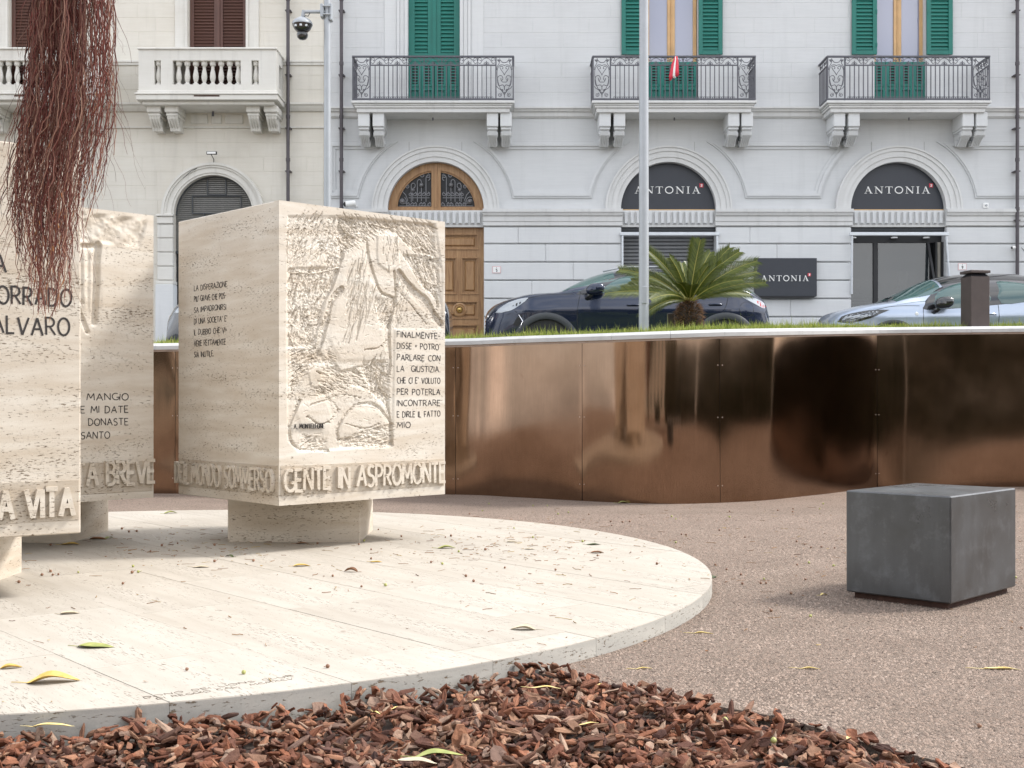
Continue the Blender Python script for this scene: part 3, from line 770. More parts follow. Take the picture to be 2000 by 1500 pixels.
Pr = lambda u, v, n: (u, -n, v)
def Pl(b): return lambda s, v, n: (-n, b-s, v)
def textline(mb, s, P, fn, px0, px1, pyb, cap, sw, th, jit=.04, seed=1, each=None):
    u0, d0 = fn(px0); u1, d1 = fn(px1); letters(mb, s, P, u0, u1, Z(pyb, d0), cap, sw, th, -.004, jit, 0, seed, each)
fr = lambda px: face_u(px, RN, U)
mb = MB(); bl = [659, 681, 704, 726, 749, 771.5, 793.5, 815.5, 836.5]
for i, s in enumerate(['FINALMENTE-', "DISSE = POTRO'", 'PARLARE CON', 'LA  GIUSTIZIA.', "CHE CI E' VOLUTO", 'PER POTERLA', 'INCONTRARE', 'E DIRLE IL FATTO', 'MIO']):
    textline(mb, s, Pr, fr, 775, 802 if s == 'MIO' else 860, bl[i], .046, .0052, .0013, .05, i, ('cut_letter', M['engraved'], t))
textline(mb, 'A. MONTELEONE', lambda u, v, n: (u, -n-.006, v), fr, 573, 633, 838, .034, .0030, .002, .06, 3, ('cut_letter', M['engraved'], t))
mb = MB(); textline(mb, 'GENTE IN ASPROMONTE', Pr, fr, 550, 868, 962.5, .160, .0205, .024, .03, 4, ('raised_letter', M['trav'], t))
def fl(px): # along the left face: s from the far left corner
    u, d = face_u(px, RN, Vx); return RB-u, d
mb = MB(); bl = [569, 590, 611.5, 633.5, 655, 677, 698.5]; rx = [444, 442, 442, 444, 443, 441, 418]
for i, s in enumerate(['LA DISPERAZIONE', "PIU' GRAVE CHE POS-", 'SA IMPADRONIRSI', "DI UNA SOCIETA' E'", 'IL DUBBIO CHE VI=', 'VERE RETTAMENTE', 'SIA INUTILE.']):
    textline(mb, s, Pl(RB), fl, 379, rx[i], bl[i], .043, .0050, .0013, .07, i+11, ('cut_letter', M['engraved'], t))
mb = MB(); u0, d0 = fl(347); u1, _ = fl(538)
letters(mb, 'DEL MONDO SOMMERSO', Pl(RB), u0-.01, u1-.005, Z(962, 7.98), .157, .0185, .024, -.004, .03, 0, 9, ('raised_letter', M['trav'], t))
mb = MB(); zb_ = Z(962.5, 7.98); mb.box(.01, RA-.01, -.0025, .02, zb_-.02, zb_+.178, .002); mb.build('tooled_shade_band', M['tooled'], t)
mb = MB(); mb.box(-.0025, .02, .01, RB-.01, zb_-.02, zb_+.178, .002); mb.build('tooled_shade_band', M['tooled'], t)
# pedestal under the block (set square to the plaza)
def pedestal(t, x0, x1, y0, y1, org, rot):
    m_ = MB(); m_.box(x0, x1, y0, y1, DISC_Z-.004, ZB+.004, .004)
    c, s = math.cos(-rot), math.sin(-rot)
    m_.v = [((x-org[0])*c-(y-org[1])*s, (x-org[0])*s+(y-org[1])*c, z) for x, y, z in m_.v]
    m_.build('pedestal', M['trav'], t)
pedestal(t, -2.02, -1.08, 8.66, 9.46, RN, R(RROT))
# middle block
def relief_mid(u, v):
    H = np.zeros(u.shape); am = polymask(u, v, [(.08, .95), (.96, .95), (1.02, 1.30), (1.0, 1.80), (.9, 1.94), (.08, 1.94)], .03)
    rough = vnoise(u, v, 22, 31)+.5*vnoise(u, v, 50, 32); wob = .02*vnoise(u, v, 5, 33)
    H -= am*(.008-rough*.004)
    top = polymask(u+wob, v, [(.5, 1.78), (1.32, 1.76), (1.36, 1.95), (.5, 1.95)], .02)
    st = np.sin((u*.8-v*.6)*42+3*vnoise(u, v, 6, 5)); H += top*(-.008+st*.012+rough*.01)
    for pts, w, dp in (([(.35, 1.72), (1.0, 1.73)], .02, .03), ([(1.0, 1.74), (1.0, 1.5), (.98, 1.22)], .026, .034), ([(.55, 1.62), (.8, 1.45), (.93, 1.15)], .02, .024),
                       ([(.5, 1.35), (.75, 1.15), (.8, 1.0)], .018, .02), ([(.7, 1.7), (.74, 1.5), (.9, 1.35)], .014, .018)):
        d = seg_dist(u+wob, v+wob, pts); H = np.minimum(H, H*sm(d/w-.2)-dp*sm(1.2-d/w))
    ph = polymask(u, v, [(.62, 1.68), (.97, 1.70), (.95, 1.3)], .04); H += ph*(.008+.006*np.sin(u*120))
    return H
MROT = 45.0; MA = 1.415; MN = (-2.53-MA*math.cos(R(MROT)), 8.60-MA*math.sin(R(MROT)))
t, U, Vx = make_block('travertine block standing half hidden between the two other blocks, with MANGIO cut in it', MROT, MN, MA, MA, relief_mid)
fr = lambda px: face_u(px, MN, U)
mb = MB()
for i, (s, a, b, y) in enumerate([('MANGIO', 169, 251, 782.5), ('E MI DATE', 157, 251, 807.5), ('DONASTE', 172, 251, 832), ('SANTO', 157.5, 215, 858)]):
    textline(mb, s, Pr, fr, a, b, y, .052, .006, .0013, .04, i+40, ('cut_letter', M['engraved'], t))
mb = MB(); textline(mb, 'VITA BREVE', Pr, fr, 112, 302.5, 955, .176, .023, .024, .02, 44, ('raised_letter', M['trav'], t))
MB().box(.01, MA-.01, -.0025, .02, Z(955, 8.5)-.02, Z(955, 8.5)+.195, .002).build('tooled_shade_band', M['tooled'], t)
pedestal(t, -4.1, -3.12, 8.62, 9.42, MN, R(MROT))
# left block
LROT = 34.5; LA = 1.415; LN = (-2.24-LA*math.cos(R(LROT)), 6.33-LA*math.sin(R(LROT)))
t, U, Vx = make_block('white travertine block cut by the left edge, lettered CORRADO ALVARO, behind the hanging roots', LROT, LN, LA, LA)
fr = lambda px: face_u(px, LN, U)
mb = MB()
for i, (s, a, b, y) in enumerate([('A', -15, 14, 532), ('CORRADO', -32, 141, 593), ('ALVARO', -18, 137, 653)]):
    textline(mb, s, Pr, fr, a, b, y, .098, .0105, .0014, .05, i+60, ('cut_letter', M['engraved'], t))
mb = MB(); textline(mb, 'LA VITA', Pr, fr, -32, 146, 1020.5, .166, .023, .026, .015, 66, ('raised_letter', M['trav'], t))
MB().box(.01, LA-.01, -.0025, .02, Z(1020.5, 6)-.02, Z(1020.5, 6)+.19, .002).build('tooled_shade_band', M['tooled'], t)
pedestal(t, -3.8, -2.88, 6.28, 7.16, LN, R(LROT))

# ------------------------------------------------------------------ dark granite seat
NS = G(1857, 1193); d0 = NS.y*1.0
t = thing('stone_stool', 'dark grey granite cube stool on a rusty steel plinth, on the gravel', 'stool', (NS.x, NS.y, 0), R(45.5), local=True)
sa, sb = .83, .60; hz = .034
m_ = MB(); m_.box(0, sa, 0, sb, hz, .592, .007); m_.build('seat', M['granite'], t)
m_ = MB(); m_.box(.035, sa-.035, .035, sb-.035, 0, hz, .0); m_.build('plinth', M['rust'], t)
# ------------------------------------------------------------------ curved bronze wall with coping
# control: picture column, foot row (gives the distance), top row of the sheet
WC = [(-500, 963, 692), (0, 963.5, 689), (305, 964, 685), (600, 965.5, 680), (890, 966, 676), (1000, 971, 672), (1137, 978.5, 668), (1230, 983, 665), (1320, 984.5, 662),
      (1406, 982, 659), (1500, 977, 657), (1600, 966, 655), (1713, 953.5, 653), (1850, 951.3, 651.5), (2000, 951, 650), (2200, 952, 648), (2500, 955, 644), (3100, 962, 640)]
wp = []
for px, fy, ty in WC:
    p = G(px, fy); wp.append((p.x, p.y, Z(ty, p.y)))
wl = [Vector(p) for p in smooth_pts(wp, 16)]
cum = [0]
for a, b in zip(wl[:-1], wl[1:]): cum.append(cum[-1]+math.hypot(b.x-a.x, b.y-a.y))
def wat(s):
    x = float(np.interp(s, cum, [p.x for p in wl])); y = float(np.interp(s, cum, [p.y for p in wl])); z = float(np.interp(s, cum, [p.z for p in wl]))
    return x, y, z
def wnorm(s):
    a = wat(s-.15); b = wat(s+.15); tx, ty = b[0]-a[0], b[1]-a[1]; l = math.hypot(tx, ty); return ty/l, -tx/l   # towards the plaza
def s_of_px(px):
    best = min(range(len(wl)), key=lambda i: abs(1000+wl[i].x*F/wl[i].y-px)); return cum[best]
wall = thing('bronze_wall', 'long curved retaining wall clad in polished bronze sheets below a pale stone coping', 'wall', (wat(s_of_px(1137))[0], wat(s_of_px(1137))[1], 0))
seams = [s_of_px(p) for p in (-330, -90, 120, 340, 615, 893, 1137, 1406, 1713, 2040, 2400, 2720, 3050)]
rr = random.Random(12)
for i in range(len(seams)-1):
    a, b = seams[i]+.0025, seams[i+1]-.0025; ph = [rr.uniform(0, 6.28) for _ in range(6)]; am = rr.uniform(.8, 1.2)
    def fn(u, v):
        s = a+(b-a)*u; x, y, zt = wat(s); nx, ny = wnorm(s); z = -.02+v*(zt+.02)
        ed = math.sin(math.pi*u)**.5
        w = am*(.0110*math.sin(2.4*z+ph[0]+1.6*math.sin(1.1*s+ph[2]))*ed+.0022*math.sin(5.2*z+ph[1]+1.6*u)*ed)
        w += .018*(1-v)**3*math.sin(s*2.3+ph[5])*.5
        return (x+nx*w, y+ny*w, z)
    MB().grid(fn, 48, 48).build('bronze_sheet', M['copper'], wall, smooth=True)
bk = MB()
bk.grid(lambda u, v: (lambda q, n: (q[0]-n[0]*.03, q[1]-n[1]*.03, -.05+v*(q[2]+.04)))(wat(u*cum[-1]), wnorm(u*cum[-1])), 160, 1)
bk.build('backing', M['dark'], wall)
bl_ = MB()
for s in seams:
    for zz in (.18, .9, 1.45): 
        x, y, _ = wat(s); nx, ny = wnorm(s)
        for q in (-.028, .028): bl_.lathe([(.006, -.004), (.005, -.001)], (x+nx*.004+ny*q, y+ny*.004-nx*q, zz), 6, 'y')
tag(bl_.build('rivet', M['copingback'], wall), kind='stuff')
# stone coping, one stone after another
cs = [s_of_px(p) for p in (-330, -160, 0, 160, 305, 450, 640, 830, 1010, 1195, 1308, 1412, 1560, 1713, 1893, 2070, 2250, 2400, 2600, 2830, 3050)]
prof = [(-.03, -.012), (.012, -.012), (.012, .010), (.040, .010), (.042, .052), (.034, .058), (-.012, .086), (-.26, .092), (-.26, -.012)]
for a, b in zip(cs[:-1], cs[1:]):
    a += .0015; b -= .0015; n = 10; vs = []; m_ = MB()
    for i in range(n+1):
        s = a+(b-a)*i/n; x, y, zt = wat(s); nx, ny = wnorm(s)
        for (o_, h) in prof: vs.append((x+nx*o_, y+ny*o_, zt+h))
    k = len(prof); fs = []
    for i in range(n):
        for j in range(k): j2 = (j+1) % k; fs.append((i*k+j, i*k+j2, (i+1)*k+j2, (i+1)*k+j))
    fs += [tuple(range(k-1, -1, -1)), tuple(range(n*k, (n+1)*k))]
    m_.add(vs, fs, 0); m_.mi = [0]*len(m_.f)
    for i in range(n):
        for j in (0, 1, 8): m_.mi[i*k+j] = 1
    m_.build('coping_stone', [M['coping'], M['copingback']], wall)

# ------------------------------------------------------------------ lawn bank, street and pavement behind the wall
ZS = 1.51; YK = 20.0
lw = MB()
def lawnz(x, y):
    s = float(np.interp(x, [p.x for p in wl], cum)); q = wat(s); t = (y-q[1])/(16.1-q[1])
    return (q[2]+.10)*(1-sm(t))+ZS*sm(t)+.0 if 0 <= t <= 1 else (q[2]+.10 if t < 0 else ZS)
n = 160; vs = []
for i in range(n+1):
    s = cum[-1]*i/n; x, y, zt = wat(s); nx, ny = wnorm(s); x -= nx*.24; y -= ny*.24
    for j in range(9): t = j/8; yy = y+(16.15-y)*t; vs.append((x, yy, (zt+.074)*(1-sm(t))+ZS*sm(t)+.004))
lw.add(vs, [(i*9+j, (i+1)*9+j, (i+1)*9+j+1, i*9+j+1) for i in range(n) for j in range(8)])
lw.build('lawn', M['lawn'], smooth=True, kind='structure')
rr = random.Random(5); V = []; Fc = []
xs_w = [p.x for p in wl]; b = 0
def add_blade(x, y, z, h, w, a, lean):
    global b
    dx, dy = math.cos(a)*w, math.sin(a)*w; lx, ly = lean
    V.extend([(x-dx, y-dy, z), (x+dx, y+dy, z), (x+dx*.6+lx*.4, y+dy*.6+ly*.4, z+h*.6), (x-dx*.6+lx*.4, y-dy*.6+ly*.4, z+h*.6), (x+lx, y+ly, z+h)])
    Fc.extend([(b, b+1, b+2, b+3), (b+3, b+2, b+4)]); b += 5
for i in range(46000):
    s = rr.uniform(s_of_px(-40), cum[-1]*.93) if i % 9 else rr.uniform(s_of_px(870), s_of_px(2060)); x, y, zt = wat(s); nx, ny = wnorm(s); t = rr.random()**1.6; of = .20+t*.9
    x -= nx*of; y -= ny*of
    cl = .75+.5*math.sin(x*3.1)*math.sin(x*7.7+y*5)
    h = rr.uniform(.018, .07)*(.6+.7*cl)*(1.7 if rr.random() < .12 else 1); 
    if rr.random() < .05: h *= 1.4
    add_blade(x, y, zt+.078, h, rr.uniform(.002, .004), rr.uniform(0, 3.14), (rr.gauss(0, .02), rr.gauss(0, .02)))
me = bpy.data.meshes.new('grass'); me.from_pydata(V, [], Fc); me.materials.append(M['grass']); me.update()
tag(link('grass', me), 'short yellow green grass growing along the top of the bronze wall', 'grass', kind='stuff')
MB().box(-40, 50, 16.1, YK, ZS-.3, ZS).build('street', M['asphalt'], kind='structure')
MB().box(-40, 50, YK, 22.5, ZS-.3, ZS+.12, .02).build('pavement', M['pave'], kind='structure')

# ------------------------------------------------------------------ facades: measured in picture columns/rows on the plane y=22
D = 22.0; K = D/F
fx = lambda px: (px-1000)*K
fz = lambda py: HC+(HY-py)*K
ZP = ZS+.12
def PR(px0, px1, py0, py1): return (fx(px0), fx(px1), fz(max(py0, py1)), fz(min(py0, py1)))
def fbox(mb, px0, px1, py0, py1, ya, yb, bev=0): mb.box(fx(px0), fx(px1), ya, yb, fz(py0), fz(py1), bev); return mb
def archpoly(cx, cy, r, foot, n=40): # px based opening outline: half circle above a rectangle
    a = [(fx(cx)+r*K*math.cos(R(t)), fz(cy)+r*K*math.sin(R(t))) for t in np.linspace(0, 180, n)]
    return a+[(fx(cx-r), foot), (fx(cx+r), foot)]
def halfdisc(cx, cy, r, n=40): return [(fx(cx)+r*K*math.cos(R(t)), fz(cy)+r*K*math.sin(R(t))) for t in np.linspace(0, 180, n)]
def ring(cx, cy, r0, r1, n=44, a0=0, a1=180):
    A = [(fx(cx)+r1*K*math.cos(R(t)), fz(cy)+r1*K*math.sin(R(t))) for t in np.linspace(a0, a1, n)]
    B = [(fx(cx)+r0*K*math.cos(R(t)), fz(cy)+r0*K*math.sin(R(t))) for t in np.linspace(a1, a0, n)]
    return A+B
grey = thing('palazzo', 'pale grey plastered palazzo with green shutters and iron balconies', 'building', (fx(1300), 22.2, ZP))
cream = thing('palazzo', 'cream stone palazzo on the left with brown shutters and a stone balcony', 'building', (fx(400), 22.2, ZP))
GX0, GX1, TOPY = 634, 2900, -330
DOOR = (851, 410, 95); A2 = (1305.5, 409.5, 93); A3 = (1754, 409.5, 93)
def winhole(px0, px1, pyb): return [(fx(px0), fz(pyb)), (fx(px1), fz(pyb)), (fx(px1), fz(-190)), (fx(px0), fz(-190))]
outer = [(fx(GX0), ZP-.1), (fx(GX1), ZP-.1), (fx(GX1), fz(TOPY)), (fx(GX0), fz(TOPY))]
# openings reach the foot of the wall: keep a 6 cm sill so they stay holes
holes = [archpoly(DOOR[0], DOOR[1], 94, ZP+.03)[::1], archpoly(A2[0], A2[1], A2[2], ZP+.05), archpoly(A3[0], A3[1], A3[2], ZP+.05), winhole(797, 898, 197), winhole(1262, 1364, 197), winhole(1708, 1808, 197)]
MB().fpoly(outer, holes, D, D+.42, True).build('wall', M['plaster'], grey)
MB().box(fx(GX0), fx(GX1), D+1.6, D+1.7, ZP, fz(TOPY)).build('back_wall', M['dark'], grey)
MB().box(fx(GX0), fx(GX1), D+.421, D+1.6, fz(206), fz(230)).build('floor_slab', M['dark'], grey)
# ashlar: rows of stones with staggered joints, cut round rectangles (px) and above arches
def stones(parent, mat, x0, x1, y0, y1, rowh, ln, blocked, y_front, seed, gap=.6, arch=None, bev=.004, off=0):
    rr = random.Random(seed); r = 0; yb = y1
    while yb > y0+2:
        yt = max(yb-rowh, y0); xs = [x0]; x = x0+(ln*.5 if (r+off) % 2 else ln)*rr.uniform(.9, 1.05)
        while x < x1-ln*.3: xs.append(x); x += ln*rr.uniform(.92, 1.08)
        xs.append(x1)
        for a, b_ in zip(xs[:-1], xs[1:]):
            segs = [(a, b_)]
            for (bx0, bx1, by0, by1) in blocked:
                if yt+1 < by1 and yb-1 > by0:
                    ns = []
                    for (p, q) in segs:
                        if q <= bx0 or p >= bx1: ns.append((p, q)); continue
                        if p < bx0: ns.append((p, bx0))
                        if q > bx1: ns.append((bx1, q))
                    segs = ns
            for (p, q) in segs:
                if q-p < 5: continue
                ar_hit = None
                if arch:
                    for (acx, acy, arad) in arch:
                        if q > acx-arad and p < acx+arad and yb > acy-arad and yt < acy: ar_hit = (acx, acy, arad)
                m_ = MB()
                if ar_hit is None:
                    m_.box(fx(p+gap), fx(q-gap), y_front, D+.01, fz(yb-gap), fz(yt+gap), bev)
                else:
                    acx, acy, arad = ar_hit; polys = []
                    N_ = 9; pts = []
                    for k in range(N_+1):
                        xx = p+gap+(q-p-2*gap)*k/N_; h = yb-gap
                        if abs(xx-acx) < arad: h = min(h, acy-math.sqrt(arad**2-(xx-acx)**2))
                        pts.append((xx, h))
                    run = []
                    for i_, (xx, h) in enumerate(pts+[(None, -1e9)]):
                        if xx is not None and h > yt+gap+.5: run.append((xx, h))
                        else:
                            if len(run) > 1 and run[-1][0]-run[0][0] > 4: polys.append(run)
                            run = []
                    for run in polys:
                        o_ = [(fx(xx), fz(h)) for xx, h in run]+[(fx(run[-1][0]), fz(yt+gap)), (fx(run[0][0]), fz(yt+gap))]
                        m_.fpoly(o_, [], y_front, D+.01)
                if m_.f: m_.build('stone', mat, parent)
        yb = yt; r += 1
stones(grey, M['plaster'], 641, 2880, -82, 211, 29.3, 115, [(751, 943, -400, 220), (1213, 1411, -400, 220), (1662, 1860, -400, 220)], D-.004, 4, .17)
# string course
def course(parent, mat, prof, px0, px1, name='string_course'):
    return MB().extx([(y, fz(py)) for y, py in prof], fx(px0), fx(px1)).build(name, mat, parent)
course(grey, M['trim'], [(D, 211), (D-.13, 211), (D-.13, 214.5), (D-.10, 216), (D-.09, 219), (D-.05, 221), (D-.05, 228), (D-.02, 231), (D, 231)][::-1], 641, 2880)
fbox(MB(), GX0, 641, TOPY, 640, D-.03, D+.4).build('corner_strip', M['plaster_l'], grey)
# faint joint line and frieze joints
mb = MB()
for (a, b_) in ((640, 700), (1000, 1160), (1465, 1610), (1920, 2880)): fbox(mb, a, b_, 276.3, 277.2, D-.004, D+.002)
mb.build('frieze_joint', M['joint'], grey)
# impost cornice between the openings, with moulded profile
ip = [(D, 410), (D-.15, 410), (D-.15, 416), (D-.13, 418), (D-.115, 422), (D-.085, 424), (D-.085, 433), (D-.07, 434), (D-.07, 441), (D-.045, 442.5), (D, 442.5)][::-1]
PIERS = [(641, 757), (945, 1213), (1398, 1661), (1847, 2880)]
for a, b_ in PIERS: course(grey, M['trim'], ip, a-2 if a > 650 else a, b_+2, 'impost')
# rusticated bands on the piers
for a, b_ in PIERS:
    y = 443.5
    for k in range(9):
        yb = y+35.6 if k else y+33.5; cuts = [a]
        if b_-a > 200: cuts.append(a+(b_-a)*(.25+.5*((k*7) % 5)/5))
        cuts.append(b_)
        for p, q in zip(cuts[:-1], cuts[1:]):
            MB().box(fx(p)+.001, fx(q)-.001, D-.055, D+.01, fz(min(yb, 733)-1.3), fz(y+1.3), .012).build('stone', M['plaster_l'], grey)
        y = yb
        if y > 728: break
# archivolts and door/shop arches
for (cx, cy, r) in (DOOR, A2, A3):
    r0 = 94 if cx == DOOR[0] else r
    for (ra, rb, yy) in ((r0, r0+9, .035), (r0+9, r0+20, .055), (r0+20, r0+27, .075), (r0+27, r0+30.5, .095)):
        MB().fpoly(ring(cx, cy, ra+(.0 if ra == r0 else .02), rb), [], D-yy, D+.0 if ra > r0 else D+.0).build('archivolt', M['trim'], grey)
    # vertical ends are closed by the impost; voussoir joint lines above the arch
    mb = MB()
    for dx in (-52, 51): fbox(mb, cx+dx-.4, cx+dx+.4, 277, 309, D-.004, D+.002)
    mb.build('voussoir_joint', M['joint'], grey)
# moulded panels between the arches
def panel(cl, cr, top=277, bot=387, left=None, right=None):
    """outline between two arches, r grows inwards"""
    def outline(k, r):
        t = top+k; b2 = bot-k; P_ = []
        def arcx(c, y, sgn):
            cx, cy = c[0], c[1]; dy = cy-y; return cx+sgn*math.sqrt(max(r*r-dy*dy, 1))
        ys = np.linspace(b2, t, 16)
        if cl is not None: L_ = [(arcx(cl, y, 1), y) for y in ys]
        else: L_ = [(left+k, b2), (left+k, t)]
        if cr is not None: R_ = [(arcx(cr, y, -1), y) for y in ys[::-1]]
        else: R_ = [(right-k, t), (right-k, b2)]
        return [(fx(x), fz(y)) for x, y in (L_+R_)][::-1]
    MB().fpoly(outline(0, 152), [outline(3.5, 155)], D-.026, D+.0).build('panel_frame', M['plaster'], grey)
    MB().fpoly(outline(3.5, 155), [outline(9, 161)], D-.045, D+.0).build('panel_frame', M['plaster'], grey)
    MB().fpoly(outline(9, 161), [outline(14.5, 167)], D-.020, D+.0).build('panel_frame', M['plaster'], grey)
panel(DOOR, A2); panel(A2, A3); panel(None, DOOR, left=641); panel(A3, None, right=2500)
# fluted lintels
for (cx, w2) in ((DOOR[0], 94), (A2[0], 93), (A3[0], 93)):
    m_ = MB(); fbox(m_, cx-w2+.1, cx+w2-.1, 410.5, 443, D+.012, D+.40); m_.build('lintel', M['trim'], grey)
    flm = MB(); n = 15
    w = fx(1)-fx(0); ww = 8.2*w; hh = fz(413.5)-fz(438.5)
    x0, x1 = -ww/2, ww/2
    vs = [(x0, 0, 0), (x1, 0, 0), (x1, 0, hh), (x0, 0, hh), (x0+ww*.22, -.05, hh*.10), (x1-ww*.22, -.05, hh*.10), (x1-ww*.12, -.05, hh*.97), (x0+ww*.12, -.05, hh*.97)]
    flm.add(vs, [(4, 5, 6, 7), (0, 1, 5, 4), (1, 2, 6, 5), (2, 3, 7, 6), (3, 0, 4, 7)])
    me = flm.mesh('lintel_block', M['plaster_l'])
    for i in range(n):
        o = link('lintel_block', me, grey); px = cx-w2+10+(2*w2-20)*i/(n-1)
        o.location = Vector((fx(px), D+.012, fz(438.5)))-ORG[grey.name]
# shop and door fittings -------------------------------------------------
M['sign2'] = M['sign']
SER = {  # serif capitals from filled strokes: (points, thickness) in units of cap height
 'A': (.86, [([(.12, .02), (.40, 1)], .055), ([(.38, 1), (.72, .02)], .14), ([(.20, .36), (.58, .36)], .05), ([(0, .02), (.27, .02)], .045), ([(.56, .02), (.88, .02)], .045)]),
 'N': (.92, [([(.14, .02), (.14, .98)], .055), ([(.12, .97), (.78, .03)], .14), ([(.78, .02), (.78, .98)], .055), ([(0, .02), (.29, .02)], .045), ([(0, .98), (.20, .98)], .045), ([(.63, .98), (.93, .98)], .045)]),
 'T': (.76, [([(.38, .02), (.38, .98)], .13), ([(.02, .97), (.74, .97)], .05), ([(.02, .98), (.02, .78)], .04), ([(.74, .98), (.74, .78)], .04), ([(.22, .02), (.54, .02)], .045)]),
 'O': (.90, [(ar(.44, .5, .40, .47, 90, 270, 14), .11), (ar(.44, .5, .40, .47, -90, 90, 14), .11)]),
 'I': (.36, [([(.17, .02), (.17, .98)], .13), ([(.02, .02), (.32, .02)], .045), ([(.02, .98), (.32, .98)], .045)])}
def antonia(px0, px1, pyt, pyb, y, parent, sq=True):
    K2 = y/F; cap = (pyb-pyt)*K2; z = Z(pyb, y); tot = sum(SER[c][0] for c in 'ANTONIA')+.24*6; x = X(px0, y); sx = (X(px1, y)-x)/tot; 
    k = 0
    for c in 'ANTONIA':
        m_ = MB(); wd, st = SER[c]
        for pts, w in st:
            Lf, Rt = strip([(x+p[0]*sx, z+p[1]*cap) for p in pts], w*cap*1.15); n = len(Lf); th_ = y-.010-k*.0002; k = (k+1) % 6
            vs = [(p.x, th_, p.y) for p in Lf]+[(p.x, th_, p.y) for p in Rt]+[(p.x, y+.001, p.y) for p in Lf]+[(p.x, y+.001, p.y) for p in Rt]; fs = []
            for i in range(n-1): fs += [(n+i, n+i+1, i+1, i), (i, i+1, 2*n+i+1, 2*n+i), (3*n+i, 3*n+i+1, n+i+1, n+i)]
            fs += [(0, 2*n, 3*n, n), (n-1, 2*n-1, 4*n-1, 3*n-1)]
            m_.add(vs, fs)
        m_.build('letter', M['white'], parent); x += (wd+.24)*sx
    if sq:
        s0 = px1-1.5; q = 7.5 if pyb-pyt > 12 else 6.0; m_ = MB(); m_.box(X(s0, y), X(s0+q, y), y-.009, y+.001, Z(pyt+1.5, y), Z(pyt+1.5-q, y)); rs = m_.build('red_square', M['red'], parent)
        m_ = MB(); cap2 = q*.68*K2; P_ = lambda u, v, n: (u, y-.009-n, v)
        letters(m_, '2', P_, X(s0+q*.24, y), X(s0+q*.82, y), Z(pyt+1.5-q*.16, y), cap2, .012, .0016, -.0); m_.build('numeral', M['white'], rs)
for (c, nm) in ((A2, 'semicircular black shop sign in the middle arch, partly behind the lamp post'), (A3, 'semicircular black shop sign over the open right-hand shop')):
    t = thing('shop_sign', nm, 'sign', (fx(c[0]), D+.10, fz(410)))
    MB().fpoly(halfdisc(c[0], c[1], 92.6), [], D+.10, D+.15, True).build('board', M['sign'], t)
    fbox(MB(), c[0]-92, c[0]+92, 407.6, 409.3, D+.075, D+.10).build('sill_strip', M['pinewood'], t)
    antonia(c[0]-66, c[0]+62, 364.5, 378, D+.10, t)
t = thing('shop_sign', 'rectangular charcoal wall sign reading ANTONIA, right of the palm', 'sign', (fx(1535), D-.06, fz(579)))
y = D-.17
MB().box(X(1474.5, y), X(1595.5, y), y, D-.056, Z(578.5, y), Z(504, y), .004).build('board', M['sign'], t)
MB().box(X(1479, y), X(1591, y), y+.004, D-.07, Z(581, y), Z(578.8, y)).build('lower_lip', M['black'], t)
antonia(1487, 1579, 538, 549, y, t)
# middle shop: rolled shutter of slats
fr_ = MB(); fbox(fr_, A2[0]-93, A2[0]+93, 443.2, 452, D+.2, D+.36); fr_.build('roller_box', M['black'], grey)
sl_ = MB(); sl_.add([(fx(1213), 0, 0), (fx(1398), 0, 0), (fx(1398), -.022, .012), (fx(1213), -.022, .012), (fx(1398), -.022, .048), (fx(1213), -.022, .048), (fx(1398), 0, .066), (fx(1213), 0, .066)],
       [(0, 1, 2, 3), (3, 2, 4, 5), (5, 4, 6, 7)])
M['slat'] = simple('dark_metal_slat', (.17, .175, .18), .5, .3, .1)
me = sl_.mesh('shutter_slat', M['slat']); z = ZP+.05; 
while z < fz(452):
    o = link('shutter_slat', me, grey); o.location = Vector((0, D+.26, z))-ORG[grey.name]; z += .067
fbox(MB(), 1213, 1398, 443, 735, D+.30, D+.34).build('shutter_backing', M['black'], grey)
# awning frames
def awning(label, px0, px1, py, foot, out, spread):
    t = thing('awning_frame', label, 'awning', (fx((px0+px1)/2), D-.1, fz(py))); yb = D-out
    MB().box(X(px0, yb), X(px1, yb), yb, yb+.06, Z(py+3.5, yb), Z(py-3.5, yb), .01).build('front_bar', M['alu'], t)
    for sx_, px in ((1, px0+5), (-1, px1-5)):
        MB().tube([(X(px, yb), yb+.03, Z(py+2, yb)), (fx(px-sx_*spread), D-.08, fz(foot))], .02, 6).build('arm', M['alu'], t)
    MB().tube([(fx(px0+4), D+.1, fz(447)), (fx(px1-4), D+.1, fz(447))], .045, 10).build('roller', M['clad'], t)
awning('white awning frame over the closed shop, behind the lamp post and palm', 1211, 1406, 456.5, 575, .12, 1)
awning('white awning frame folded over the open right-hand shop window', 1660, 1854, 456.5, 575, .22, 4)
# right shop: black frame, panes, door leaf, mannequins
sh = MB(); fbox(sh, 1661, 1847, 443.2, 471, D+.22, D+.36)
for a, b_ in ((1661, 1665), (1713, 1722)): fbox(sh, a, b_, 471.01, 735, D+.22, D+.30)
fbox(sh, 1831, 1835, 471.01, 735, D+.1, D+.34); fbox(sh, 1843, 1846.8, 471.01, 735, D+.1, D+.34)
sh.build('shop_frame', M['black'], grey)
fbox(MB(), 1835.2, 1842.8, 471.01, 735, D+.16, D+.3).build('door_jamb', simple('beige_jamb', (.45, .42, .36), .6), grey)
fbox(MB(), 1665, 1713, 471, 735, D+.25, D+.262).build('shop_window', M['shopglass'], grey)
fbox(MB(), 1722, 1824, 471, 735, D+.25, D+.262).build('shop_window', M['shopglass'], grey)
m_ = MB(); m_.tube([(fx(1821), D+.24, fz(471)), (fx(1826), D+.05, fz(545)), (fx(1829), D+.0, fz(640))], .03, 4); m_.build('open_door_edge', M['black'], grey)
m_ = MB()
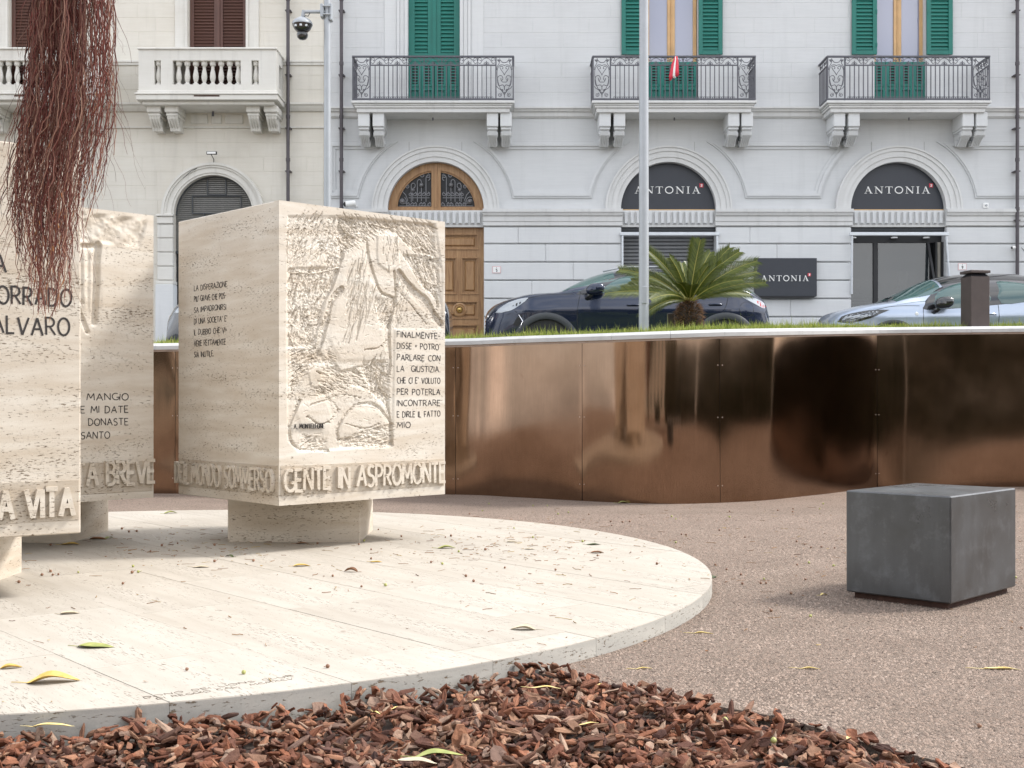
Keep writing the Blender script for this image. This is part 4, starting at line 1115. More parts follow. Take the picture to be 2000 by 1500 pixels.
for a in (1671, 1752, 1815): m_.lathe([(.06, -.02), (.06, 0)], (fx(a), D+.16, fz(461)), 12)
m_.build('canopy_lights', M['white'], grey)
MB().box(fx(1600), fx(1900), D+1.5, D+1.58, ZP, fz(444)).build('shop_back_wall', simple('shop_grey', (.05, .055, .06), .8), grey)
def mannequin(px, pyhead, label, stripes=False):
    y = D+.65; z0 = ZP; zh = Z(pyhead, y); h = zh+.13-z0; t = thing('mannequin', label, 'mannequin', (X(px, y), y, z0)); x = X(px, y)
    wm = simple('mannequin_white', (.62, .62, .60), .6)
    m_ = MB(); m_.lathe([(.13, 0), (.15, h*.25), (.19, h*.47), (.15, h*.60), (.20, h*.76), (.17, h*.82), (.06, h*.85), (.05, h*.88)], (x, y, z0), 18); 
    for s_ in (-1, 1): m_.tube([(x+s_*.19, y, z0+h*.79), (x+s_*.25, y-.02, z0+h*.62), (x+s_*.2, y-.10, z0+h*.5)], [.055, .045, .032], 8)
    m_.build('torso', wm, t, smooth=True)
    m_ = MB(); m_.lathe([(.01, h*.86), (.055, h*.87), (.085, h*.92), (.09, h*.955), (.07, h*.985), (.01, h)], (x, y, z0), 16); m_.build('head', wm, t, smooth=True)
    m_ = MB(); m_.lathe([(.098, h*.955), (.10, h*.975), (.075, h*1.0), (.01, h*1.015)], (x, y, z0), 16); m_.build('cap', simple('mannequin_cap', (.7, .68, .64), .8), t, smooth=True)
    if stripes:
        m_ = MB()
        for k in range(9): m_.lathe([(.205, h*(.5+k*.035)), (.21, h*(.505+k*.035)), (.205, h*(.515+k*.035))], (x, y, z0), 18)
        m_.build('sweater_stripes', simple('stripe_grey', (.25, .25, .26), .8), t)
mannequin(1764, 544, 'white mannequin with a cap behind the wide shop pane')
mannequin(1671, 560, 'mannequin in a striped top at the left edge of the shop window', True)
# entrance door ------------------------------------------------------------
dc = DOOR[0]
m_ = MB(); m_.fpoly(ring(dc, 410, 79.5, 93.7), [], D+.10, D+.22); m_.build('fanlight_frame', M['oak'], grey)
m_ = MB(); m_.fpoly(ring(dc, 410, 76.5, 79.5), [], D+.125, D+.22); fbox(m_, dc-76, dc+76, 401.5, 404, D+.125, D+.22); m_.build('fanlight_bead', M['oak'], grey)
m_ = MB(); fbox(m_, dc-94, dc+94, 404, 410.3, D+.085, D+.22); fbox(m_, dc-9, dc+9, 326, 404, D+.095, D+.22); fbox(m_, dc-2.5, dc+2.5, 318, 404, D+.075, D+.095); m_.build('fanlight_frame', M['oak'], grey)
MB().fpoly(halfdisc(dc, 404, 78), [], D+.16, D+.17).build('fanlight_glass', M['black'], grey)
def spiral(cx, cz, r, a0, turns, y, n=14, sgn=1):
    return [(cx+r*(1-.72*i/n)*math.cos(R(a0+sgn*360*turns*i/n)), y, cz+r*(1-.72*i/n)*math.sin(R(a0+sgn*360*turns*i/n))) for i in range(n+1)]
M['fanlightiron'] = simple('grey_fanlight_iron', (.20, .20, .21), .45, .3)
y = D+.135
for sg in (-1, 1):
    m_ = MB(); p = lambda u, v: (fx(dc+sg*u), y, fz(v)); q = .0085
    for (u, zt) in ((20, 337), (37, 345), (49, 352)):      # stems ending in scrolls
        m_.tube([p(u, 392), p(u, zt+14)], q, 4)
        m_.tube([p(u, zt+14)]+[(a, y, b_) for a, _, b_ in [p(u-4+4*math.cos(t), zt+8-5*math.sin(t)) for t in np.linspace(0, 4.6, 8)]], q, 4)
    for (u, v, r) in ((14, 397, 4.3), (25, 397, 4.3), (31, 397, 4.3), (42, 397, 4.3), (48, 397, 4.3), (56, 397, 4), (16, 377, 4.3), (25, 377, 4.3), (33, 377, 4.3), (42, 377, 4.3), (51, 377, 4.3), (28, 340, 4.6), (16, 341, 4.5), (57, 362, 4)):
        m_.tube(spiral(fx(dc+sg*u), fz(v), r*K, 90, 1.2, y, 12, sg), q, 4)
    m_.tube([p(66, 392), p(59, 396), p(56, 388), p(60, 378), p(66, 372), p(63, 364)], q, 4); m_.tube(spiral(fx(dc+sg*66), fz(390), 8*K, 60, 1.3, y, 16, sg), q, 4)
    m_.tube([p(12, 400), p(72, 400)], q*.8, 4); m_.tube([p(13, 384), p(54, 384)], q, 4)
    m_.tube([p(29, 390), p(29, 364)], q, 4); m_.tube([p(46, 390), p(46, 372)], q, 4)
    m_.build('fanlight_grille', M['fanlightiron'], grey)
    for (u, v, r) in ((29, 359, 4.6), (46, 369, 4.2), (66, 391, 5)):
        m_ = MB(); m_.lathe([(r*K, 0), (r*K*.8, -.03), (r*K*.35, -.05)], (fx(dc+sg*u), y, fz(v)), 8, 'y'); m_.build('rosette', M['fanlightiron'], grey)
dl = MB(); 
def rpanel(mb, x0, x1, y0, y1, yb):   # moulded frame + raised centre
    for (i, o_, a, b_) in ((0, 2.2, -.02, .0), (2.2, 4.2, .012, .03)):
        out = [(fx(x0+i), fz(y1-i)), (fx(x1-i), fz(y1-i)), (fx(x1-i), fz(y0+i)), (fx(x0+i), fz(y0+i))]
        inn = [(fx(x0+o_), fz(y1-o_)), (fx(x1-o_), fz(y1-o_)), (fx(x1-o_), fz(y0+o_)), (fx(x0+o_), fz(y0+o_))]
        mb.fpoly(out, [inn], yb+a, yb+.05)
    i = 7; a = 9.5
    if y1-y0 < 25: i = 6.5; a = 8
    V_ = [(fx(x0+i), yb+.03, fz(y1-i)), (fx(x1-i), yb+.03, fz(y1-i)), (fx(x1-i), yb+.03, fz(y0+i)), (fx(x0+i), yb+.03, fz(y0+i)),
          (fx(x0+a), yb+.004, fz(y1-a)), (fx(x1-a), yb+.004, fz(y1-a)), (fx(x1-a), yb+.004, fz(y0+a)), (fx(x0+a), yb+.004, fz(y0+a))]
    mb.add(V_, [(4, 5, 6, 7), (0, 1, 5, 4), (1, 2, 6, 5), (2, 3, 7, 6), (3, 0, 4, 7)]); return mb
for sg in (-1, 1):
    mir = (lambda a: a) if sg == 1 else (lambda a: 2*dc-a)
    leaf = MB(); yl = D+.12; rows = [(455, 486), (501, 574), (587, 622), (633, 668), (680, 722)]
    # stiles and rails
    def rb(a, b_, c, d_): fbox(leaf, mir(a), mir(b_), c, d_, yl, yl+.05)
    rb(dc+1, dc+7, 443, 728); rb(934, 944.9, 443, 728)
    for a, b_ in ((443, 455), (486, 501), (574, 587), (622, 633), (668, 680), (722, 728)): rb(dc+7.01, 933.99, a, b_)
    rb(892, 900, 501.01, 573.99)
    fbox(leaf, mir(dc+7), mir(934), 455, 722, yl+.035, yl+.06)
    lf = leaf.build('door_leaf', M['oak'], grey)
    for (a, b_, c, d_) in ((dc+7, 934, 455, 486), (dc+7, 892, 501, 574), (900, 934, 501, 574), (dc+7, 934, 587, 622), (dc+7, 934, 633, 668), (dc+7, 934, 680, 722)):
        x0, x1 = sorted((mir(a), mir(b_))); rpanel(MB(), x0, x1, c, d_, yl).build('door_panel', M['oak'], lf)
    kx = mir(897); k_ = MB(); k_.lathe([(14*K, .02), (14*K, -.01), (11*K, -.02), (9*K, -.01)], (fx(kx), yl, fz(604)), 24, 'y'); k_.build('knob_rose', M['oak'], lf)
    k_ = MB(); k_.lathe([(6.5*K, -.012), (6.5*K, -.03), (3*K, -.035), (2*K, -.06), (3.6*K, -.075), (3.2*K, -.1), (1*K, -.105)], (fx(kx), yl, fz(604)), 20, 'y'); k_.build('door_knob', M['brass'], lf, smooth=True)
# ------------------------------------------------------------------ windows and shutters, upper floor
def shutter(parent, px0, px1, pyt, pyb, y, mat, stile=6.5, pitch=7.0, nslat=None, midrail=None, tilt=.016, th=.045):
    m_ = MB(); x0, x1, z0, z1 = PR(px0, px1, pyt, pyb); s_ = stile*K
    m_.box(x0, x0+s_, y, y+th, z0, z1, .004); m_.box(x1-s_, x1, y, y+th, z0, z1, .004)
    m_.box(x0+s_, x1-s_, y+.002, y+th-.002, z0, z0+s_*.95); m_.box(x0+s_, x1-s_, y+.002, y+th-.002, z1-s_*.8, z1)
    m_.box(x0+s_-.004, x1-s_+.004, y+th-.006, y+th-.001, z0+.01, z1-.01)
    fr = m_.build('shutter', mat, parent)
    a, b_ = x0+s_+.002, x1-s_-.002; h = pitch*K; p = h*.35
    sm_ = MB(); sm_.add([(a, -.004, -p), (b_, -.004, -p), (b_, .004+tilt, p), (a, .004+tilt, p), (a, .004, -p-.004), (b_, .004, -p-.004), (b_, .012+tilt, p-.004), (a, .012+tilt, p-.004)],
            [(0, 1, 2, 3), (7, 6, 5, 4), (0, 4, 5, 1), (3, 2, 6, 7)])
    me = sm_.mesh('slat', mat); z = z0+s_+h*.5
    while z < z1-s_*.8-h*.2:
        o = link('slat', me, fr); o.location = Vector((0, y+.012, z))-ORG[parent.name]; z += h
    return fr
MAT = M['green']
# surround mouldings of the left window
for a, b_, yy in ((751, 775, .018), (775.3, 781, .05), (781.3, 790, .035), (790.3, 796.7, .06)):
    for mir in (0, 1):
        p, q = (a, b_) if not mir else (2*847.5-b_, 2*847.5-a)
        fbox(MB(), p, q, -120, 196.5, D-yy, D+.01, .006).build('window_surround', M['plaster_l'], grey)
# W1 closed: two tall leaves above, lower part with small louvres
def lowleaf(parent, px0, px1, pyt, pyb, y):
    m_ = MB(); x0, x1, z0, z1 = PR(px0, px1, pyt, pyb); m_.box(x0, x1, y+.03, y+.05, z0, z1)
    w = (px1-px0)/2
    for i in (0, 1):
        a = px0+w*i; x0_, x1_, _, _ = PR(a+.4, a+w-.4, pyt, pyb)
        out = [(x0_, z0), (x1_, z0), (x1_, z1), (x0_, z1)]; wd = x1_-x0_
        h1 = [(x0_+wd*.27, z1-.55*(z1-z0)), (x1_-wd*.27, z1-.55*(z1-z0)), (x1_-wd*.27, z1-.11*(z1-z0)), (x0_+wd*.27, z1-.11*(z1-z0))]
        h2 = [(x0_+wd*.2, z0+.05), (x1_-wd*.2, z0+.05), (x1_-wd*.2, z0+.29*(z1-z0)), (x0_+wd*.2, z0+.29*(z1-z0))]
        m_.fpoly(out, [h1, h2], y, y+.032)
        m_.box(x0_+wd*.15, x1_-wd*.15, y-.012, y+.002, z1-.62*(z1-z0), z1-.59*(z1-z0))
    lf = m_.build('lower_shutter_panel', MAT, parent)
    for i in (0, 1):
        a = px0+w*i; x0_, x1_, _, _ = PR(a+.4, a+w-.4, pyt, pyb); wd = x1_-x0_; hh = (z1-z0)
        MB().box(x0_+wd*.27, x1_-wd*.27, y+.026, y+.029, z1-.55*hh, z1-.11*hh).build('louvre_gap', M['black'], lf)
        for k in range(6):
            zz = z1-.55*hh+(k+.5)*.44*hh/6
            MB().box(x0_+wd*.27, x1_-wd*.27, y+.006, y+.022, zz-.008, zz+.014).build('slat', MAT, lf)
fbox(MB(), 797, 898, -190, 197, D+.19, D+.2).build('dark_gap', M['black'], grey)
shutter(grey, 797.2, 846.6, -110, 112, D+.10, MAT, 12, 7.6); shutter(grey, 848.4, 897.8, -110, 112, D+.10, MAT, 12, 7.6)
fbox(MB(), 844, 851, -110, 112, D+.075, D+.1).build('astragal', MAT, grey)
lowleaf(grey, 797.2, 847, 118, 196.5, D+.09); lowleaf(grey, 848, 897.8, 118, 196.5, D+.09)
fbox(MB(), 797, 898, 112.2, 117.8, D+.08, D+.13).build('rail', MAT, grey)
def hinges(px, y):
    for zz in (-60, 25, 90): MB().box(fx(px-1.1), fx(px+1.1), y-.012, y+.01, fz(zz+4), fz(zz-4)).build('hinge', MAT, grey)
hinges(799, D+.1); hinges(896, D+.1)
for (cx, w2, ls, rs, lowl) in ((1313, 50, (1213.5, 1262), (1363.5, 1410), (1268, 1362)), (1758.5, 50, (1662.5, 1711), (1808, 1858.5), (1705, 1810))):
    # timber window with two casements behind a green lower part
    x0, x1 = cx-w2, cx+w2
    fbox(MB(), x0, x1, -150, 197, D+.30, D+.31).build('curtain', simple('pale_curtain', (.42, .43, .52), .9, 0, .08, 3), grey)
    m_ = MB()
    for a, b_ in ((x0, x0+7), (cx-7.5, cx-1), (cx+1, cx+7.5), (x1-7, x1)): fbox(m_, a, b_, -150, 119, D+.16, D+.22, .006)
    fbox(m_, cx-1.2, cx+1.2, -150, 119, D+.145, D+.20, .004)
    m_.build('casement', M['pinewood'], grey)
    for a, b_ in ((x0+7, cx-7.5), (cx+7.5, x1-7)): fbox(MB(), a, b_, -150, 119, D+.19, D+.20).build('pane', M['pane'], grey)
    shutter(grey, ls[0], ls[1], -110, 108, D-.07, MAT, 8.2, 7.4); shutter(grey, rs[0], rs[1], -110, 108, D-.07, MAT, 8.2, 7.4)
    hinges(ls[1]-1, D-.07); hinges(rs[0]+1, D-.07)
    for a in (ls[0]+8, rs[1]-8): MB().tube([(fx(a), D-.09, fz(108)), (fx(a-2), D-.1, fz(114)), (fx(a+3), D-.06, fz(116))], .008, 4).build('shutter_dog', M['iron'], grey)
    mid = (lowl[0]+lowl[1])/2
    lowleaf(grey, lowl[0], mid-.5, 119.5, 196.5, D+.04); lowleaf(grey, mid+.5, lowl[1], 119.5, 196.5, D+.04)
# ------------------------------------------------------------------ iron balconies
def scroll(mb, P, cx, cz, r, a0, turns, sgn, q, n=11):
    mb.tube([P(cx+r*(1-.78*i/n)*math.cos(R(a0+sgn*360*turns*i/n)), cz+r*(1-.78*i/n)*math.sin(R(a0+sgn*360*turns*i/n))) for i in range(n+1)], q, 4, False)
def curve(mb, P, pts, q): mb.tube([P(*p) for p in smooth_pts(pts, 3)], q, 4, False)
def ornate(mb, P, x0, x1, z0, z1):
    """scrollwork end panel in a frame x0..x1, z0..z1 (panel units: metres)"""
    w = x1-x0; h = z1-z0; q = .0072; S = lambda u, v: (x0+u*w, z0+v*h)
    for m in (0, 1):
        s = (lambda u, v: S(u, v)) if not m else (lambda u, v: S(1-u, v)); g = -1 if m else 1
        c = lambda L: curve(mb, P, [s(*p) for p in L], q)
        c([(.5, .02), (.5, .14), (.40, .16), (.17, .30), (.04, .55), (.06, .72), (.22, .815), (.42, .82), (.5, .80)])   # big heart outline
        c([(.5, .20), (.5, .27), (.40, .33), (.22, .31), (.10, .33), (.05, .45), (.10, .53), (.24, .56), (.36, .54), (.40, .48), (.33, .44), (.27, .47), (.30, .50)])
        c([(.5, .57), (.44, .62), (.24, .73), (.22, .77), (.30, .79), (.40, .77), (.40, .73), (.34, .73)])
        c([(.5, .40), (.38, .40), (.30, .44), (.28, .47)])
        c([(.5, .88), (.36, .89), (.22, .95), (.20, .985)])
        c([(.02, .95), (.10, .93), (.18, .90), (.14, .84), (.04, .78), (.01, .7)])
        c([(.01, .30), (.10, .25), (.30, .20), (.47, .10)])
        x_, z_ = s(.20, .085); scroll(mb, P, x_, z_, .14*w, 60 if not m else 120, 1.4, -g, q)
        x_, z_ = s(.14, .935); scroll(mb, P, x_, z_, .085*w, 0 if not m else 180, 1.3, -g, q)
        x_, z_ = s(.38, .20); scroll(mb, P, x_, z_, .07*w, 90, 1.2, g, q)
def railing_front(bal, x0, x1, y, z0, z1, endw=.315, sides=None):
    """one face of the railing: frame bars, end ornaments, plain bars and the running scroll band"""
    P = lambda x, z: (x, y, z); f = MB(); h = z1-z0
    f.box(x0, x1, y-.022, y+.022, z1-.016, z1+.012); f.box(x0, x1, y-.014, y+.014, z0, z0+.028)
    for x in (x0+.012, x0+endw, x1-endw, x1-.012): f.box(x-.011, x+.011, y-.012, y+.012, z0-.03, z1)
    zb = z1-.20*h; f.box(x0+endw, x1-endw, y-.010, y+.010, zb-.01, zb+.01)
    f.build('railing_frame', M['iron'], bal)
    m_ = MB()
    for a, b_ in ((x0+.03, x0+endw-.012), (x1-endw+.012, x1-.03)): ornate(m_, P, a, b_, z0+.03, z1-.02)
    a, b_ = x0+endw+.01, x1-endw-.01; n = round((b_-a)/.335); w = (b_-a)/n
    for i in range(n):
        u = a+i*w; 
        for s_ in (0, 1):
            X_ = lambda t: u+t*w if not s_ else u+(1-t)*w
            curve(m_, P, [(X_(.02), zb+.10*h), (X_(.06), z1-.04*h), (X_(.16), z1-.03*h), (X_(.22), z1-.07*h), (X_(.17), z1-.10*h), (X_(.11), z1-.07*h)], .0068)
            curve(m_, P, [(X_(.03), zb+.06*h), (X_(.15), zb+.04*h), (X_(.30), zb+.13*h), (X_(.5), z1-.03*h)], .0068)
            scroll(m_, P, X_(.40), zb+.035*h, .026, 90, 1.2, 1 if s_ else -1, .0062)
        m_.box(u-.006, u+.006, y-.006, y+.006, zb, z1); m_.box(u+w/2-.007, u+w/2+.007, y-.006, y+.006, zb, zb+.10*h)
    m_.build('scrollwork', M['iron'], bal)
    nb = n*4-1; w2 = (b_-a)/(nb+1)
    bm_ = MB(); bm_.box(-.0075, .0075, -.0075, .0075, z0+.03, zb-.012)
    bm_.tube([(-w2*.5, 0, z0+.028), (-w2*.42, 0, z0+.055), (-w2*.2, 0, z0+.06), (-.01, 0, z0+.035)], .006, 4); bm_.tube([(w2*.5, 0, z0+.028), (w2*.42, 0, z0+.055), (w2*.2, 0, z0+.06), (.01, 0, z0+.035)], .006, 4)
    me = bm_.mesh('bar', M['iron'], (0, 0, 0))
    for i in range(nb):
        o = link('bar', me, bal); o.location = Vector((a+(i+1)*w2, y, 0))-ORG[grey.name]
def railing_side(bal, x, ya, yb, z0, z1):
    P = lambda t, z: (x, t, z); f = MB(); h = z1-z0
    f.box(x-.02, x+.02, ya+.03, yb, z1-.016, z1+.012); f.box(x-.014, x+.014, ya+.02, yb, z0, z0+.028); zb = z1-.2*h
    f.box(x-.01, x+.01, ya+.02, yb, zb-.01, zb+.01)
    n = 6
    for i in range(1, n+1): t = ya+(yb-ya)*i/(n+.4); f.box(x-.0075, x+.0075, t-.0075, t+.0075, z0, zb)
    for t in (ya+.12, ya+.38): scroll(f, P, t, z1-.1*h, .05, 90, 1.3, 1, .007); scroll(f, P, t+.1, z1-.1*h, .05, 90, 1.3, -1, .007)
    f.build('side_railing', M['iron'], bal)
def console(bal, px0, px1, yf, pyt, pym, pyb, depth):
    m_ = MB(); x0, x1 = X(px0, yf), X(px1, yf); zt, zm, zb = Z(pyt, yf), Z(pym, yf), Z(pyb, yf)
    m_.box(x0, x1, yf, D, zm, zt, .012); m_.box(x0+.01, x1-.01, yf+.03, D, zm-.05, zm, .012); m_.box(x0+.022, x1-.022, yf+.06, D, zm-.075, zm-.05, .01)
    m_.box(x0+.04, x1-.04, yf+.30, D, zb, zm-.075)
    n = 5; w = (x1-x0-.05)/n
    for i in range(n):
        xc = x0+.025+w*(i+.5)
        prof = [(yf+.13, zm-.06), (yf+.085, zm-.09), (yf+.10, zm-.12), (yf+.17, zm-.17), (yf+.27, zm-.23), (yf+.33, zm-.28), (yf+.36, zb+.02), (yf+.38, zb)]
        m_.tube([(xc, a, b_) for a, b_ in prof], [.026, .03, .026, .020, .018, .018, .019, .02], 6)
    for sx_ in (x0+.018, x1-.018):
        m_.tube([(sx_-.012, yf+.14, zm-.11), (sx_+.012, yf+.14, zm-.11)], .05, 10); m_.tube([(sx_-.01, yf+.36, zb+.05), (sx_+.01, yf+.36, zb+.05)], .045, 10)
    m_.build('console', M['plaster_l'], bal)
YB = 21.36
def iron_balcony(px0, px1, name_extra):
    bal = link('balcony', None, grey); ORG[bal.name] = ORG[grey.name]
    x0, x1 = X(px0, YB), X(px1, YB)
    z = lambda py: Z(py, YB)
    for (t, b_, i) in ((196.5, 201.5, 0), (201.5, 205, .035), (205, 209.5, .055), (209.5, 218, .085)):
        MB().box(x0+i, x1-i, YB-.02+i*.9, D-.001, z(b_)+.0005, z(t), .006).build('slab', M['trim'], bal)
    railing_front(bal, x0+.012, x1-.012, YB+.03, z(194.5), z(109.5))
    railing_side(bal, x0+.024, YB+.03, D-.02, z(194.5), z(109.5)); railing_side(bal, x1-.024, YB+.03, D-.02, z(194.5), z(109.5))
    m = (px0+px1)/2
    for o_ in (-147.5+1, -119+1, 104.5+.5, 131.5):
        console(bal, m+o_, m+o_+22.5, YB+.10, 219, 247, 276, .5)
    for o_ in (-124.5, 127.5):
        pass
    tagm = MB(); tagm.lathe([(.012, 0), (.012, -.05)], (X(m, YB+.3), YB+.3, z(222)), 6); tagm.build('drain_spout', M['iron'], bal)
    return bal
iron_balcony(686, 1005, ''); iron_balcony(1156, 1478, ''); iron_balcony(1614.5, 1936, '')
# striped cloth tied to the middle railing
t = thing('cloth', 'red and white twisted cloth tied to the middle iron balcony', 'cloth', (X(1318, YB), YB, Z(112, YB)))
for i, (c, dx) in enumerate(((M['red'], -4.6), (M['white'], -.6), (M['red'], 3.2))):
    m_ = MB(); m_.tube([(X(1318+dx*a+o_, YB), YB-.045-.008*i, Z(py, YB)) for a, o_, py in ((.3, 1.5, 112), (.5, 1.5, 118), (.8, 0, 128), (1.0, -1, 140), (1.3, -1.5, 150), (1.5, -3 if i < 1 else 0, 158-4*i))], [.014, .024, .038, .042, .046, .02], 6)
    m_.build('fold', c, t, smooth=True)

# ------------------------------------------------------------------ cream palazzo
CX0 = -260; CA = (417, 419, 77)
ORG[cream.name] = Vector((fx(400), 22.2, ZP))
outer = [(fx(CX0), ZP-.1), (fx(633.6), ZP-.1), (fx(633.6), fz(TOPY)), (fx(CX0), fz(TOPY))]
holes = [archpoly(CA[0], CA[1], CA[2], ZP+.05), winhole(368, 480, 203), winhole(18, 130, 203)]
MB().fpoly(outer, holes, D, D+.42, True).build('wall', M['cream'], cream)
MB().box(fx(CX0), fx(632), D+1.6, D+1.7, ZP, fz(TOPY)).build('back_wall', M['dark'], cream)
blk = [(341, 507, -400, 210), (-10, 157, -400, 210)]
stones(cream, M['cream'], CX0+2, 632, -80, 118.5, 28, 82, blk, D-.004, 14, .17)
stones(cream, M['cream'], CX0+2, 632, 128, 203, 28, 82, blk, D-.004, 15, .17, off=1)
pier = [(CA[0]-106, CA[0]+106, 419, 800)]
stones(cream, M['cream'], CX0+2, 632, 251, 419, 28, 82, [], D-.004, 16, .17, arch=[(CA[0], CA[1], 96)])
stones(cream, M['cream'], CX0+2, 632, 419, 545, 28, 82, [(CA[0]-109, CA[0]+109, 410, 800)], D-.004, 17, .17)
course(cream, M['cream_l'], [(D, 119), (D-.05, 119), (D-.05, 122), (D-.03, 124), (D-.03, 127.5), (D, 127.5)][::-1], CX0, 342)
course(cream, M['cream_l'], [(D, 119), (D-.05, 119), (D-.05, 122), (D-.03, 124), (D-.03, 127.5), (D, 127.5)][::-1], 507, 633)
course(cream, M['cream_l'], [(D, 203), (D-.12, 203), (D-.12, 206), (D-.09, 209), (D-.07, 213), (D-.035, 218), (D, 218)][::-1], CX0, 633)
course(cream, M['cream_l'], [(D, 247.5), (D-.03, 247.5), (D-.03, 250.5), (D, 250.5)][::-1], CX0, 633)
for a, b_ in ((562, 574), (574.5, 600), (600.5, 632)): pass
# surround strips
for c in (424, 74):
    for s_ in (-1, 1):
        a, b_ = sorted((c+s_*57, c+s_*82)); fbox(MB(), a, b_, -120, 203, D-.03, D+.01, .006).build('window_surround', M['cream_l'], cream)
        a, b_ = sorted((c+s_*57, c+s_*62)); fbox(MB(), a, b_, -120, 203, D-.055, D-.03, .006).build('window_surround', M['cream_l'], cream)
MAT = M['brownsh']
for c in (424, 74):
    fbox(MB(), c-56, c+56, -190, 203, D+.22, D+.23).build('dark_gap', M['dark'], cream)
    for a, b_ in ((c-55.8, c-1.2), (c+1.2, c+55.8)): shutter(cream, a, b_, -110, 198, D+.10, MAT, 7.5, 6.1, tilt=.02)
    fbox(MB(), c-3, c+3, -110, 198, D+.075, D+.1).build('astragal', MAT, cream)
# stone balconies
YC = 21.32
def stone_balcony(c):
    bal = link('balcony', None, cream); ORG[bal.name] = ORG[cream.name]
    X_ = lambda px: X(px, YC); z = lambda py: Z(py, YC); L, Rr = c-153.5, c+115.5
    m = (L+Rr)/2
    def fb(a, b_, t, bb, ya, yb_, name, bev=.008): MB().box(X_(a), X_(b_), ya, yb_, z(bb), z(t), bev).build(name, M['cream_l'], bal)
    fb(L-2, Rr+2, 93, 97, YC-.03, D-.001, 'rail_cap')
    # front wall with openings, as one pierced sheet of stone
    outl = [(X_(L), z(180)), (X_(Rr), z(180)), (X_(Rr), z(97.2)), (X_(L), z(97.2))]
    op = lambda a, b_: [(X_(a), z(165)), (X_(b_), z(165)), (X_(b_), z(118)), (X_(a), z(118))]
    MB().fpoly(outl, [op(m-104, m-91), op(m-68, m+65), op(m+86, m+100)], YC, YC+.17, True).build('parapet', M['cream_l'], bal)
    for xa, xb in ((X_(L), X_(L)+.15), (X_(Rr)-.15, X_(Rr))):
        pl = MB(); oo = [(YC+.171, z(180)), (D-.001, z(180)), (D-.001, z(97.2)), (YC+.171, z(97.2))]; hh = [(YC+.27, z(165)), (YC+.55, z(165)), (YC+.55, z(118)), (YC+.27, z(118))]
        pl.poly(oo, [hh], lambda u, w, d: (d, u, w), xa, xb, True); pl.build('side_parapet', M['cream_l'], bal)
    bp = [(.058, 0), (.058, .03), (.04, .04), (.030, .055), (.05, .11), (.056, .16), (.048, .22), (.030, .30), (.034, .32), (.026, .335), (.052, .36), (.058, .37), (.058, .405), (.058, .43)]
    H_ = z(118)-z(165); bp = [(r*.92, h*H_/.43) for r, h in bp]
    bm_ = MB().lathe(bp, (0, 0, 0), 12); me = bm_.mesh('baluster', M['cream_l'])
    for px in [m-97.5, m+93]+[m-58+i*16.6 for i in range(8)]:
        o = link('baluster', me, bal); o.location = Vector((X_(px), YC+.085, z(165)))-ORG[cream.name]
    fb(L-2, Rr+2, 177, 182, YC-.02, D-.001, 'slab'); fb(L-6, Rr+6, 182.2, 186, YC-.07, D-.001, 'slab'); fb(L-4, Rr+4, 186.2, 196, YC-.05, D-.001, 'slab'); fb(L+6, Rr-6, 196.2, 203, YC+.04, D-.001, 'slab')
    st = MB().box(X_(m-25), X_(m+25), YC-.052, YC-.0505, z(190), z(187)); st.build('rust_mark', M['rust'], bal)
    yc = YC+.16
    for a in (m-119, m-84, m+75, m+110):
        m_ = MB(); x0, x1 = X(a, yc), X(a+27, yc); zt = Z(205, yc); zm = Z(219, yc); zb = Z(249, yc)
        m_.box(x0, x1, yc, D, zm, zt, .015); m_.box(x0+.015, x1-.015, yc+.04, D, zm-.06, zm, .015); m_.box(x0+.04, x1-.04, yc+.25, D, zb, zm-.06)
        for i in range(4):
            xc = x0+.03+(x1-x0-.06)*(i+.5)/4
            m_.tube([(xc, yc+.07, zm-.03), (xc, yc+.09, zm-.09), (xc, yc+.15, zm-.15), (xc, yc+.24, zm-.21), (xc, yc+.28, zb)], [.03, .028, .024, .024, .026], 6)
        m_.build('console', M['cream_l'], bal)
    for a, b_ in ((m-40, m-7), (m, m+20), (m+27, m+62)):
        fbox(MB(), a+8, b_+8, 224, 242, D-.02, D+.01, .008).build('frieze_panel', M['cream_l'], cream)
    MB().lathe([(.02, 0), (.02, -.10)], (fx(m+14), D-.12, fz(219)), 8).build('drain_spout', M['iron'], bal)
stone_balcony(424); stone_balcony(74)
# arch of the cream palazzo: archivolt, louvred lunette and piers
for (ra, rb, yy) in ((77, 81, .03), (81, 91, .05), (91, 95, .075), (95, 100, .10)): MB().fpoly(ring(CA[0], CA[1], ra+.02, rb, 44), [], D-yy, D).build('archivolt', M['cream_l'], cream)
fbox(MB(), CA[0]-78, CA[0]+78, 336, 730, D+.20, D+.21).build('dark_gap', M['dark'], cream)
lm = MB(); lm.add([(-1, 0, 0), (1, 0, 0), (1, .03, .03), (-1, .03, .03), (1, .03, .022), (-1, .03, .022), (1, 0, -.010), (-1, 0, -.010)], [(0, 1, 2, 3), (5, 4, 6, 7), (7, 6, 1, 0)])
M['louvre'] = simple('grey_louvre', (.22, .215, .20), .5, .2, .1)
me = lm.mesh('louvre', M['louvre']); py = 346
while py < 492:
    hw = math.sqrt(max(76.5**2-(CA[1]-py)**2, 4)) if py < CA[1] else 76.5
    o = link('louvre', me, cream); o.location = Vector((fx(CA[0]), D+.12, fz(py)))-ORG[cream.name]; o.scale = (hw*K, 1, 1); py += 3.9
m_ = MB(); m_.fpoly(ring(CA[0], CA[1], 74.5, 76.9), [], D+.10, D+.13)
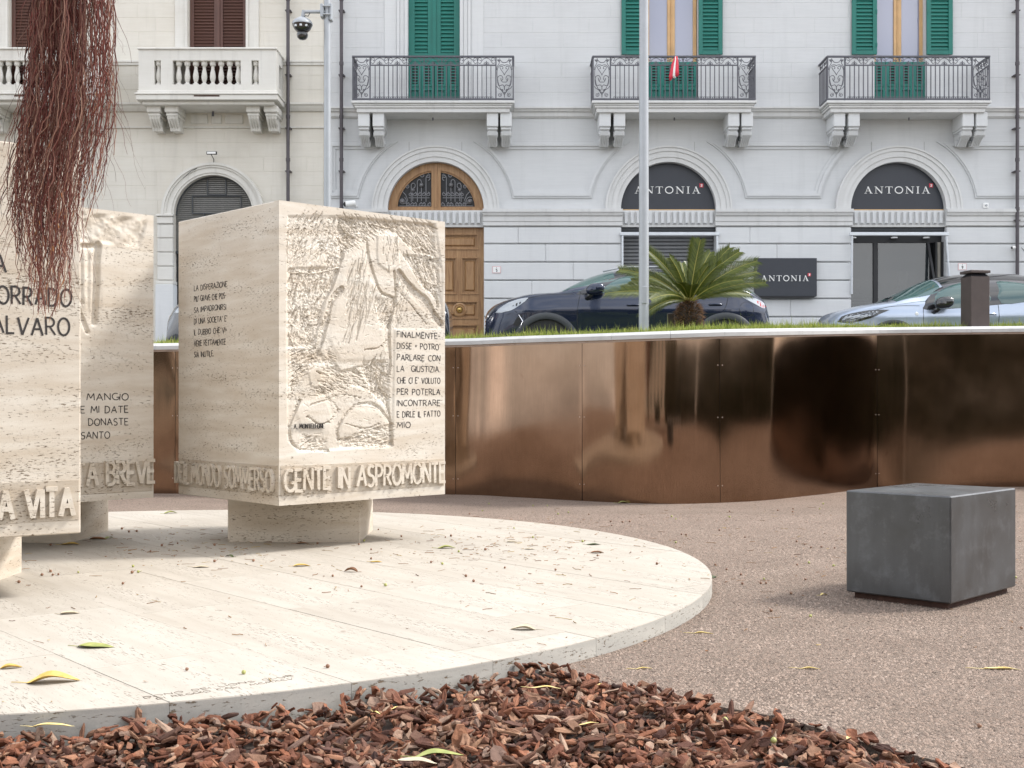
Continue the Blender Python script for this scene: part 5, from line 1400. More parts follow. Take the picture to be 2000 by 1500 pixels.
for a, b_, c, d_ in ((401.5, 403, 346, 379), (438, 439.5, 346, 379), (403, 438, 377.6, 379), (372, 469, 380.5, 382), (372, 469, 414.5, 416), (372, 373.5, 382, 414.5), (467.5, 469, 382, 414.5), (396, 397.5, 416, 492)): fbox(m_, a, b_, c, d_, D+.095, D+.12)
fbox(m_, CA[0]-76.5, CA[0]+76.5, 489, 494, D+.09, D+.14); m_.build('louvre_frame', M['clad'], cream)
fbox(MB(), 341, 345.5, 494.2, 728, D+.14, D+.19).build('door_frame', M['black'], cream)
fbox(MB(), 345.6, 493, 494.2, 728, D+.16, D+.19).build('door_panel', simple('pale_blue_door', (.50, .56, .62), .5), cream)
for s_ in (-1, 1):
    a, b_ = sorted((CA[0]+s_*77.2, CA[0]+s_*108)); y = 419
    fbox(MB(), a-1.5, b_+1.5, 419.5, 424, D-.12, D+.01, .01).build('impost', M['cream_l'], cream); fbox(MB(), a, b_, 424.3, 438, D-.09, D+.01, .01).build('impost', M['cream_l'], cream)
    y = 439
    while y < 545:
        fbox(MB(), a, b_, y, y+26.4, D-.07, D+.35, .012).build('stone', M['cream_l'], cream); y += 27.4
    fbox(MB(), a-2, b_+2, 549, 556, D-.10, D+.35, .01).build('plinth', M['cream_l'], cream); fbox(MB(), a-2, b_+2, 556.3, 735, D-.12, D+.35, .01).build('plinth', M['plaster_l'], cream)
# ------------------------------------------------------------------ street furniture, pipes, cameras, plates
def pole(name, label, cat, px, d, base_z, r0, r1, top):
    x = X(px, d); t = thing(name, label, cat, (x, d, base_z))
    MB().tube([(x, d, base_z-.1), (x, d, base_z+top)], r0, 28, True, r1).build('pole', M['polegrey'], t, smooth=True, auto=40)
    MB().lathe([(r0*1.6, -.02), (r0*1.6, .012), (r0*1.05, .02), (r0*1.02, .06)], (x, d, base_z), 28).build('base_plate', M['polegrey'], t)
    return t, x
t, x = pole('lamp_post', 'tall light grey metal lamp post in front of the navy car, left of the palm', 'lamp post', 1257.5, 14.25, Z(652, 14.25), .060, .048, 6.5)
MB().box(x-.03, x+.03, 14.18, 14.20, Z(652, 14.25)+.35, Z(652, 14.25)+.55, .004).build('inspection_cover', M['polegrey'], t)
dP = 17.0
t, xP = pole('camera_pole', 'slim grey pole with the dome camera, rising behind the carved block', 'pole', 639.5, dP, ZS, .052, .044, 6.5)
tc_ = thing('dome_camera', 'black and white dome security camera hanging from the bracket on the slim pole', 'security camera', (X(591, dP), dP, Z(50, dP)))
zb = Z(24, dP); m_ = MB(); m_.tube([(xP-.03, dP-.02, zb), (X(594, dP), dP-.02, zb)], .024, 8); m_.tube([(X(594, dP), dP-.02, zb+.02), (X(592, dP), dP-.02, Z(33, dP))], .026, 8)
m_.box(xP-.09, xP-.045, dP-.08, dP+.06, Z(36, dP), Z(10, dP), .008); m_.box(xP+.035, xP+.075, dP-.07, dP+.05, Z(42, dP), Z(9, dP), .008)
m_.tube([(xP-.05, dP-.08, Z(15, dP)), (xP+.05, dP-.08, Z(15, dP))], .012, 6); m_.tube([(xP-.05, dP-.08, Z(31, dP)), (xP+.05, dP-.08, Z(31, dP))], .012, 6)
m_.build('bracket', M['polegrey'], tc_)
m_ = MB(); m_.tube([(X(606, dP), dP-.03, zb-.02), (X(603, dP), dP-.05, zb-.07), (X(597, dP), dP-.04, zb-.06), (X(594, dP), dP-.02, Z(36, dP))], .006, 5); m_.build('cable', M['black'], tc_)
c0 = (X(591, dP), dP-.02, Z(33, dP)); k = dP/F
MB().lathe([(3*k, 0), (9*k, -3*k), (16*k, -7.5*k), (20*k, -13*k), (20*k, -16*k)], c0, 28).build('sun_shield', M['polegrey'], tc_, smooth=True, auto=45)
MB().lathe([(20*k, -16.01*k), (19.4*k, -18*k), (16*k, -25*k), (11*k, -30*k), (3*k, -32*k)], c0, 28).build('housing', M['blackgloss'], tc_, smooth=True, auto=45)
for a in (235, 305, 270):
    xx = c0[0]+17.5*k*math.cos(R(a)); yy = c0[1]+17.5*k*math.sin(R(a)); MB().box(xx-2.2*k, xx+2.2*k, yy-.012, yy+.004, c0[2]-23.5*k, c0[2]-19.5*k, .003).build('lens_window', M['alu'], tc_)
MB().lathe([(.5*k, -46*k), (6*k, -45*k), (10*k, -41*k), (11*k, -36*k), (10*k, -31*k), (5*k, -28*k)], c0, 24).build('dome', M['blackgloss'], tc_, smooth=True)

def downpipe(px, label, py_bot, w=3.4):
    y = D-.13; x = X(px, y); r = w*y/F; t = thing('downpipe', label, 'downpipe', (x, y, Z(py_bot, y)))
    MB().tube([(x, y, Z(py_bot, y)), (x, y, fz(-250))], r, 12).build('pipe', M['downpipe'], t, smooth=True, auto=50)
    for py in (-120, 20, 146, 250, 334, 430):
        MB().box(x-r*1.7, x+r*1.7, y-r*.4, D+.0, Z(py+1, y), Z(py-1, y), .003).build('bracket', M['downpipe'], t)
        MB().lathe([(r*1.25, -.03), (r*1.25, .03)], (x, y, Z(py-22, y)), 12).build('collar', M['downpipe'], t)
downpipe(562.5, 'dark brown downpipe at the right end of the cream palazzo', 700)
downpipe(666.8, 'dark brown downpipe at the left end of the grey palazzo', 700)
downpipe(1987, 'dark brown downpipe near the right edge of the picture', 700)
# white bullet cameras
def bullet(px, py, label, sgn, s=1.0):
    y = D-.12; t = thing('bullet_camera', label, 'security camera', (X(px, y), y, Z(py, y))); x, z = X(px, y), Z(py, y)
    MB().tube([(x, y-.10, z-.02*s), (x+.13*s*sgn, y-.02, z+.01*s)], .045*s, 14).build('camera_body', M['white'], t, smooth=True, auto=40)
    MB().tube([(x-.001*sgn, y-.105, z-.021*s), (x+.002*sgn, y-.098, z-.02*s)], .036*s, 14).build('lens', M['black'], t)
    MB().tube([(x+.11*s*sgn, y, z-.0), (x+.14*s*sgn, D-.0, z-.03)], .02, 8).build('mount', M['white'], t)
bullet(676, 398, 'white bullet camera above the carved block beside the left downpipe', 1, 1.2)
bullet(1972, 484, 'white bullet camera by the right-hand downpipe', 1, .6)
m_ = MB(); m_.tube([(fx(1992), D-.05, fz(484)), (fx(1999), D-.06, fz(492)), (fx(2010), D-.06, fz(497)), (fx(2020), D-.05, fz(495))], .006, 5); tag(m_.build('cable', M['black']), 'thin black cable hanging on the wall beside the right downpipe', 'cable')
t = thing('socket_box', 'small white box with a round knob on the wall right of the last arch', 'box', (fx(1924), D-.1, fz(402)))
fbox(MB(), 1919, 1929, 397, 407, D-.05, D+.0, .006).build('box', M['white'], t); MB().lathe([(.022, 0), (.018, -.02)], (fx(1924), D-.052, fz(402)), 10, 'y').build('knob', M['polegrey'], t)
# house numbers
def plate(px, py, num, label):
    w = 8.2; t = thing('house_number', label, 'plate', (fx(px), D-.06, fz(py))); y = D-.058
    fbox(MB(), px-w, px+w, py-6.6, py+6.6, y-.006, y).build('border', simple('pink_border', (.70, .42, .42), .4), t)
    fbox(MB(), px-w+1, px+w-1, py-5.6, py+5.6, y-.010, y-.0061).build('plate', M['white'], t)
    m_ = MB(); letters(m_, num, lambda u, v, n: (u, y-.010-n, v), fx(px-1.6), fx(px+1.8), fz(py+4.2), 6*K, .010, .001, 0); m_.build('numeral', M['black'], t)
    MB().lathe([(.006, 0), (.005, -.004)], (fx(px), y-.010, fz(py-4.2)), 6, 'y').build('screw', M['black'], t)
plate(970, 527.5, '5', 'white house number plate 5 with a pink border, right of the wooden door')
plate(1877, 521.5, '9', 'white house number plate 9 with a pink border, right of the open shop')
plate(1424, 527, '7', 'house number plate behind the palm fronds, left of the wall sign') if '7' in GL else None
# floodlight above cream arch
t = thing('floodlight', 'small black floodlight above the arch of the cream palazzo', 'light', (fx(420), D-.2, fz(304)))
m_ = MB(); m_.box(fx(410), fx(430), D-.26, D-.22, fz(307), fz(301), .006); o = m_.build('lamp_body', M['black'], t)
MB().box(fx(411.5), fx(428), D-.264, D-.2605, fz(306), fz(302)).build('lamp_glass', M['white'], t)
m_ = MB(); m_.tube([(fx(418), D-.22, fz(306)), (fx(419), D-.05, fz(312)), (fx(418), D-.02, fz(320))], .008, 5); m_.tube([(fx(418), D-.03, fz(320)), (fx(400), D-.02, fz(323)), (fx(378), D-.105, fz(335)), (fx(360), D-.105, fz(350))], .005, 4); m_.build('cable', M['black'], t)
# brown bollard light on the lawn
dB = 15.4; xb = X(1904.5, dB); kb = dB/F; zb = Z(640, dB)
t = thing('bollard_light', 'brown square bollard light with a flat cap, in front of the silver car', 'bollard light', (xb, dB, zb), R(10), local=True)
h = Z(541, dB)-zb; w = 19.5*kb
MB().box(-w, w, -w, w, -.1, h, .006).build('post', M['bollard'], t)
m_ = MB(); wt = w*.66
m_.add([(-w, -w, h), (w, -w, h), (w, w, h), (-w, w, h), (-wt, -wt, h+.035), (wt, -wt, h+.035), (wt, wt, h+.035), (-wt, wt, h+.035)], [(0, 1, 5, 4), (1, 2, 6, 5), (2, 3, 7, 6), (3, 0, 4, 7), (4, 5, 6, 7)]); m_.build('lens_collar', M['black'], t)
MB().box(-w*1.06, w*1.06, -w*1.06, w*1.06, h+.040, h+.075, .004).build('cap', M['bollard'], t)
# small square stake beside the palm
dS = 15.0; MBx = MB().box(X(1304, dS), X(1318, dS), dS, dS+.08, Z(640, dS)-.1, Z(612, dS), .005)
tag(MBx.build('stake', M['bollard']), 'short brown square post half hidden behind the palm trunk', 'post')

# ------------------------------------------------------------------ cars
def car(label, x0, yc, W_, L_, T, belt, paintm, spec, zs=ZS):
    """x0 nose, yc centre line, local frame: x back, -y near side"""
    t = thing('parked_car', label, 'car', (x0, yc, zs), 0, 'cars parked along the street', local=True)
    Ts = smooth_pts(T, 8); Tx = [p[0] for p in Ts]; Tz = [p[1] for p in Ts]
    Tf = lambda x: float(np.interp(x, Tx, Tz)); Bf = lambda x: interp(x, belt)
    hw = W_/2
    def plan(x):      # half width of the body seen from above, rounded nose and tail
        a = sm(min(max(x/.75, 0), 1)**.62); c = sm(min(max((L_-x)/.60, 0), 1)**.62)
        return hw*(.60+.40*a)*(.72+.28*c)
    def w_at(x, z):
        Tt = Tf(x); zsill = .20; zb_ = min(Bf(x), Tt-.035); ww = plan(x)
        if z <= zb_:
            f = (z-zsill)/max(zb_-zsill, .1)
            crease = .012*math.exp(-((z-spec.get('crease', .86))/.03)**2)
            bulge = spec.get('fend', 0)*math.exp(-((x-spec['wheels'][0][0])/.5)**2)*sm((z-.3)/.4)+spec.get('fend', 0)*math.exp(-((x-spec['wheels'][1][0])/.45)**2)*sm((z-.3)/.4)
            sc = -.022*math.exp(-((z-.62)/.14)**2)*(1 if spec['wheels'][0][0]+.5 < x < spec['wheels'][1][0]-.4 else .2)
            return ww-.05+.055*math.sin(min(max(f, 0), 1)*math.pi*.62)+crease+bulge+sc-.03*(f**6)
        base = w_at(x, zb_); cab = sm((Tt-zb_-.12)/.2); p = 3.2-.95*cab
        g_ = min(max((z-zb_)/max(Tt-zb_, .01), 0), 1); lean = 1-.06*cab*g_
        return base*lean*(1-g_**p)**(1/p)
    ns, nr = 110, 34; vs = []
    xs = [L_*(0.5-.5*math.cos(math.pi*i/ns))*.55+L_*i/ns*.45 for i in range(ns+1)]
    for x in xs:
        Tt = Tf(x); zb_ = min(Bf(x), Tt-.035); half = []
        for j in range(nr+1):
            f = j/nr
            if f < .5: z = .20+(zb_-.20)*(f/.5)
            else:
                g_ = (f-.5)/.5; g_ = math.sin(g_*math.pi/2); z = zb_+(Tt-zb_)*g_
            half.append((w_at(x, z) if j < nr else 0.0, z))
        vs += [(x, -w_, z) for w_, z in half]+[(x, w_, z) for w_, z in half[::-1][1:]]
    n = 2*nr+1; fs = []
    for i in range(ns):
        for j in range(n-1):
            q = (i*n+j, (i+1)*n+j, (i+1)*n+j+1, i*n+j+1); cx = (vs[q[0]][0]+vs[q[1]][0])/2; cz = (vs[q[0]][2]+vs[q[2]][2])/2; cy = vs[q[0]][1]
            if any((cx-wx)**2+(cz-wz)**2 < (ra+.02)**2 for wx, wz, r_, ra, rc in spec['wheels']) and abs(cy) > .4: continue
            fs.append(q)
    fs.append(tuple(range(n-1, -1, -1))); fs.append(tuple(range(ns*n, (ns+1)*n)))
    body = MB().add(vs, fs).build('body', paintm, t, smooth=True, auto=35)
    P = lambda x, z, o=.004: (x, -w_at(x, z)-o, z)
    def decal(poly, mat, name, off=.004, th=.006, parent=None, step=.05):
        """polygon in side view, laid on the body side"""
        zz = [p[1] for p in poly]; xx = [p[0] for p in poly]; m_ = MB(); nx = max(2, int((max(xx)-min(xx))/step)+1); cols = []
        for i in range(nx+1):
            x = min(xx)+(max(xx)-min(xx))*(i/nx); x = min(max(x, min(xx)+1e-4), max(xx)-1e-4); hit = []
            for k in range(len(poly)):
                a, b_ = poly[k], poly[(k+1) % len(poly)]
                if (a[0] > x) != (b_[0] > x): hit.append(a[1]+(b_[1]-a[1])*(x-a[0])/(b_[0]-a[0]))
            if len(hit) < 2: continue
            cols.append((x, min(hit), max(hit)))
        nz = 7; V_ = []; F_ = []
        for x, za, zb_ in cols:
            for j in range(nz+1): z = za+(zb_-za)*j/nz; V_.append(P(x, z, off))
        for i in range(len(cols)-1):
            for j in range(nz): F_.append((i*(nz+1)+j, (i+1)*(nz+1)+j, (i+1)*(nz+1)+j+1, i*(nz+1)+j+1))
        b0 = len(V_)
        # rim going back into the body
        edge = [i*(nz+1) for i in range(len(cols))]+[(len(cols)-1)*(nz+1)+j for j in range(1, nz+1)]+[i*(nz+1)+nz for i in range(len(cols)-2, -1, -1)]+[j for j in range(nz-1, 0, -1)]
        for e in edge: v = V_[e]; V_.append((v[0], v[1]+th+off, v[2]))
        for i in range(len(edge)): j = (i+1) % len(edge); F_.append((edge[j], edge[i], b0+i, b0+j))
        return m_.add(V_, F_).build(name, mat, parent or t, smooth=True, auto=50)
    def both(fn): fn(1)
    # greenhouse: surround, panes, pillars
    for nm, poly in spec['surround']: decal(smooth_poly(poly), M['blackgloss'], nm, .003)
    for poly in spec['panes']: decal(smooth_poly(poly), M['carglass'], 'side_window', .008)
    # windscreen and rear glass on the centre skin
    def skin(xa, xb, ga, gb, mat, name, off=.004, nx=18, ny=16):
        m_ = MB()
        def f(u, v):
            x = xa+(xb-xa)*u; Tt = Tf(x); zb_ = min(Bf(x), Tt-.035); g_ = ga if False else None
            s_ = -1+2*v; a = abs(s_)
            gg = 1-(1-ga)*a**1.6 if True else 1
            z = zb_+(Tt-zb_)*gg; yv = w_at(x, min(z, Tt-1e-4))*1.0
            # blend from centre to the chosen height of the section
            y = yv*(a**.5 if a > 0 else 0); z2 = z
            # find z for this y on the section (monotone)
            lo, hi = zb_, Tt
            for _ in range(18):
                mid = (lo+hi)/2
                if w_at(x, mid) > y: lo = mid
                else: hi = mid
            dz = (Tf(x+.03)-Tf(x-.03))/.06; l_ = math.hypot(1, dz)
            return (x-off*dz/l_, (y if s_ > 0 else -y)*1.0, lo+off/l_)
        m_.grid(f, nx, ny, False); return m_.build(name, mat, t, smooth=True)
    for (xa, xb, ga, nm) in spec['screens']: skin(xa, xb, ga, 0, M['carglass'], nm)
    if 'roof' in spec: skin(spec['roof'][0], spec['roof'][1], .35, 0, M['blackgloss'], 'roof', .006, 24)
    for poly, mat, nm in spec['decals']: decal(smooth_poly(poly) if len(poly) > 5 else poly, mat, nm, .006, .01)
    for line, wd in spec['seams']:
        Lf, Rt = strip(smooth_pts(line, 5), wd); m_ = MB(); V_ = [P(p.x, p.y, .0016) for p in Lf]+[P(p.x, p.y, .0016) for p in Rt]; n_ = len(Lf)
        m_.add(V_, [(n_+i, n_+i+1, i+1, i) for i in range(n_-1)]); m_.build('panel_seam', M['black'], t)
    # wheels
    for (wx, wz, r_, ra, rc) in spec['wheels']:
        for sd in (-1, 1):
            yo = sd*(hw-.03)
            m_ = MB(); m_.lathe([(ra+.02, 0), (ra+.02, -sd*.28)], (wx, yo, wz), 28, 'y'); m_.build('wheel_well', M['black'], t)
            wy = yo-sd*.02
            tr = MB(); tr.lathe([(r_*.68, 0), (r_*.9, 0), (r_*.985, -sd*.02), (r_, -sd*.05), (r_, -sd*.18), (r_*.9, -sd*.2)], (wx, wy, wz), 40, 'y')
            whl = tr.build('wheel', M['tyre'], t, smooth=True, auto=40)
            m_ = MB(); m_.lathe([(r_*.70, sd*.004), (r_*.66, -sd*.01), (r_*.63, -sd*.05)], (wx, wy, wz), 36, 'y')
            for k in range(10):
                a = 2*math.pi*k/10+.18*(k % 2); ca, sa_ = math.cos(a), math.sin(a)
                m_.tube([(wx+ca*r_*.12, wy-sd*.02, wz+sa_*r_*.12), (wx+ca*r_*.4, wy-sd*.006, wz+sa_*r_*.4), (wx+ca*r_*.67, wy-sd*.006, wz+sa_*r_*.67)], [.028, .017, .02], 5)
            m_.lathe([(r_*.18, -sd*.02), (r_*.16, sd*.0), (r_*.05, sd*.002)], (wx, wy, wz), 16, 'y'); m_.build('rim', M['rim'], whl)
        # arch cladding laid on the near side
        A_ = []; 
        for i in range(33):
            a = R(-5+190*i/32)
            for k_, rr_ in enumerate((ra-.005, ra+.01, rc-.01, rc)):
                x = wx+rr_*math.cos(a); z = wz+rr_*math.sin(a); z = max(z, .2); yv = -w_at(min(max(x, .01), L_-.01), z)
                A_.append((x, yv-(.012 if 0 < k_ < 3 else .002), z))
            x = wx+(ra-.005)*math.cos(a); z = max(wz+(ra-.005)*math.sin(a), .2); A_.append((x, -w_at(min(max(x, .01), L_-.01), z)+.09, z))
        m_ = MB(); m_.add(A_, [(i*5+a, (i+1)*5+a, (i+1)*5+b_, i*5+b_) for i in range(32) for a, b_ in ((4, 0), (0, 1), (1, 2), (2, 3))]); m_.build('wheel_arch', spec.get('archmat', M['clad']), t, smooth=True, auto=50)
    # mirror
    mx_, mz_, ms = spec['mirror']; yb = -w_at(mx_, mz_-.09)
    m_ = MB(); m_.grid(lambda u, v: (mx_+.135*ms*math.copysign(abs(math.cos(2*math.pi*u))**.8, math.cos(2*math.pi*u))*math.sin(math.pi*v)**.6+.01, yb-.13+.09*math.cos(math.pi*v)*(-1), mz_+.085*ms*math.copysign(abs(math.sin(2*math.pi*u))**.85, math.sin(2*math.pi*u))*math.sin(math.pi*v)**.6+.018*math.cos(2*math.pi*u)), 24, 12)
    mr = m_.build('wing_mirror', spec['mirrormat'], t, smooth=True)
    m_ = MB(); m_.tube([(mx_-.10*ms, yb+.02, mz_-.12*ms), (mx_-.06*ms, yb-.05, mz_-.09*ms), (mx_-.02, yb-.10, mz_-.03)], [.05, .04, .035], 8); m_.build('mirror_foot', M['blackgloss'], mr, smooth=True)
    for hx, hz_ in spec['handles']:
        m_ = MB(); m_.tube([P(hx-.10, hz_-.004, -.004), P(hx-.08, hz_, .022), P(hx, hz_+.004, .03), P(hx+.08, hz_, .022), P(hx+.10, hz_-.004, -.004)], [.008, .014, .016, .014, .008], 8); m_.build('door_handle', paintm, t, smooth=True)
    # number plate strips, grille
    for fn in spec.get('extra', []): fn(t, P, w_at, Tf)
    return t
def smooth_poly(poly, k=3):
    out = []; n = len(poly); P_ = [np.array(p, float) for p in poly]
    for i in range(n):
        a, b_, c, d_ = P_[i-1], P_[i], P_[(i+1) % n], P_[(i+2) % n]
        seg = np.linalg.norm(c-b_)
        for j in range(k):
            t_ = j/k; tn1 = (c-a)*.5; tn2 = (d_-b_)*.5; l1 = np.linalg.norm(tn1)+1e-9; l2 = np.linalg.norm(tn2)+1e-9
            tn1 = tn1/l1*min(l1, seg*.5); tn2 = tn2/l2*min(l2, seg*.5)
            h00 = 2*t_**3-3*t_**2+1; h10 = t_**3-2*t_**2+t_; h01 = -2*t_**3+3*t_**2; h11 = t_**3-t_**2
            out.append(tuple(h00*b_+h10*tn1+h01*c+h11*tn2))
    return out
PT = [(0, .52), (.004, .72), (.02, .87), (.09, .95), (.16, .99), (.33, 1.055), (.63, 1.125), (.9, 1.145), (1.10, 1.16), (1.3, 1.27), (1.56, 1.405), (1.96, 1.515), (2.23, 1.535), (2.6, 1.535), (2.9, 1.52), (3.2, 1.47), (3.45, 1.40), (3.65, 1.32), (3.88, 1.20), (4.0, 1.13), (4.10, 1.05), (4.16, .93), (4.185, .75), (4.19, .50)]
PB = [(0, .6), (.15, .84), (.35, .95), (.65, 1.03), (1.1, 1.085), (1.5, 1.085), (2.3, 1.10), (3.2, 1.13), (3.6, 1.12), (3.9, 1.05), (4.1, .95), (4.19, .7)]
def grille_puma(t, P, w_at, Tf):
    for k in range(9):
        z = .80-k*.055; m_ = MB(); m_.tube([(.02-.012, -w_, z) if False else (.004+.05*(abs(w_)/.5)**2, w_, z) for w_ in np.linspace(-.5, .5, 13)], .014, 6); m_.build('grille_bar', M['chrome'], t)
    m_ = MB(); m_.tube([P(.50, .80, .005), P(.56, .70, .012), P(.52, .60, .01)], [.006, .012, .006], 6); m_.build('fog_lamp_trim', M['chrome'], t)
    m_ = MB(); m_.tube([P(1.7, 1.485, -.03) if False else (x, -w_at(x, Tf(x)-.06)*.93, Tf(x)+.0) for x in np.linspace(1.75, 3.4, 14)], .014, 6); m_.build('roof_rail', M['polegrey'], t, smooth=True)
def pumaspec(body, lamp=True):
    return dict(wheels=[(.895, .34, .345, .40, .49), (3.49, .34, .345, .40, .49)], fend=.02, crease=.862,
      surround=[('window_surround', [(1.33, 1.095), (1.62, 1.255), (1.93, 1.40), (2.25, 1.445), (2.70, 1.445), (3.15, 1.395), (3.5, 1.29), (3.66, 1.19), (3.3, 1.13), (2.3, 1.10)])],
      panes=[[(1.66, 1.115), (1.80, 1.24), (1.96, 1.345), (2.25, 1.40), (2.48, 1.405), (2.48, 1.125)], [(2.56, 1.13), (2.56, 1.405), (2.8, 1.40), (3.05, 1.365), (3.2, 1.16)], [(3.26, 1.165), (3.13, 1.345), (3.42, 1.28), (3.55, 1.19)]],
      screens=[(1.14, 1.90, .25, 'windscreen'), (3.50, 3.95, .4, 'rear_window')],
      decals=[([(.156, .844), (.22, .91), (.349, .984), (.50, 1.03), (.641, 1.047), (.60, 1.0), (.50, .93), (.40, .87), (.23, .837)], M['lampglass'], 'headlight'),
              ([(.37, .91), (.47, .97), (.57, 1.01), (.55, .98), (.46, .91)], M['black'], 'headlight_bezel'),
              ([(3.72, 1.07), (3.93, 1.05), (4.06, 1.00), (4.14, .93), (4.08, .90), (3.93, .96), (3.80, 1.02)], M['lampglass'], 'tail_light'),
              ([(3.93, 1.03), (4.04, .99), (4.12, .93), (4.07, .91), (4.0, .94)], M['redlamp'], 'tail_light_lens'),
              ([(.50, .62), (.55, .80), (.48, .78), (.42, .66)], M['black'], 'fog_lamp_recess'),
              ([(1.4, .21), (3.0, .21), (3.0, .30), (1.4, .30)], M['clad'], 'sill_cladding')],
      seams=[([(1.39, 1.09), (1.36, .95), (1.345, .75), (1.36, .5), (1.37, .3)], .008), ([(2.45, 1.10), (2.455, .8), (2.45, .3)], .008), ([(3.53, 1.12), (3.50, .95), (3.42, .78), (3.40, .70)], .008),
             ([(.62, 1.035), (.9, 1.09), (1.3, 1.10)], .007), ([(3.80+.11*math.cos(a), .877+.11*math.sin(a)) for a in np.linspace(0, 6.283, 13)], .005),
             ([(.44, .86), (.52, .80), (.62, .72)], .006)],
      mirror=(1.59, 1.16, 1.0), mirrormat=body, handles=[(2.16, .937), (3.34, .944)], extra=[grille_puma])
yside = 17.6; W1 = 1.80
car('navy blue car parked behind the palm and the grey lamp post', X(945.5, yside)+.0, yside+W1/2, W1, 4.19, PT, PB, M['navy'], pumaspec(M['navy']))
car('dark car mostly hidden behind the carved block, headlight and tail showing', X(307, yside)+.02, yside+W1/2, W1, 4.19, PT, PB, M['darkcar'], pumaspec(M['darkcar']))
AT = [(0, .45), (.005, .62), (.03, .76), (.09, .86), (.2, .915), (.47, .985), (.75, 1.03), (.88, 1.05), (1.15, 1.18), (1.45, 1.325), (1.68, 1.415), (1.95, 1.465), (2.24, 1.49), (2.7, 1.495), (3.05, 1.46), (3.3, 1.38), (3.5, 1.22), (3.62, 1.05), (3.68, .85), (3.70, .5)]
AB = [(0, .55), (.15, .76), (.4, .86), (.8, .93), (1.2, .945), (1.5, .93), (2.3, .96), (3.0, 1.05), (3.4, 1.1), (3.6, .95), (3.7, .7)]
def aygo_extra(t, P, w_at, Tf):
    m_ = MB(); m_.lathe([(.066, 0), (.066, -.012), (.05, -.014)], (0, 0, .73), 20, 'x'); b_ = m_.build('badge', M['blackgloss'], t)
    m_ = MB()
    for rx, rz, cz in ((.055, .036, 0), (.018, .034, 0), (.036, .015, .012)): m_.tube([(-.018, rx*math.cos(a), .73+cz+rz*math.sin(a)) for a in np.linspace(0, 6.283, 17)], .005, 5)
    m_.build('emblem', M['chrome'], b_)
    m_ = MB(); m_.grid(lambda u, v: (.01+.08*(abs(u-.5)*2)**2*(1)-.012, (u-.5)*1.0, .30+.30*v), 12, 4, True); m_.build('grille', M['black'], t)
    m_ = MB(); m_.lathe([(.028, 0), (.022, -.012)], P(1.2, .83, .002), 12, 'y'); m_.build('side_indicator', M['white'], t)
    m_ = MB(); m_.tube([(.86, -.6, 1.045), (1.02, -.35, 1.115), (1.0, -.02, 1.125)], .01, 5); m_.build('wiper', M['black'], t)
aspec = dict(wheels=[(.86, .32, .325, .375, .425), (3.29, .32, .325, .375, .425)], fend=.03, crease=.80,
  surround=[('window_surround', [(1.30, .90), (1.35, 1.03), (1.55, 1.20), (1.80, 1.31), (2.10, 1.35), (2.60, 1.36), (3.05, 1.29), (3.32, 1.17), (3.36, 1.08), (2.6, .985), (1.6, .90)])],
  panes=[[(1.47, .93), (1.50, 1.10), (1.66, 1.215), (1.87, 1.295), (2.28, 1.32), (2.28, .965)], [(2.44, .985), (2.44, 1.32), (2.7, 1.315), (2.98, 1.25), (3.10, 1.13), (3.0, 1.05)]],
  screens=[(.92, 1.62, .22, 'windscreen'), (3.25, 3.58, .4, 'rear_window')], roof=(1.66, 3.22),
  decals=[([(.12, .73), (.15, .80), (.26, .845), (.50, .885), (.80, .89), (.68, .84), (.56, .78), (.40, .73), (.27, .70)], M['blackgloss'], 'headlight_surround'),
          ([(.17, .75), (.19, .80), (.30, .835), (.50, .865), (.66, .872), (.54, .81), (.42, .765), (.28, .735)], M['lampglass'], 'headlight'),
          ([(3.35, .95), (3.55, .93), (3.62, .75), (3.5, .72), (3.42, .80)], M['redlamp'], 'tail_light'),
          ([(1.3, .21), (2.9, .21), (2.9, .33), (1.3, .33)], M['clad'], 'sill_cladding')],
  seams=[([(1.305, .93), (1.30, .8), (1.31, .5), (1.34, .3)], .008), ([(2.41, .99), (2.415, .8), (2.40, .3)], .008), ([(.55, .875), (.8, .935), (1.0, .95), (1.25, .95)], .007), ([(.27, .70), (.40, .68), (.48, .62)], .006)],
  mirror=(1.56, .985, 1.05), mirrormat=M['blackgloss'], handles=[(2.28, .825)], extra=[aygo_extra])
car('silver blue hatchback with a black roof, at the right behind the bollard light', 4.74, 17.9+.87, 1.74, 3.70, AT, AB, M['silver'], aspec)

# ------------------------------------------------------------------ cycad palm
dC = 14.75; cbx, cbz = X(1346, dC), Z(640, dC)
t = thing('sago_palm', 'short sago palm with arching green fronds on the lawn, in front of the navy car', 'palm', (cbx, dC, cbz))
kc = dC/F; rr = random.Random(9)
m_ = MB(); m_.lathe([(22*kc, -.05), (25*kc, 12*kc), (25*kc, 28*kc), (19*kc, 44*kc), (8*kc, 52*kc)], (cbx, dC, cbz), 18); tr = m_.build('trunk', M['soil'], t, smooth=True)
sc = MB()
for i in range(900):
    a = rr.uniform(0, 6.28); u = rr.random(); r_ = interp(u, [(0, 22), (.25, 25), (.6, 25), (.9, 17), (1, 8)])*kc; z = cbz+u*50*kc
    dx, dy = math.cos(a), math.sin(a); L_ = rr.uniform(.04, .085); up = rr.uniform(-.4, .9); w_ = rr.uniform(.005, .012)
    p0 = Vector((cbx+dx*r_*.9, dC+dy*r_*.9, z)); tip = p0+Vector((dx, dy, up)).normalized()*L_; sd = Vector((-dy, dx, 0))*w_
    sc.add([p0-sd, p0+sd, p0+Vector((0, 0, w_)), tip], [(0, 1, 3), (1, 2, 3), (2, 0, 3), (0, 2, 1)])
tag(sc.build('trunk_scales', M['cyctrunk'], t), kind='stuff')
base = Vector((cbx, dC, cbz+46*kc))
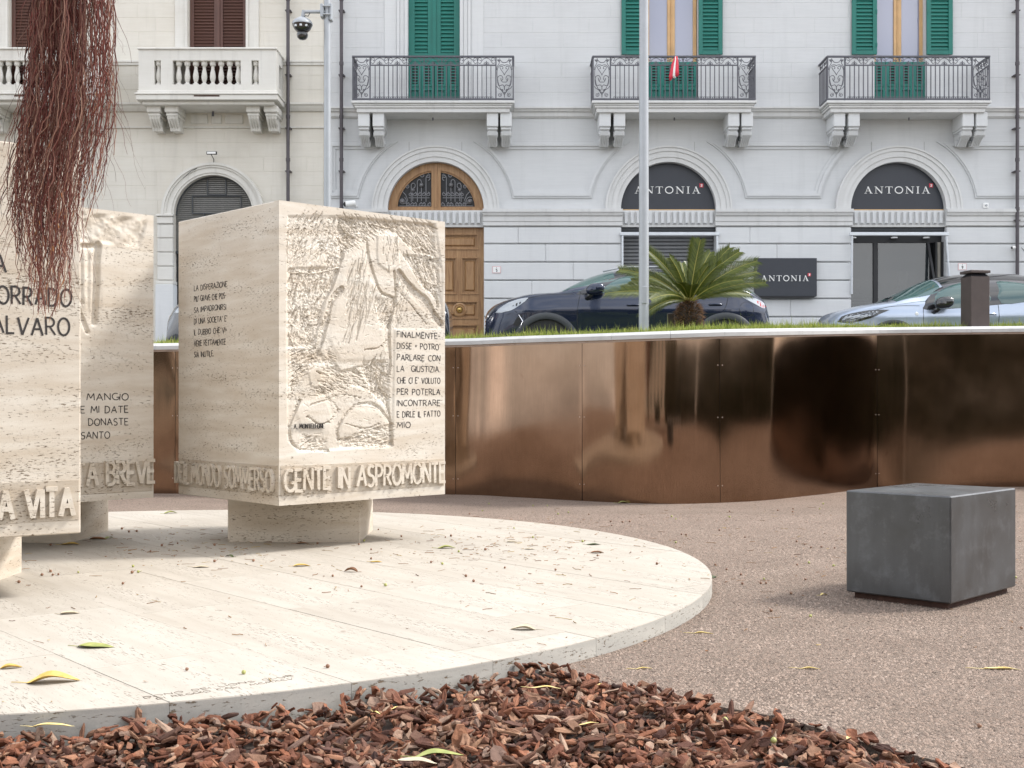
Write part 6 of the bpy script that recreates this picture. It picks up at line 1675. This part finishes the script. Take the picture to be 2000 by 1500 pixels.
tips = [(490, 130, -.1, .10), (1045, 40, .05, .04), (1100, 50, -.1, .05), (1420, 130, .15, .06), (1525, 175, .1, .10), (1720, 275, .05, .12), (1715, 390, .3, .10), (1810, 515, -.2, .12), (215, 370, .05, .16), (60, 630, -.2, .15), (350, 490, .35, .12),
        (450, 890, -.3, .22), (1210, 180, .3, .05), (610, 435, .5, .10), (770, 240, -.3, .08), (1640, 640, .45, .14), (860, 520, -.55, .10), (1010, 540, -.6, .10), (1180, 330, -.25, .06), (240, 570, .25, .14), (1330, 300, -.4, .08), (900, 300, .5, .05), (1560, 480, -.45, .12), (560, 700, -.5, .16)]
for i, (cx, cy, dep, bow) in enumerate(tips):
    px, py = 1170+cx*.18, 460+cy*.18; tip = Vector((X(px, dC+dep), dC+dep, Z(py, dC+dep)))
    v = tip-base; L_ = v.length; side0 = Vector((v.x, v.y*1.0, 0)); 
    mid = base+v*.5+Vector((-v.x*.10, 0, bow*1.1))
    pts = [base*(1-u)**2+mid*(2*u*(1-u))+tip*(u*u) for u in [k_/29 for k_ in range(30)]]
    fm = MB(); m_ = MB(); m_.tube(pts, .009, 5, True, .003); st = m_.build('frond', M['frondstem'], t)
    for j in range(5, 29):
        for sub in (0, .5):
            p = pts[j] if not sub else (pts[j]+pts[min(j+1, 29)])/2; tg = (pts[min(j+1, 29)]-pts[j-1]).normalized(); u = (j+sub)/29
            ln = .19*L_**.5*(math.sin(math.pi*min(max((u-.10)/.98, 0), 1))**.55)*(1 if u < .8 else 1.05)*rr.uniform(.85, 1.1)*.85
            face = Vector((0, -1, .45)).normalized() if abs(tg.y) < .8 else Vector((0, 0, 1)); sd = tg.cross(face)
            if sd.length < .05: sd = tg.cross(Vector((0, 0, 1)))
            sd.normalize(); up = sd.cross(tg).normalized()
            if up.z < 0: up = -up
            for s_ in (-1, 1):
                d_ = (tg*.85+sd*s_*.78+up*.18).normalized(); e = p+d_*ln*.55+up*.004; tp = p+d_*ln+tg*.01+Vector((0, 0, -.012)); wv = tg*.0085
                fm.add([p-wv, p+wv, e+wv*.9+up*.0015, e-wv*.9-up*.0015, tp], [(0, 1, 2, 3), (3, 2, 4)])
    tag(fm.build('leaflets', M['frond'], st), kind='stuff')

# ------------------------------------------------------------------ hanging aerial roots and the limb they grow from
rr = random.Random(17); dR = 5.0; kr = dR/F
t = thing('ficus_tree', 'fig tree whose limb above the picture carries the hanging reddish aerial roots', 'tree', (-5.4, 4.6, 0))
m_ = MB(); m_.tube(smooth_pts([(-5.4, 4.6, -.1), (-5.35, 4.6, 1.2), (-5.2, 4.7, 2.4), (-5.0, 4.8, 3.3)], 4), .34, 14, True, .26); m_.build('trunk', M['treebark'], t, smooth=True)
m_ = MB(); m_.tube(smooth_pts([(-5.0, 4.8, 3.2), (-4.0, 5.0, 3.75), (-2.8, 5.05, 3.62), (-1.2, 5.0, 3.6), (-.2, 5.1, 3.9)], 5), .2, 12, True, .07); m_.build('limb', M['treebark'], t, smooth=True)
rb_ = MB(); tips_ = MB()
def env(py):
    return (interp(py, [(-420, 105), (-100, 75), (0, 66), (100, 60), (200, 52), (300, 36), (400, 30), (500, 52), (560, 66), (600, 74), (660, 84)]), interp(py, [(-420, 165), (-100, 205), (0, 220), (200, 222), (300, 205), (400, 185), (480, 165), (540, 148), (600, 132), (660, 118)]))
clumps = [(rr.gauss(.44, .22), rr.uniform(-.14, .14)) for _ in range(30)]
for i in range(400):
    cu, cy = rr.choice(clumps); u = cu+rr.gauss(0, .045); 
    if i % 3 == 0: u = rr.uniform(-.02, 1.04)
    u = min(max(u, .0+rr.uniform(0, .06)), 1.0+rr.uniform(-.05, .02))
    if u > .78: end = rr.choice([rr.uniform(200, 420), rr.uniform(300, 500)])
    elif u < .12: end = rr.uniform(230, 560)
    else: end = rr.choice([rr.uniform(260, 520), rr.uniform(400, 600), rr.uniform(480, 620)])
    y = dR+cy+rr.gauss(0, .07); n = 46; pts = []; ph = [rr.uniform(0, 6.28) for _ in range(4)]; am = rr.uniform(.3, 1.3); drift = rr.gauss(0, .05)
    flick = rr.gauss(-9, 13) if u < .5 else rr.gauss(0, 14)
    for j in range(n+1):
        py = -420+(end+420)*j/n; a, b_ = env(py); q = j/n; f_ = max(0, (q-.72)/.28)
        px = a+(b_-a)*(u+drift*q)+am*(4.5*math.sin(py*.021+ph[0])+3.8*math.sin(py*.065+ph[1])+2.6*math.sin(py*.16+ph[2]))*min(1, q*1.5)+flick*f_**1.7
        yy = y+.02*math.sin(py*.018+ph[3])*am
        pts.append((X(px, yy), yy, Z(py, yy)))
    r0 = rr.choice([.0011, .0015, .002, .0028]); rb_.tube(pts, [r0*(1.15-.5*j/n) for j in range(n+1)], 4, False)
    if rr.random() < .35:
        tips_.tube([pts[-3], pts[-2], pts[-1], (pts[-1][0]+rr.gauss(-.005, .01), pts[-1][1], pts[-1][2]-.025)], r0*.75, 4, False, r0*.2)
    for _ in range(rr.choice([0, 1, 1, 2])):    # side rootlets
        j = rr.randrange(14, n-3); p = Vector(pts[j]); sg = rr.choice([-1, 1]); L_ = rr.uniform(.08, .38); k_ = 7
        q_ = [p+Vector((sg*L_*.35*(s_/k_)**.8+.008*math.sin(s_*1.3+ph[0]), .01*math.sin(s_), -L_*(s_/k_))) for s_ in range(k_+1)]
        rb_.tube(q_, [r0*.6*(1-.6*s_/k_) for s_ in range(k_+1)], 3, False)
o = rb_.build('aerial_roots', M['root'], t, smooth=True); tag(o, kind='stuff')
tag(tips_.build('root_tips', M['roottip'], t, smooth=True), kind='stuff')

# ------------------------------------------------------------------ the square behind the camera, seen in the polished bronze
def ficus(x, y, h, rad, label, seed):
    rr = random.Random(seed); t = thing('ficus_tree', label, 'tree', (x, y, 0), 0, 'ficus trees of the square behind the camera')
    m_ = MB(); m_.tube([(x, y, -.1), (x+.1, y, h*.25), (x-.1, y+.1, h*.45)], .38, 10, True, .22)
    for k in range(6):
        a = k*1.05+rr.random(); m_.tube([(x, y, h*.3), (x+math.cos(a)*rad*.35, y+math.sin(a)*rad*.35, h*.5), (x+math.cos(a)*rad*.7, y+math.sin(a)*rad*.7, h*.68)], .16, 7, True, .04)
    m_.build('trunk', M['treebark'], t, smooth=True)
    c = MB()
    for i in range(5200):
        a = rr.uniform(0, 6.28); u = rr.uniform(-1, 1); q = rr.random()**.4; s_ = math.sqrt(1-u*u)
        wob = 1+.18*math.sin(a*3+seed)+.12*math.sin(a*7+u*5)
        p = Vector((x+rad*q*s_*math.cos(a)*wob, y+rad*q*s_*math.sin(a)*wob, h*.66+rad*.62*u*q*wob))
        d1 = Vector((rr.gauss(0, 1), rr.gauss(0, 1), rr.gauss(0, .5))).normalized(); d2 = d1.orthogonal().normalized()*.09; d1 *= .22
        c.add([p-d1, p+d2, p+d1, p-d2], [(0, 1, 2, 3)])
    c.build('crown', M['treeleaf'], t)
for i, (x, y, h, r_, lb) in enumerate([(-7.5, -9, 8, 3.6, 'nearer broad ficus on the square behind the viewer'), (-15, -12, 9, 5, 'farther broad ficus on the square behind the viewer')]):
    ficus(x, y, h, r_, lb, 50+i)
t = thing('building', 'long pale building on the far side of the square, out of view behind the viewer', 'building', (-4, -30, 0))
MB().box(-30, 14, -34, -30, 0, 11).build('wall', M['cream'], t)
for i in range(12):
    for j in range(3): MB().box(-28+i*3.5, -26.8+i*3.5, -30.0, -29.9, 1+j*3.4, 3.2+j*3.4).build('window', M['carglass'], t)
for (x0, x1, y0, y1, h, lb) in ((1.2, 9.6, -7.5, -6, 3.3, 'tall dark laurel hedge added behind the viewer to darken the bronze reflection'), (9.0, 20, -6.0, -4.4, 3.2, 'tall dark laurel hedge added at the right to darken the bronze reflection'), (19.5, 21, -4, 15, 3.2, 'tall dark laurel hedge added on the far right to darken the bronze reflection'), (-4, -1.5, -9, -8, 1.5, 'lower hedge behind the viewer')):
    t = thing('hedge', lb, 'hedge', ((x0+x1)/2, (y0+y1)/2, 0))  # the tall ones are added out of view, to darken the bronze reflection
    c = MB(); rr = random.Random(4)
    for i in range(int(420*max(x1-x0, y1-y0)*h)):
        p = Vector((rr.uniform(x0, x1), rr.uniform(y0, y1), rr.uniform(0, h))); d1 = Vector((rr.gauss(0, 1), rr.gauss(0, 1), rr.gauss(0, 1))).normalized(); d2 = d1.orthogonal().normalized()*.06; d1 *= .12
        c.add([p-d1, p+d2, p+d1, p-d2], [(0, 1, 2, 3)])
    c.build('foliage', M['treeleaf'], t); MB().box(x0+.3, x1-.3, y0+.3, y1-.3, 0, h-.3).build('inner_stems', M['treebark'], t)

t = thing('added_stone_bench', 'long pale stone bench added behind the viewer for a bright band in the bronze reflection', 'bench', (6, -4.2, 0))  # unseen bench, added to lay a pale horizontal band in the bronze
MB().box(2.4, 9.5, -4.6, -4.1, .36, .46, .01).build('seat', M['coping'], t)
for k in range(6): MB().box(2.7+k*1.3, 2.9+k*1.3, -4.55, -4.15, 0, .36, .01).build('leg', M['coping'], t)
MB().box(-3, 20, -3.2, -2.9, -.02, .10, .01).build('added_kerb', M['coping'], kind='structure')  # unseen pale strip, added as another bright band for the bronze to reflect
# ------------------------------------------------------------------ fallen leaves, petals, small figs
def leaf_mesh(L_, wd, curl, cup, seed, mat, petiole=.25, fold=0.0):
    rr = random.Random(seed); m_ = MB(); nu, nv = 12, 6; ph = rr.uniform(0, 6)
    def f(u, v):
        s_ = -1+2*v; w_ = wd*(math.sin(math.pi*min(1, u*.97+.02)**.85)**.8)*(1-.25*u)
        x = (u-.5)*L_; z = .42*curl*L_*(math.sin(math.pi*u)**1.5)+.015*L_*math.sin(5*u+ph)+.6*cup*abs(s_)**1.6*w_*.9+fold*L_*u**3+.012*L_*math.sin(9*u+ph)*abs(s_)
        return (x, s_*w_*(1-.25*abs(cup)), max(z, .0008)+.0015)
    m_.grid(f, nu, nv); vs = list(m_.v); n_ = len(vs); m_.v += [(x, y, z-.0009) for x, y, z in vs]; m_.f += [[i+n_ for i in q][::-1] for q in m_.f]; m_.mi = [0]*len(m_.f)
    if petiole: m_.tube([(-.5*L_, 0, .0025), (-.5*L_-petiole*L_*.5, .03*L_, .004), (-.5*L_-petiole*L_, .02*L_, .0025+.02*L_)], .0009*(1+L_*4), 5)
    return m_.mesh('fallen_leaf', mat, (0, 0, 0), True)
def put(me, name, px, py, z, rot, label, cat, group=None, tilt=0):
    p = G(px, py, z); o = link(name, me); o.location = p; o.rotation_euler = (tilt, 0, R(rot)); tag(o, label, cat, group); return o
LV = [  # px, py, length(px), angle on the ground, material, curl, cup, label
 (105, 1332, 120, 12, 'leafyellow', .20, .5, 'large arched yellow leaf near the left edge of the platform'),
 (188, 1264, 88, -4, 'leafgreen', .05, .35, 'pointed green leaf lying flat on the left of the platform'),
 (22, 1305, 50, 20, 'leafyellow', .10, .8, 'rolled yellow brown leaf at the left edge of the platform'),
 (137, 1199, 44, 15, 'leafpale', .12, .6, 'tan dry leaf in the open left half of the platform'),
 (685, 1117, 36, 160, 'leafbrown', .35, 1.1, 'crumpled orange brown leaf in front of the carved block'),
 (872, 1071, 44, 5, 'leafgreen', .16, .5, 'yellow green leaf to the right of the carved block'),
 (1022, 1230, 62, 175, 'leafpale', .14, .7, 'pale curled dry leaf on the right half of the platform'),
 (334, 1003, 32, 30, 'leafgreen', .25, .6, 'small upright green leaf on the bright strip between two blocks'),
 (192, 1054, 40, 5, 'leafbrown', .08, .8, 'dark brown leaf in the shade beside the middle pedestal'),
 (213, 1052, 26, 60, 'leafgreen', .3, .4, 'green yellow leaf tip standing up beside the middle pedestal'),
 (448, 1088, 24, 160, 'leafdark', .3, .6, 'dark green folded leaf in front of the carved block pedestal'),
 (138, 1064, 44, 8, 'leafyellow', .1, .6, 'dull yellow leaf in the shade between the left and middle pedestals'),
 (1160, 1064, 34, 0, 'leafdark', .05, .4, 'thin dark green leaf near the far rim of the platform'),
 (1167, 1080, 32, 5, 'leafbrown', .12, .7, 'dark brown leaf near the far rim of the platform'),
 (1000, 1059, 26, 0, 'leafpale', .1, .5, 'flat grey green leaf among twigs right of the block'),
 (1035, 1073, 26, -5, 'leafpale', .05, .3, 'pale pinkish leaf among twigs right of the block'),
 (735, 1098, 30, -10, 'leafyellow', .05, .4, 'thin yellow leaf in front of the pedestal corner'),
 (393, 1108, 42, -4, 'leafpale', .05, .3, 'narrow pale straw leaf left of the carved block pedestal'),
 (590, 1106, 40, 15, 'leafyellow', .15, .5, 'narrow yellow leaf with a long curved stalk in front of the pedestal'),
 (590, 1062, 34, 5, 'leafbrown', .05, .4, 'brown leaf against the foot of the pedestal'),
 (1218, 983, 30, 0, 'leafgreen', .25, .3, 'round green leaf leaning at the foot of the bronze wall'),
 (1396, 1128, 26, 70, 'leafdark', .3, .5, 'green and yellow leaf against the rim of the platform'),
 (1609, 1163, 20, 20, 'petal', .3, .8, 'cream petal with a stalk on the gravel left of the seat'),
 (1374, 1238, 48, -6, 'petal', .06, 1.0, 'long yellow petal on the gravel just right of the platform'),
 (1582, 1307, 50, -8, 'petal', .06, 1.0, 'yellow petal on the gravel halfway between platform and seat'),
 (1957, 1308, 84, -5, 'petal', .05, 1.0, 'long yellow petal on the gravel at the right edge'),
 (1258, 1307, 44, 6, 'petal', .06, 1.0, 'yellow petal on the gravel near the tip of the mulch bed'),
 (1658, 1444, 22, 60, 'petal', .4, .6, 'cream petal on the edge of the mulch bed'),
 (1250, 1188, 10, 60, 'leafpale', .4, .6, 'tiny pale chip near the rim of the platform')]
for i, (px, py, ln, ang, mt, cu, cp, lab) in enumerate(LV):
    plat_ = math.hypot(G(px, py, DISC_Z).x-DISC_C[0], G(px, py, DISC_Z).y-DISC_C[1]) < DISC_R; z = DISC_Z if plat_ else (0.0 if not inside(tuple(G(px, py)[:2]), bed_poly) else .03)
    p = G(px, py, z); L_ = ln*p.y/F*.82
    wd = L_*(.31 if mt != 'petal' else .11)
    if mt == 'petal' and ln < 30: wd = L_*.3
    put(leaf_mesh(L_, wd, cu, cp, i, M[mt], .3 if mt != 'petal' else .5), 'fallen_leaf' if mt != 'petal' else 'fallen_petal', px, py, z, ang, lab, 'leaf' if mt != 'petal' else 'petal')
for i, (px, py, ln, ang, mt, lab) in enumerate([(858, 1478, 95, 8, 'leafgreen', 'yellow green leaf lying on the bark mulch at the bottom edge'), (815, 1490, 80, -12, 'leafpale', 'pale dry leaf under the green one on the mulch'),
    (105, 1420, 80, 4, 'petal', 'cream petal on the mulch against the platform edge at left'), (772, 1383, 22, 70, 'petal', 'white petal standing in the mulch below the platform'),
    (932, 1368, 22, 60, 'petal', 'small white petal in the middle of the mulch'), (1065, 1345, 60, -6, 'petal', 'long cream petal near the tip of the mulch bed'), (1150, 1415, 44, 25, 'petal', 'curved cream petal in the right part of the mulch'),
    (735, 1393, 30, -50, 'petal', 'small cream petal half buried in the mulch'), (1172, 1337, 14, 60, 'petal', 'tiny white petal at the gravel edge of the mulch')]):
    p = G(px, py, .03); L_ = ln*p.y/F; put(leaf_mesh(L_, L_*(.2 if mt != 'petal' else .10), .14, .5, 70+i, M[mt], .3), 'fallen_leaf' if mt != 'petal' else 'fallen_petal', px, py, .035, ang, lab, 'leaf' if mt != 'petal' else 'petal')
def fig_mesh(r, mat, stalk):
    m_ = MB(); m_.lathe([(r*.1, -r), (r*.6, -r*.8), (r*.95, -r*.3), (r, .1*r), (r*.8, .6*r), (r*.4, .95*r), (r*.14, 1.05*r)], (0, 0, 0), 12)
    if stalk: m_.tube([(0, 0, r), (r*.15, 0, r*1.6), (r*.1, r*.3, r*2.6)], [r*.22, r*.13, r*.16], 6)
    return m_.mesh('fallen_fig', mat, (0, 0, 0), True)
figm = {('b', 1): fig_mesh(.0088, M['berrybrown'], True), ('b', 0): fig_mesh(.0080, M['berrybrown'], False), ('g', 1): fig_mesh(.0085, M['berrygreen'], True), ('g', 0): fig_mesh(.0082, M['berrygreen'], False)}
FB = [(82, 1125), (99, 1118), (103, 1125), (114, 1124), (37, 1139), (258, 1120), (365, 1311), (650, 1127), (238, 1034), (252, 1040), (267, 1039), (316, 1067), (347, 1063), (419, 1066), (419, 1098), (434, 1039), (449, 1037), (495, 1097), (620, 1063), (294, 1079), (99, 1066),
      (725, 1075), (725, 1093), (784, 1049), (870, 1051), (881, 1048), (842, 1100), (986, 1111), (910, 1127), (925, 1137), (1085, 1115), (948, 1075), (1283, 1103), (706, 1148), (739, 1036), (701, 1065), (188, 1043), (640, 1305 - 0), (240, 1142), (1167, 1087),
      (1425, 1000), (1519, 998), (1549, 995), (1548, 1001), (1556, 1059), (1572, 1065), (1584, 1071), (1604, 1070), (1630, 1072), (1557, 1105), (1573, 1134), (1496, 1141), (1486, 1141), (1913, 1422), (1397, 1105), (1419, 1114), (1447, 1124), (1450, 1142), (1545, 1161), (1995, 1229), (1331, 1045), (1340, 1046), (1193, 1020), (1195, 1028), (1216, 1021), (1230, 1020), (1150, 1006), (917, 1005), (1405, 1037), (1455, 1051), (1506, 1195)]
FG = [(153, 1120), (260, 1108), (270, 1119), (476, 1317), (711, 1058), (864, 1103), (896, 1079), (753, 1145), (1004, 1033), (1041, 1051), (1138, 1059), (1608, 985), (1601, 995), (1580, 1101), (1628, 1107), (1492, 1133), (1583, 1206), (1984, 1130), (955, 985), (1041, 989), (1069, 989), (1312, 1010), (942, 999), (1320, 1061), (1110, 1002), (1425, 1011), (1320, 1015), (1090, 1005)]
for kind, L_ in (('b', FB), ('g', FG)):
    for i, (px, py) in enumerate(L_):
        q = G(px, py, DISC_Z); on = math.hypot(q.x-DISC_C[0], q.y-DISC_C[1]) < DISC_R; z = DISC_Z if on else 0.0
        me = figm[(kind, (i*7 % 3) > 0)]; o = link('fallen_fig', me); p = G(px, py, z); o.location = (p.x, p.y, z+.0082); rr = random.Random(i+py); o.rotation_euler = (R(rr.uniform(65, 95)), 0, rr.uniform(0, 6.28)); s_ = rr.uniform(.75, 1.1); o.scale = (s_,)*3
        c_ = 'brown' if kind == 'b' else 'green'; w_ = 'on the round travertine platform' if on else 'on the pinkish gravel around the platform'
        tag(o, 'small round %s fallen fig %s' % (c_, w_), 'fig', '%s figs fallen %s' % (c_, w_))
o = link('fallen_fig', fig_mesh(.010, M['berrygreen'], False)); o.location = G(1416, 1406, .02); tag(o, 'green fig lying on the bark mulch near the gravel edge', 'fig')
o = link('fallen_fig', fig_mesh(.010, M['berrygreen'], False)); o.location = G(1511, 1446, .02); tag(o, 'pale green fig lower down on the bark mulch', 'fig')
# crumbs, twigs and stalks: nobody could count them
rr = random.Random(77); lt = MB()
def scrap(px, py, n=1):
    q = G(px, py, DISC_Z); on = math.hypot(q.x-DISC_C[0], q.y-DISC_C[1]) < DISC_R; z = DISC_Z if on else 0.0; p = G(px, py, z)
    if inside((p.x, p.y), bed_poly) and not on: return
    a = rr.uniform(0, 6.28); k = rr.random()
    if k < .45:
        L_ = rr.uniform(.02, .085); pts = [(p.x+math.cos(a)*L_*t_+rr.gauss(0, .002), p.y+math.sin(a)*L_*t_+rr.gauss(0, .002), z+.002+rr.uniform(0, .004)) for t_ in (0, .3, .6, 1)]; lt.tube(pts, rr.uniform(.001, .0022), 4)
    else:
        s_ = rr.uniform(.004, .013); ring_ = [(p.x+s_*math.cos(t_+a)*rr.uniform(.4, 1.2), p.y+s_*.6*math.sin(t_+a)*rr.uniform(.5, 1.2), z+.001+rr.uniform(0, .005)) for t_ in np.linspace(0, 5.2, 6)]
        lt.add(ring_+[(p.x, p.y, z+.005)], [(i, (i+1) % 6, 6) for i in range(6)])
for _ in range(200): scrap(rr.gauss(960, 120), rr.gauss(1066, 18))
for _ in range(170): scrap(rr.gauss(400, 130), rr.gauss(1066, 20))
for _ in range(150): scrap(rr.uniform(0, 1350), 1020+abs(rr.gauss(0, 150)))
for _ in range(420): scrap(rr.uniform(900, 2000), 985+abs(rr.gauss(0, 110)))
tag(lt.build('leaf_litter', M['root2'] if 'root2' in M else randcol('litter', [(.20, .09, .04), (.33, .19, .08), (.12, .06, .04), (.45, .33, .14)], .8, .1)), 'small twigs, stalks and leaf crumbs scattered over the platform and gravel', 'litter', kind='stuff')
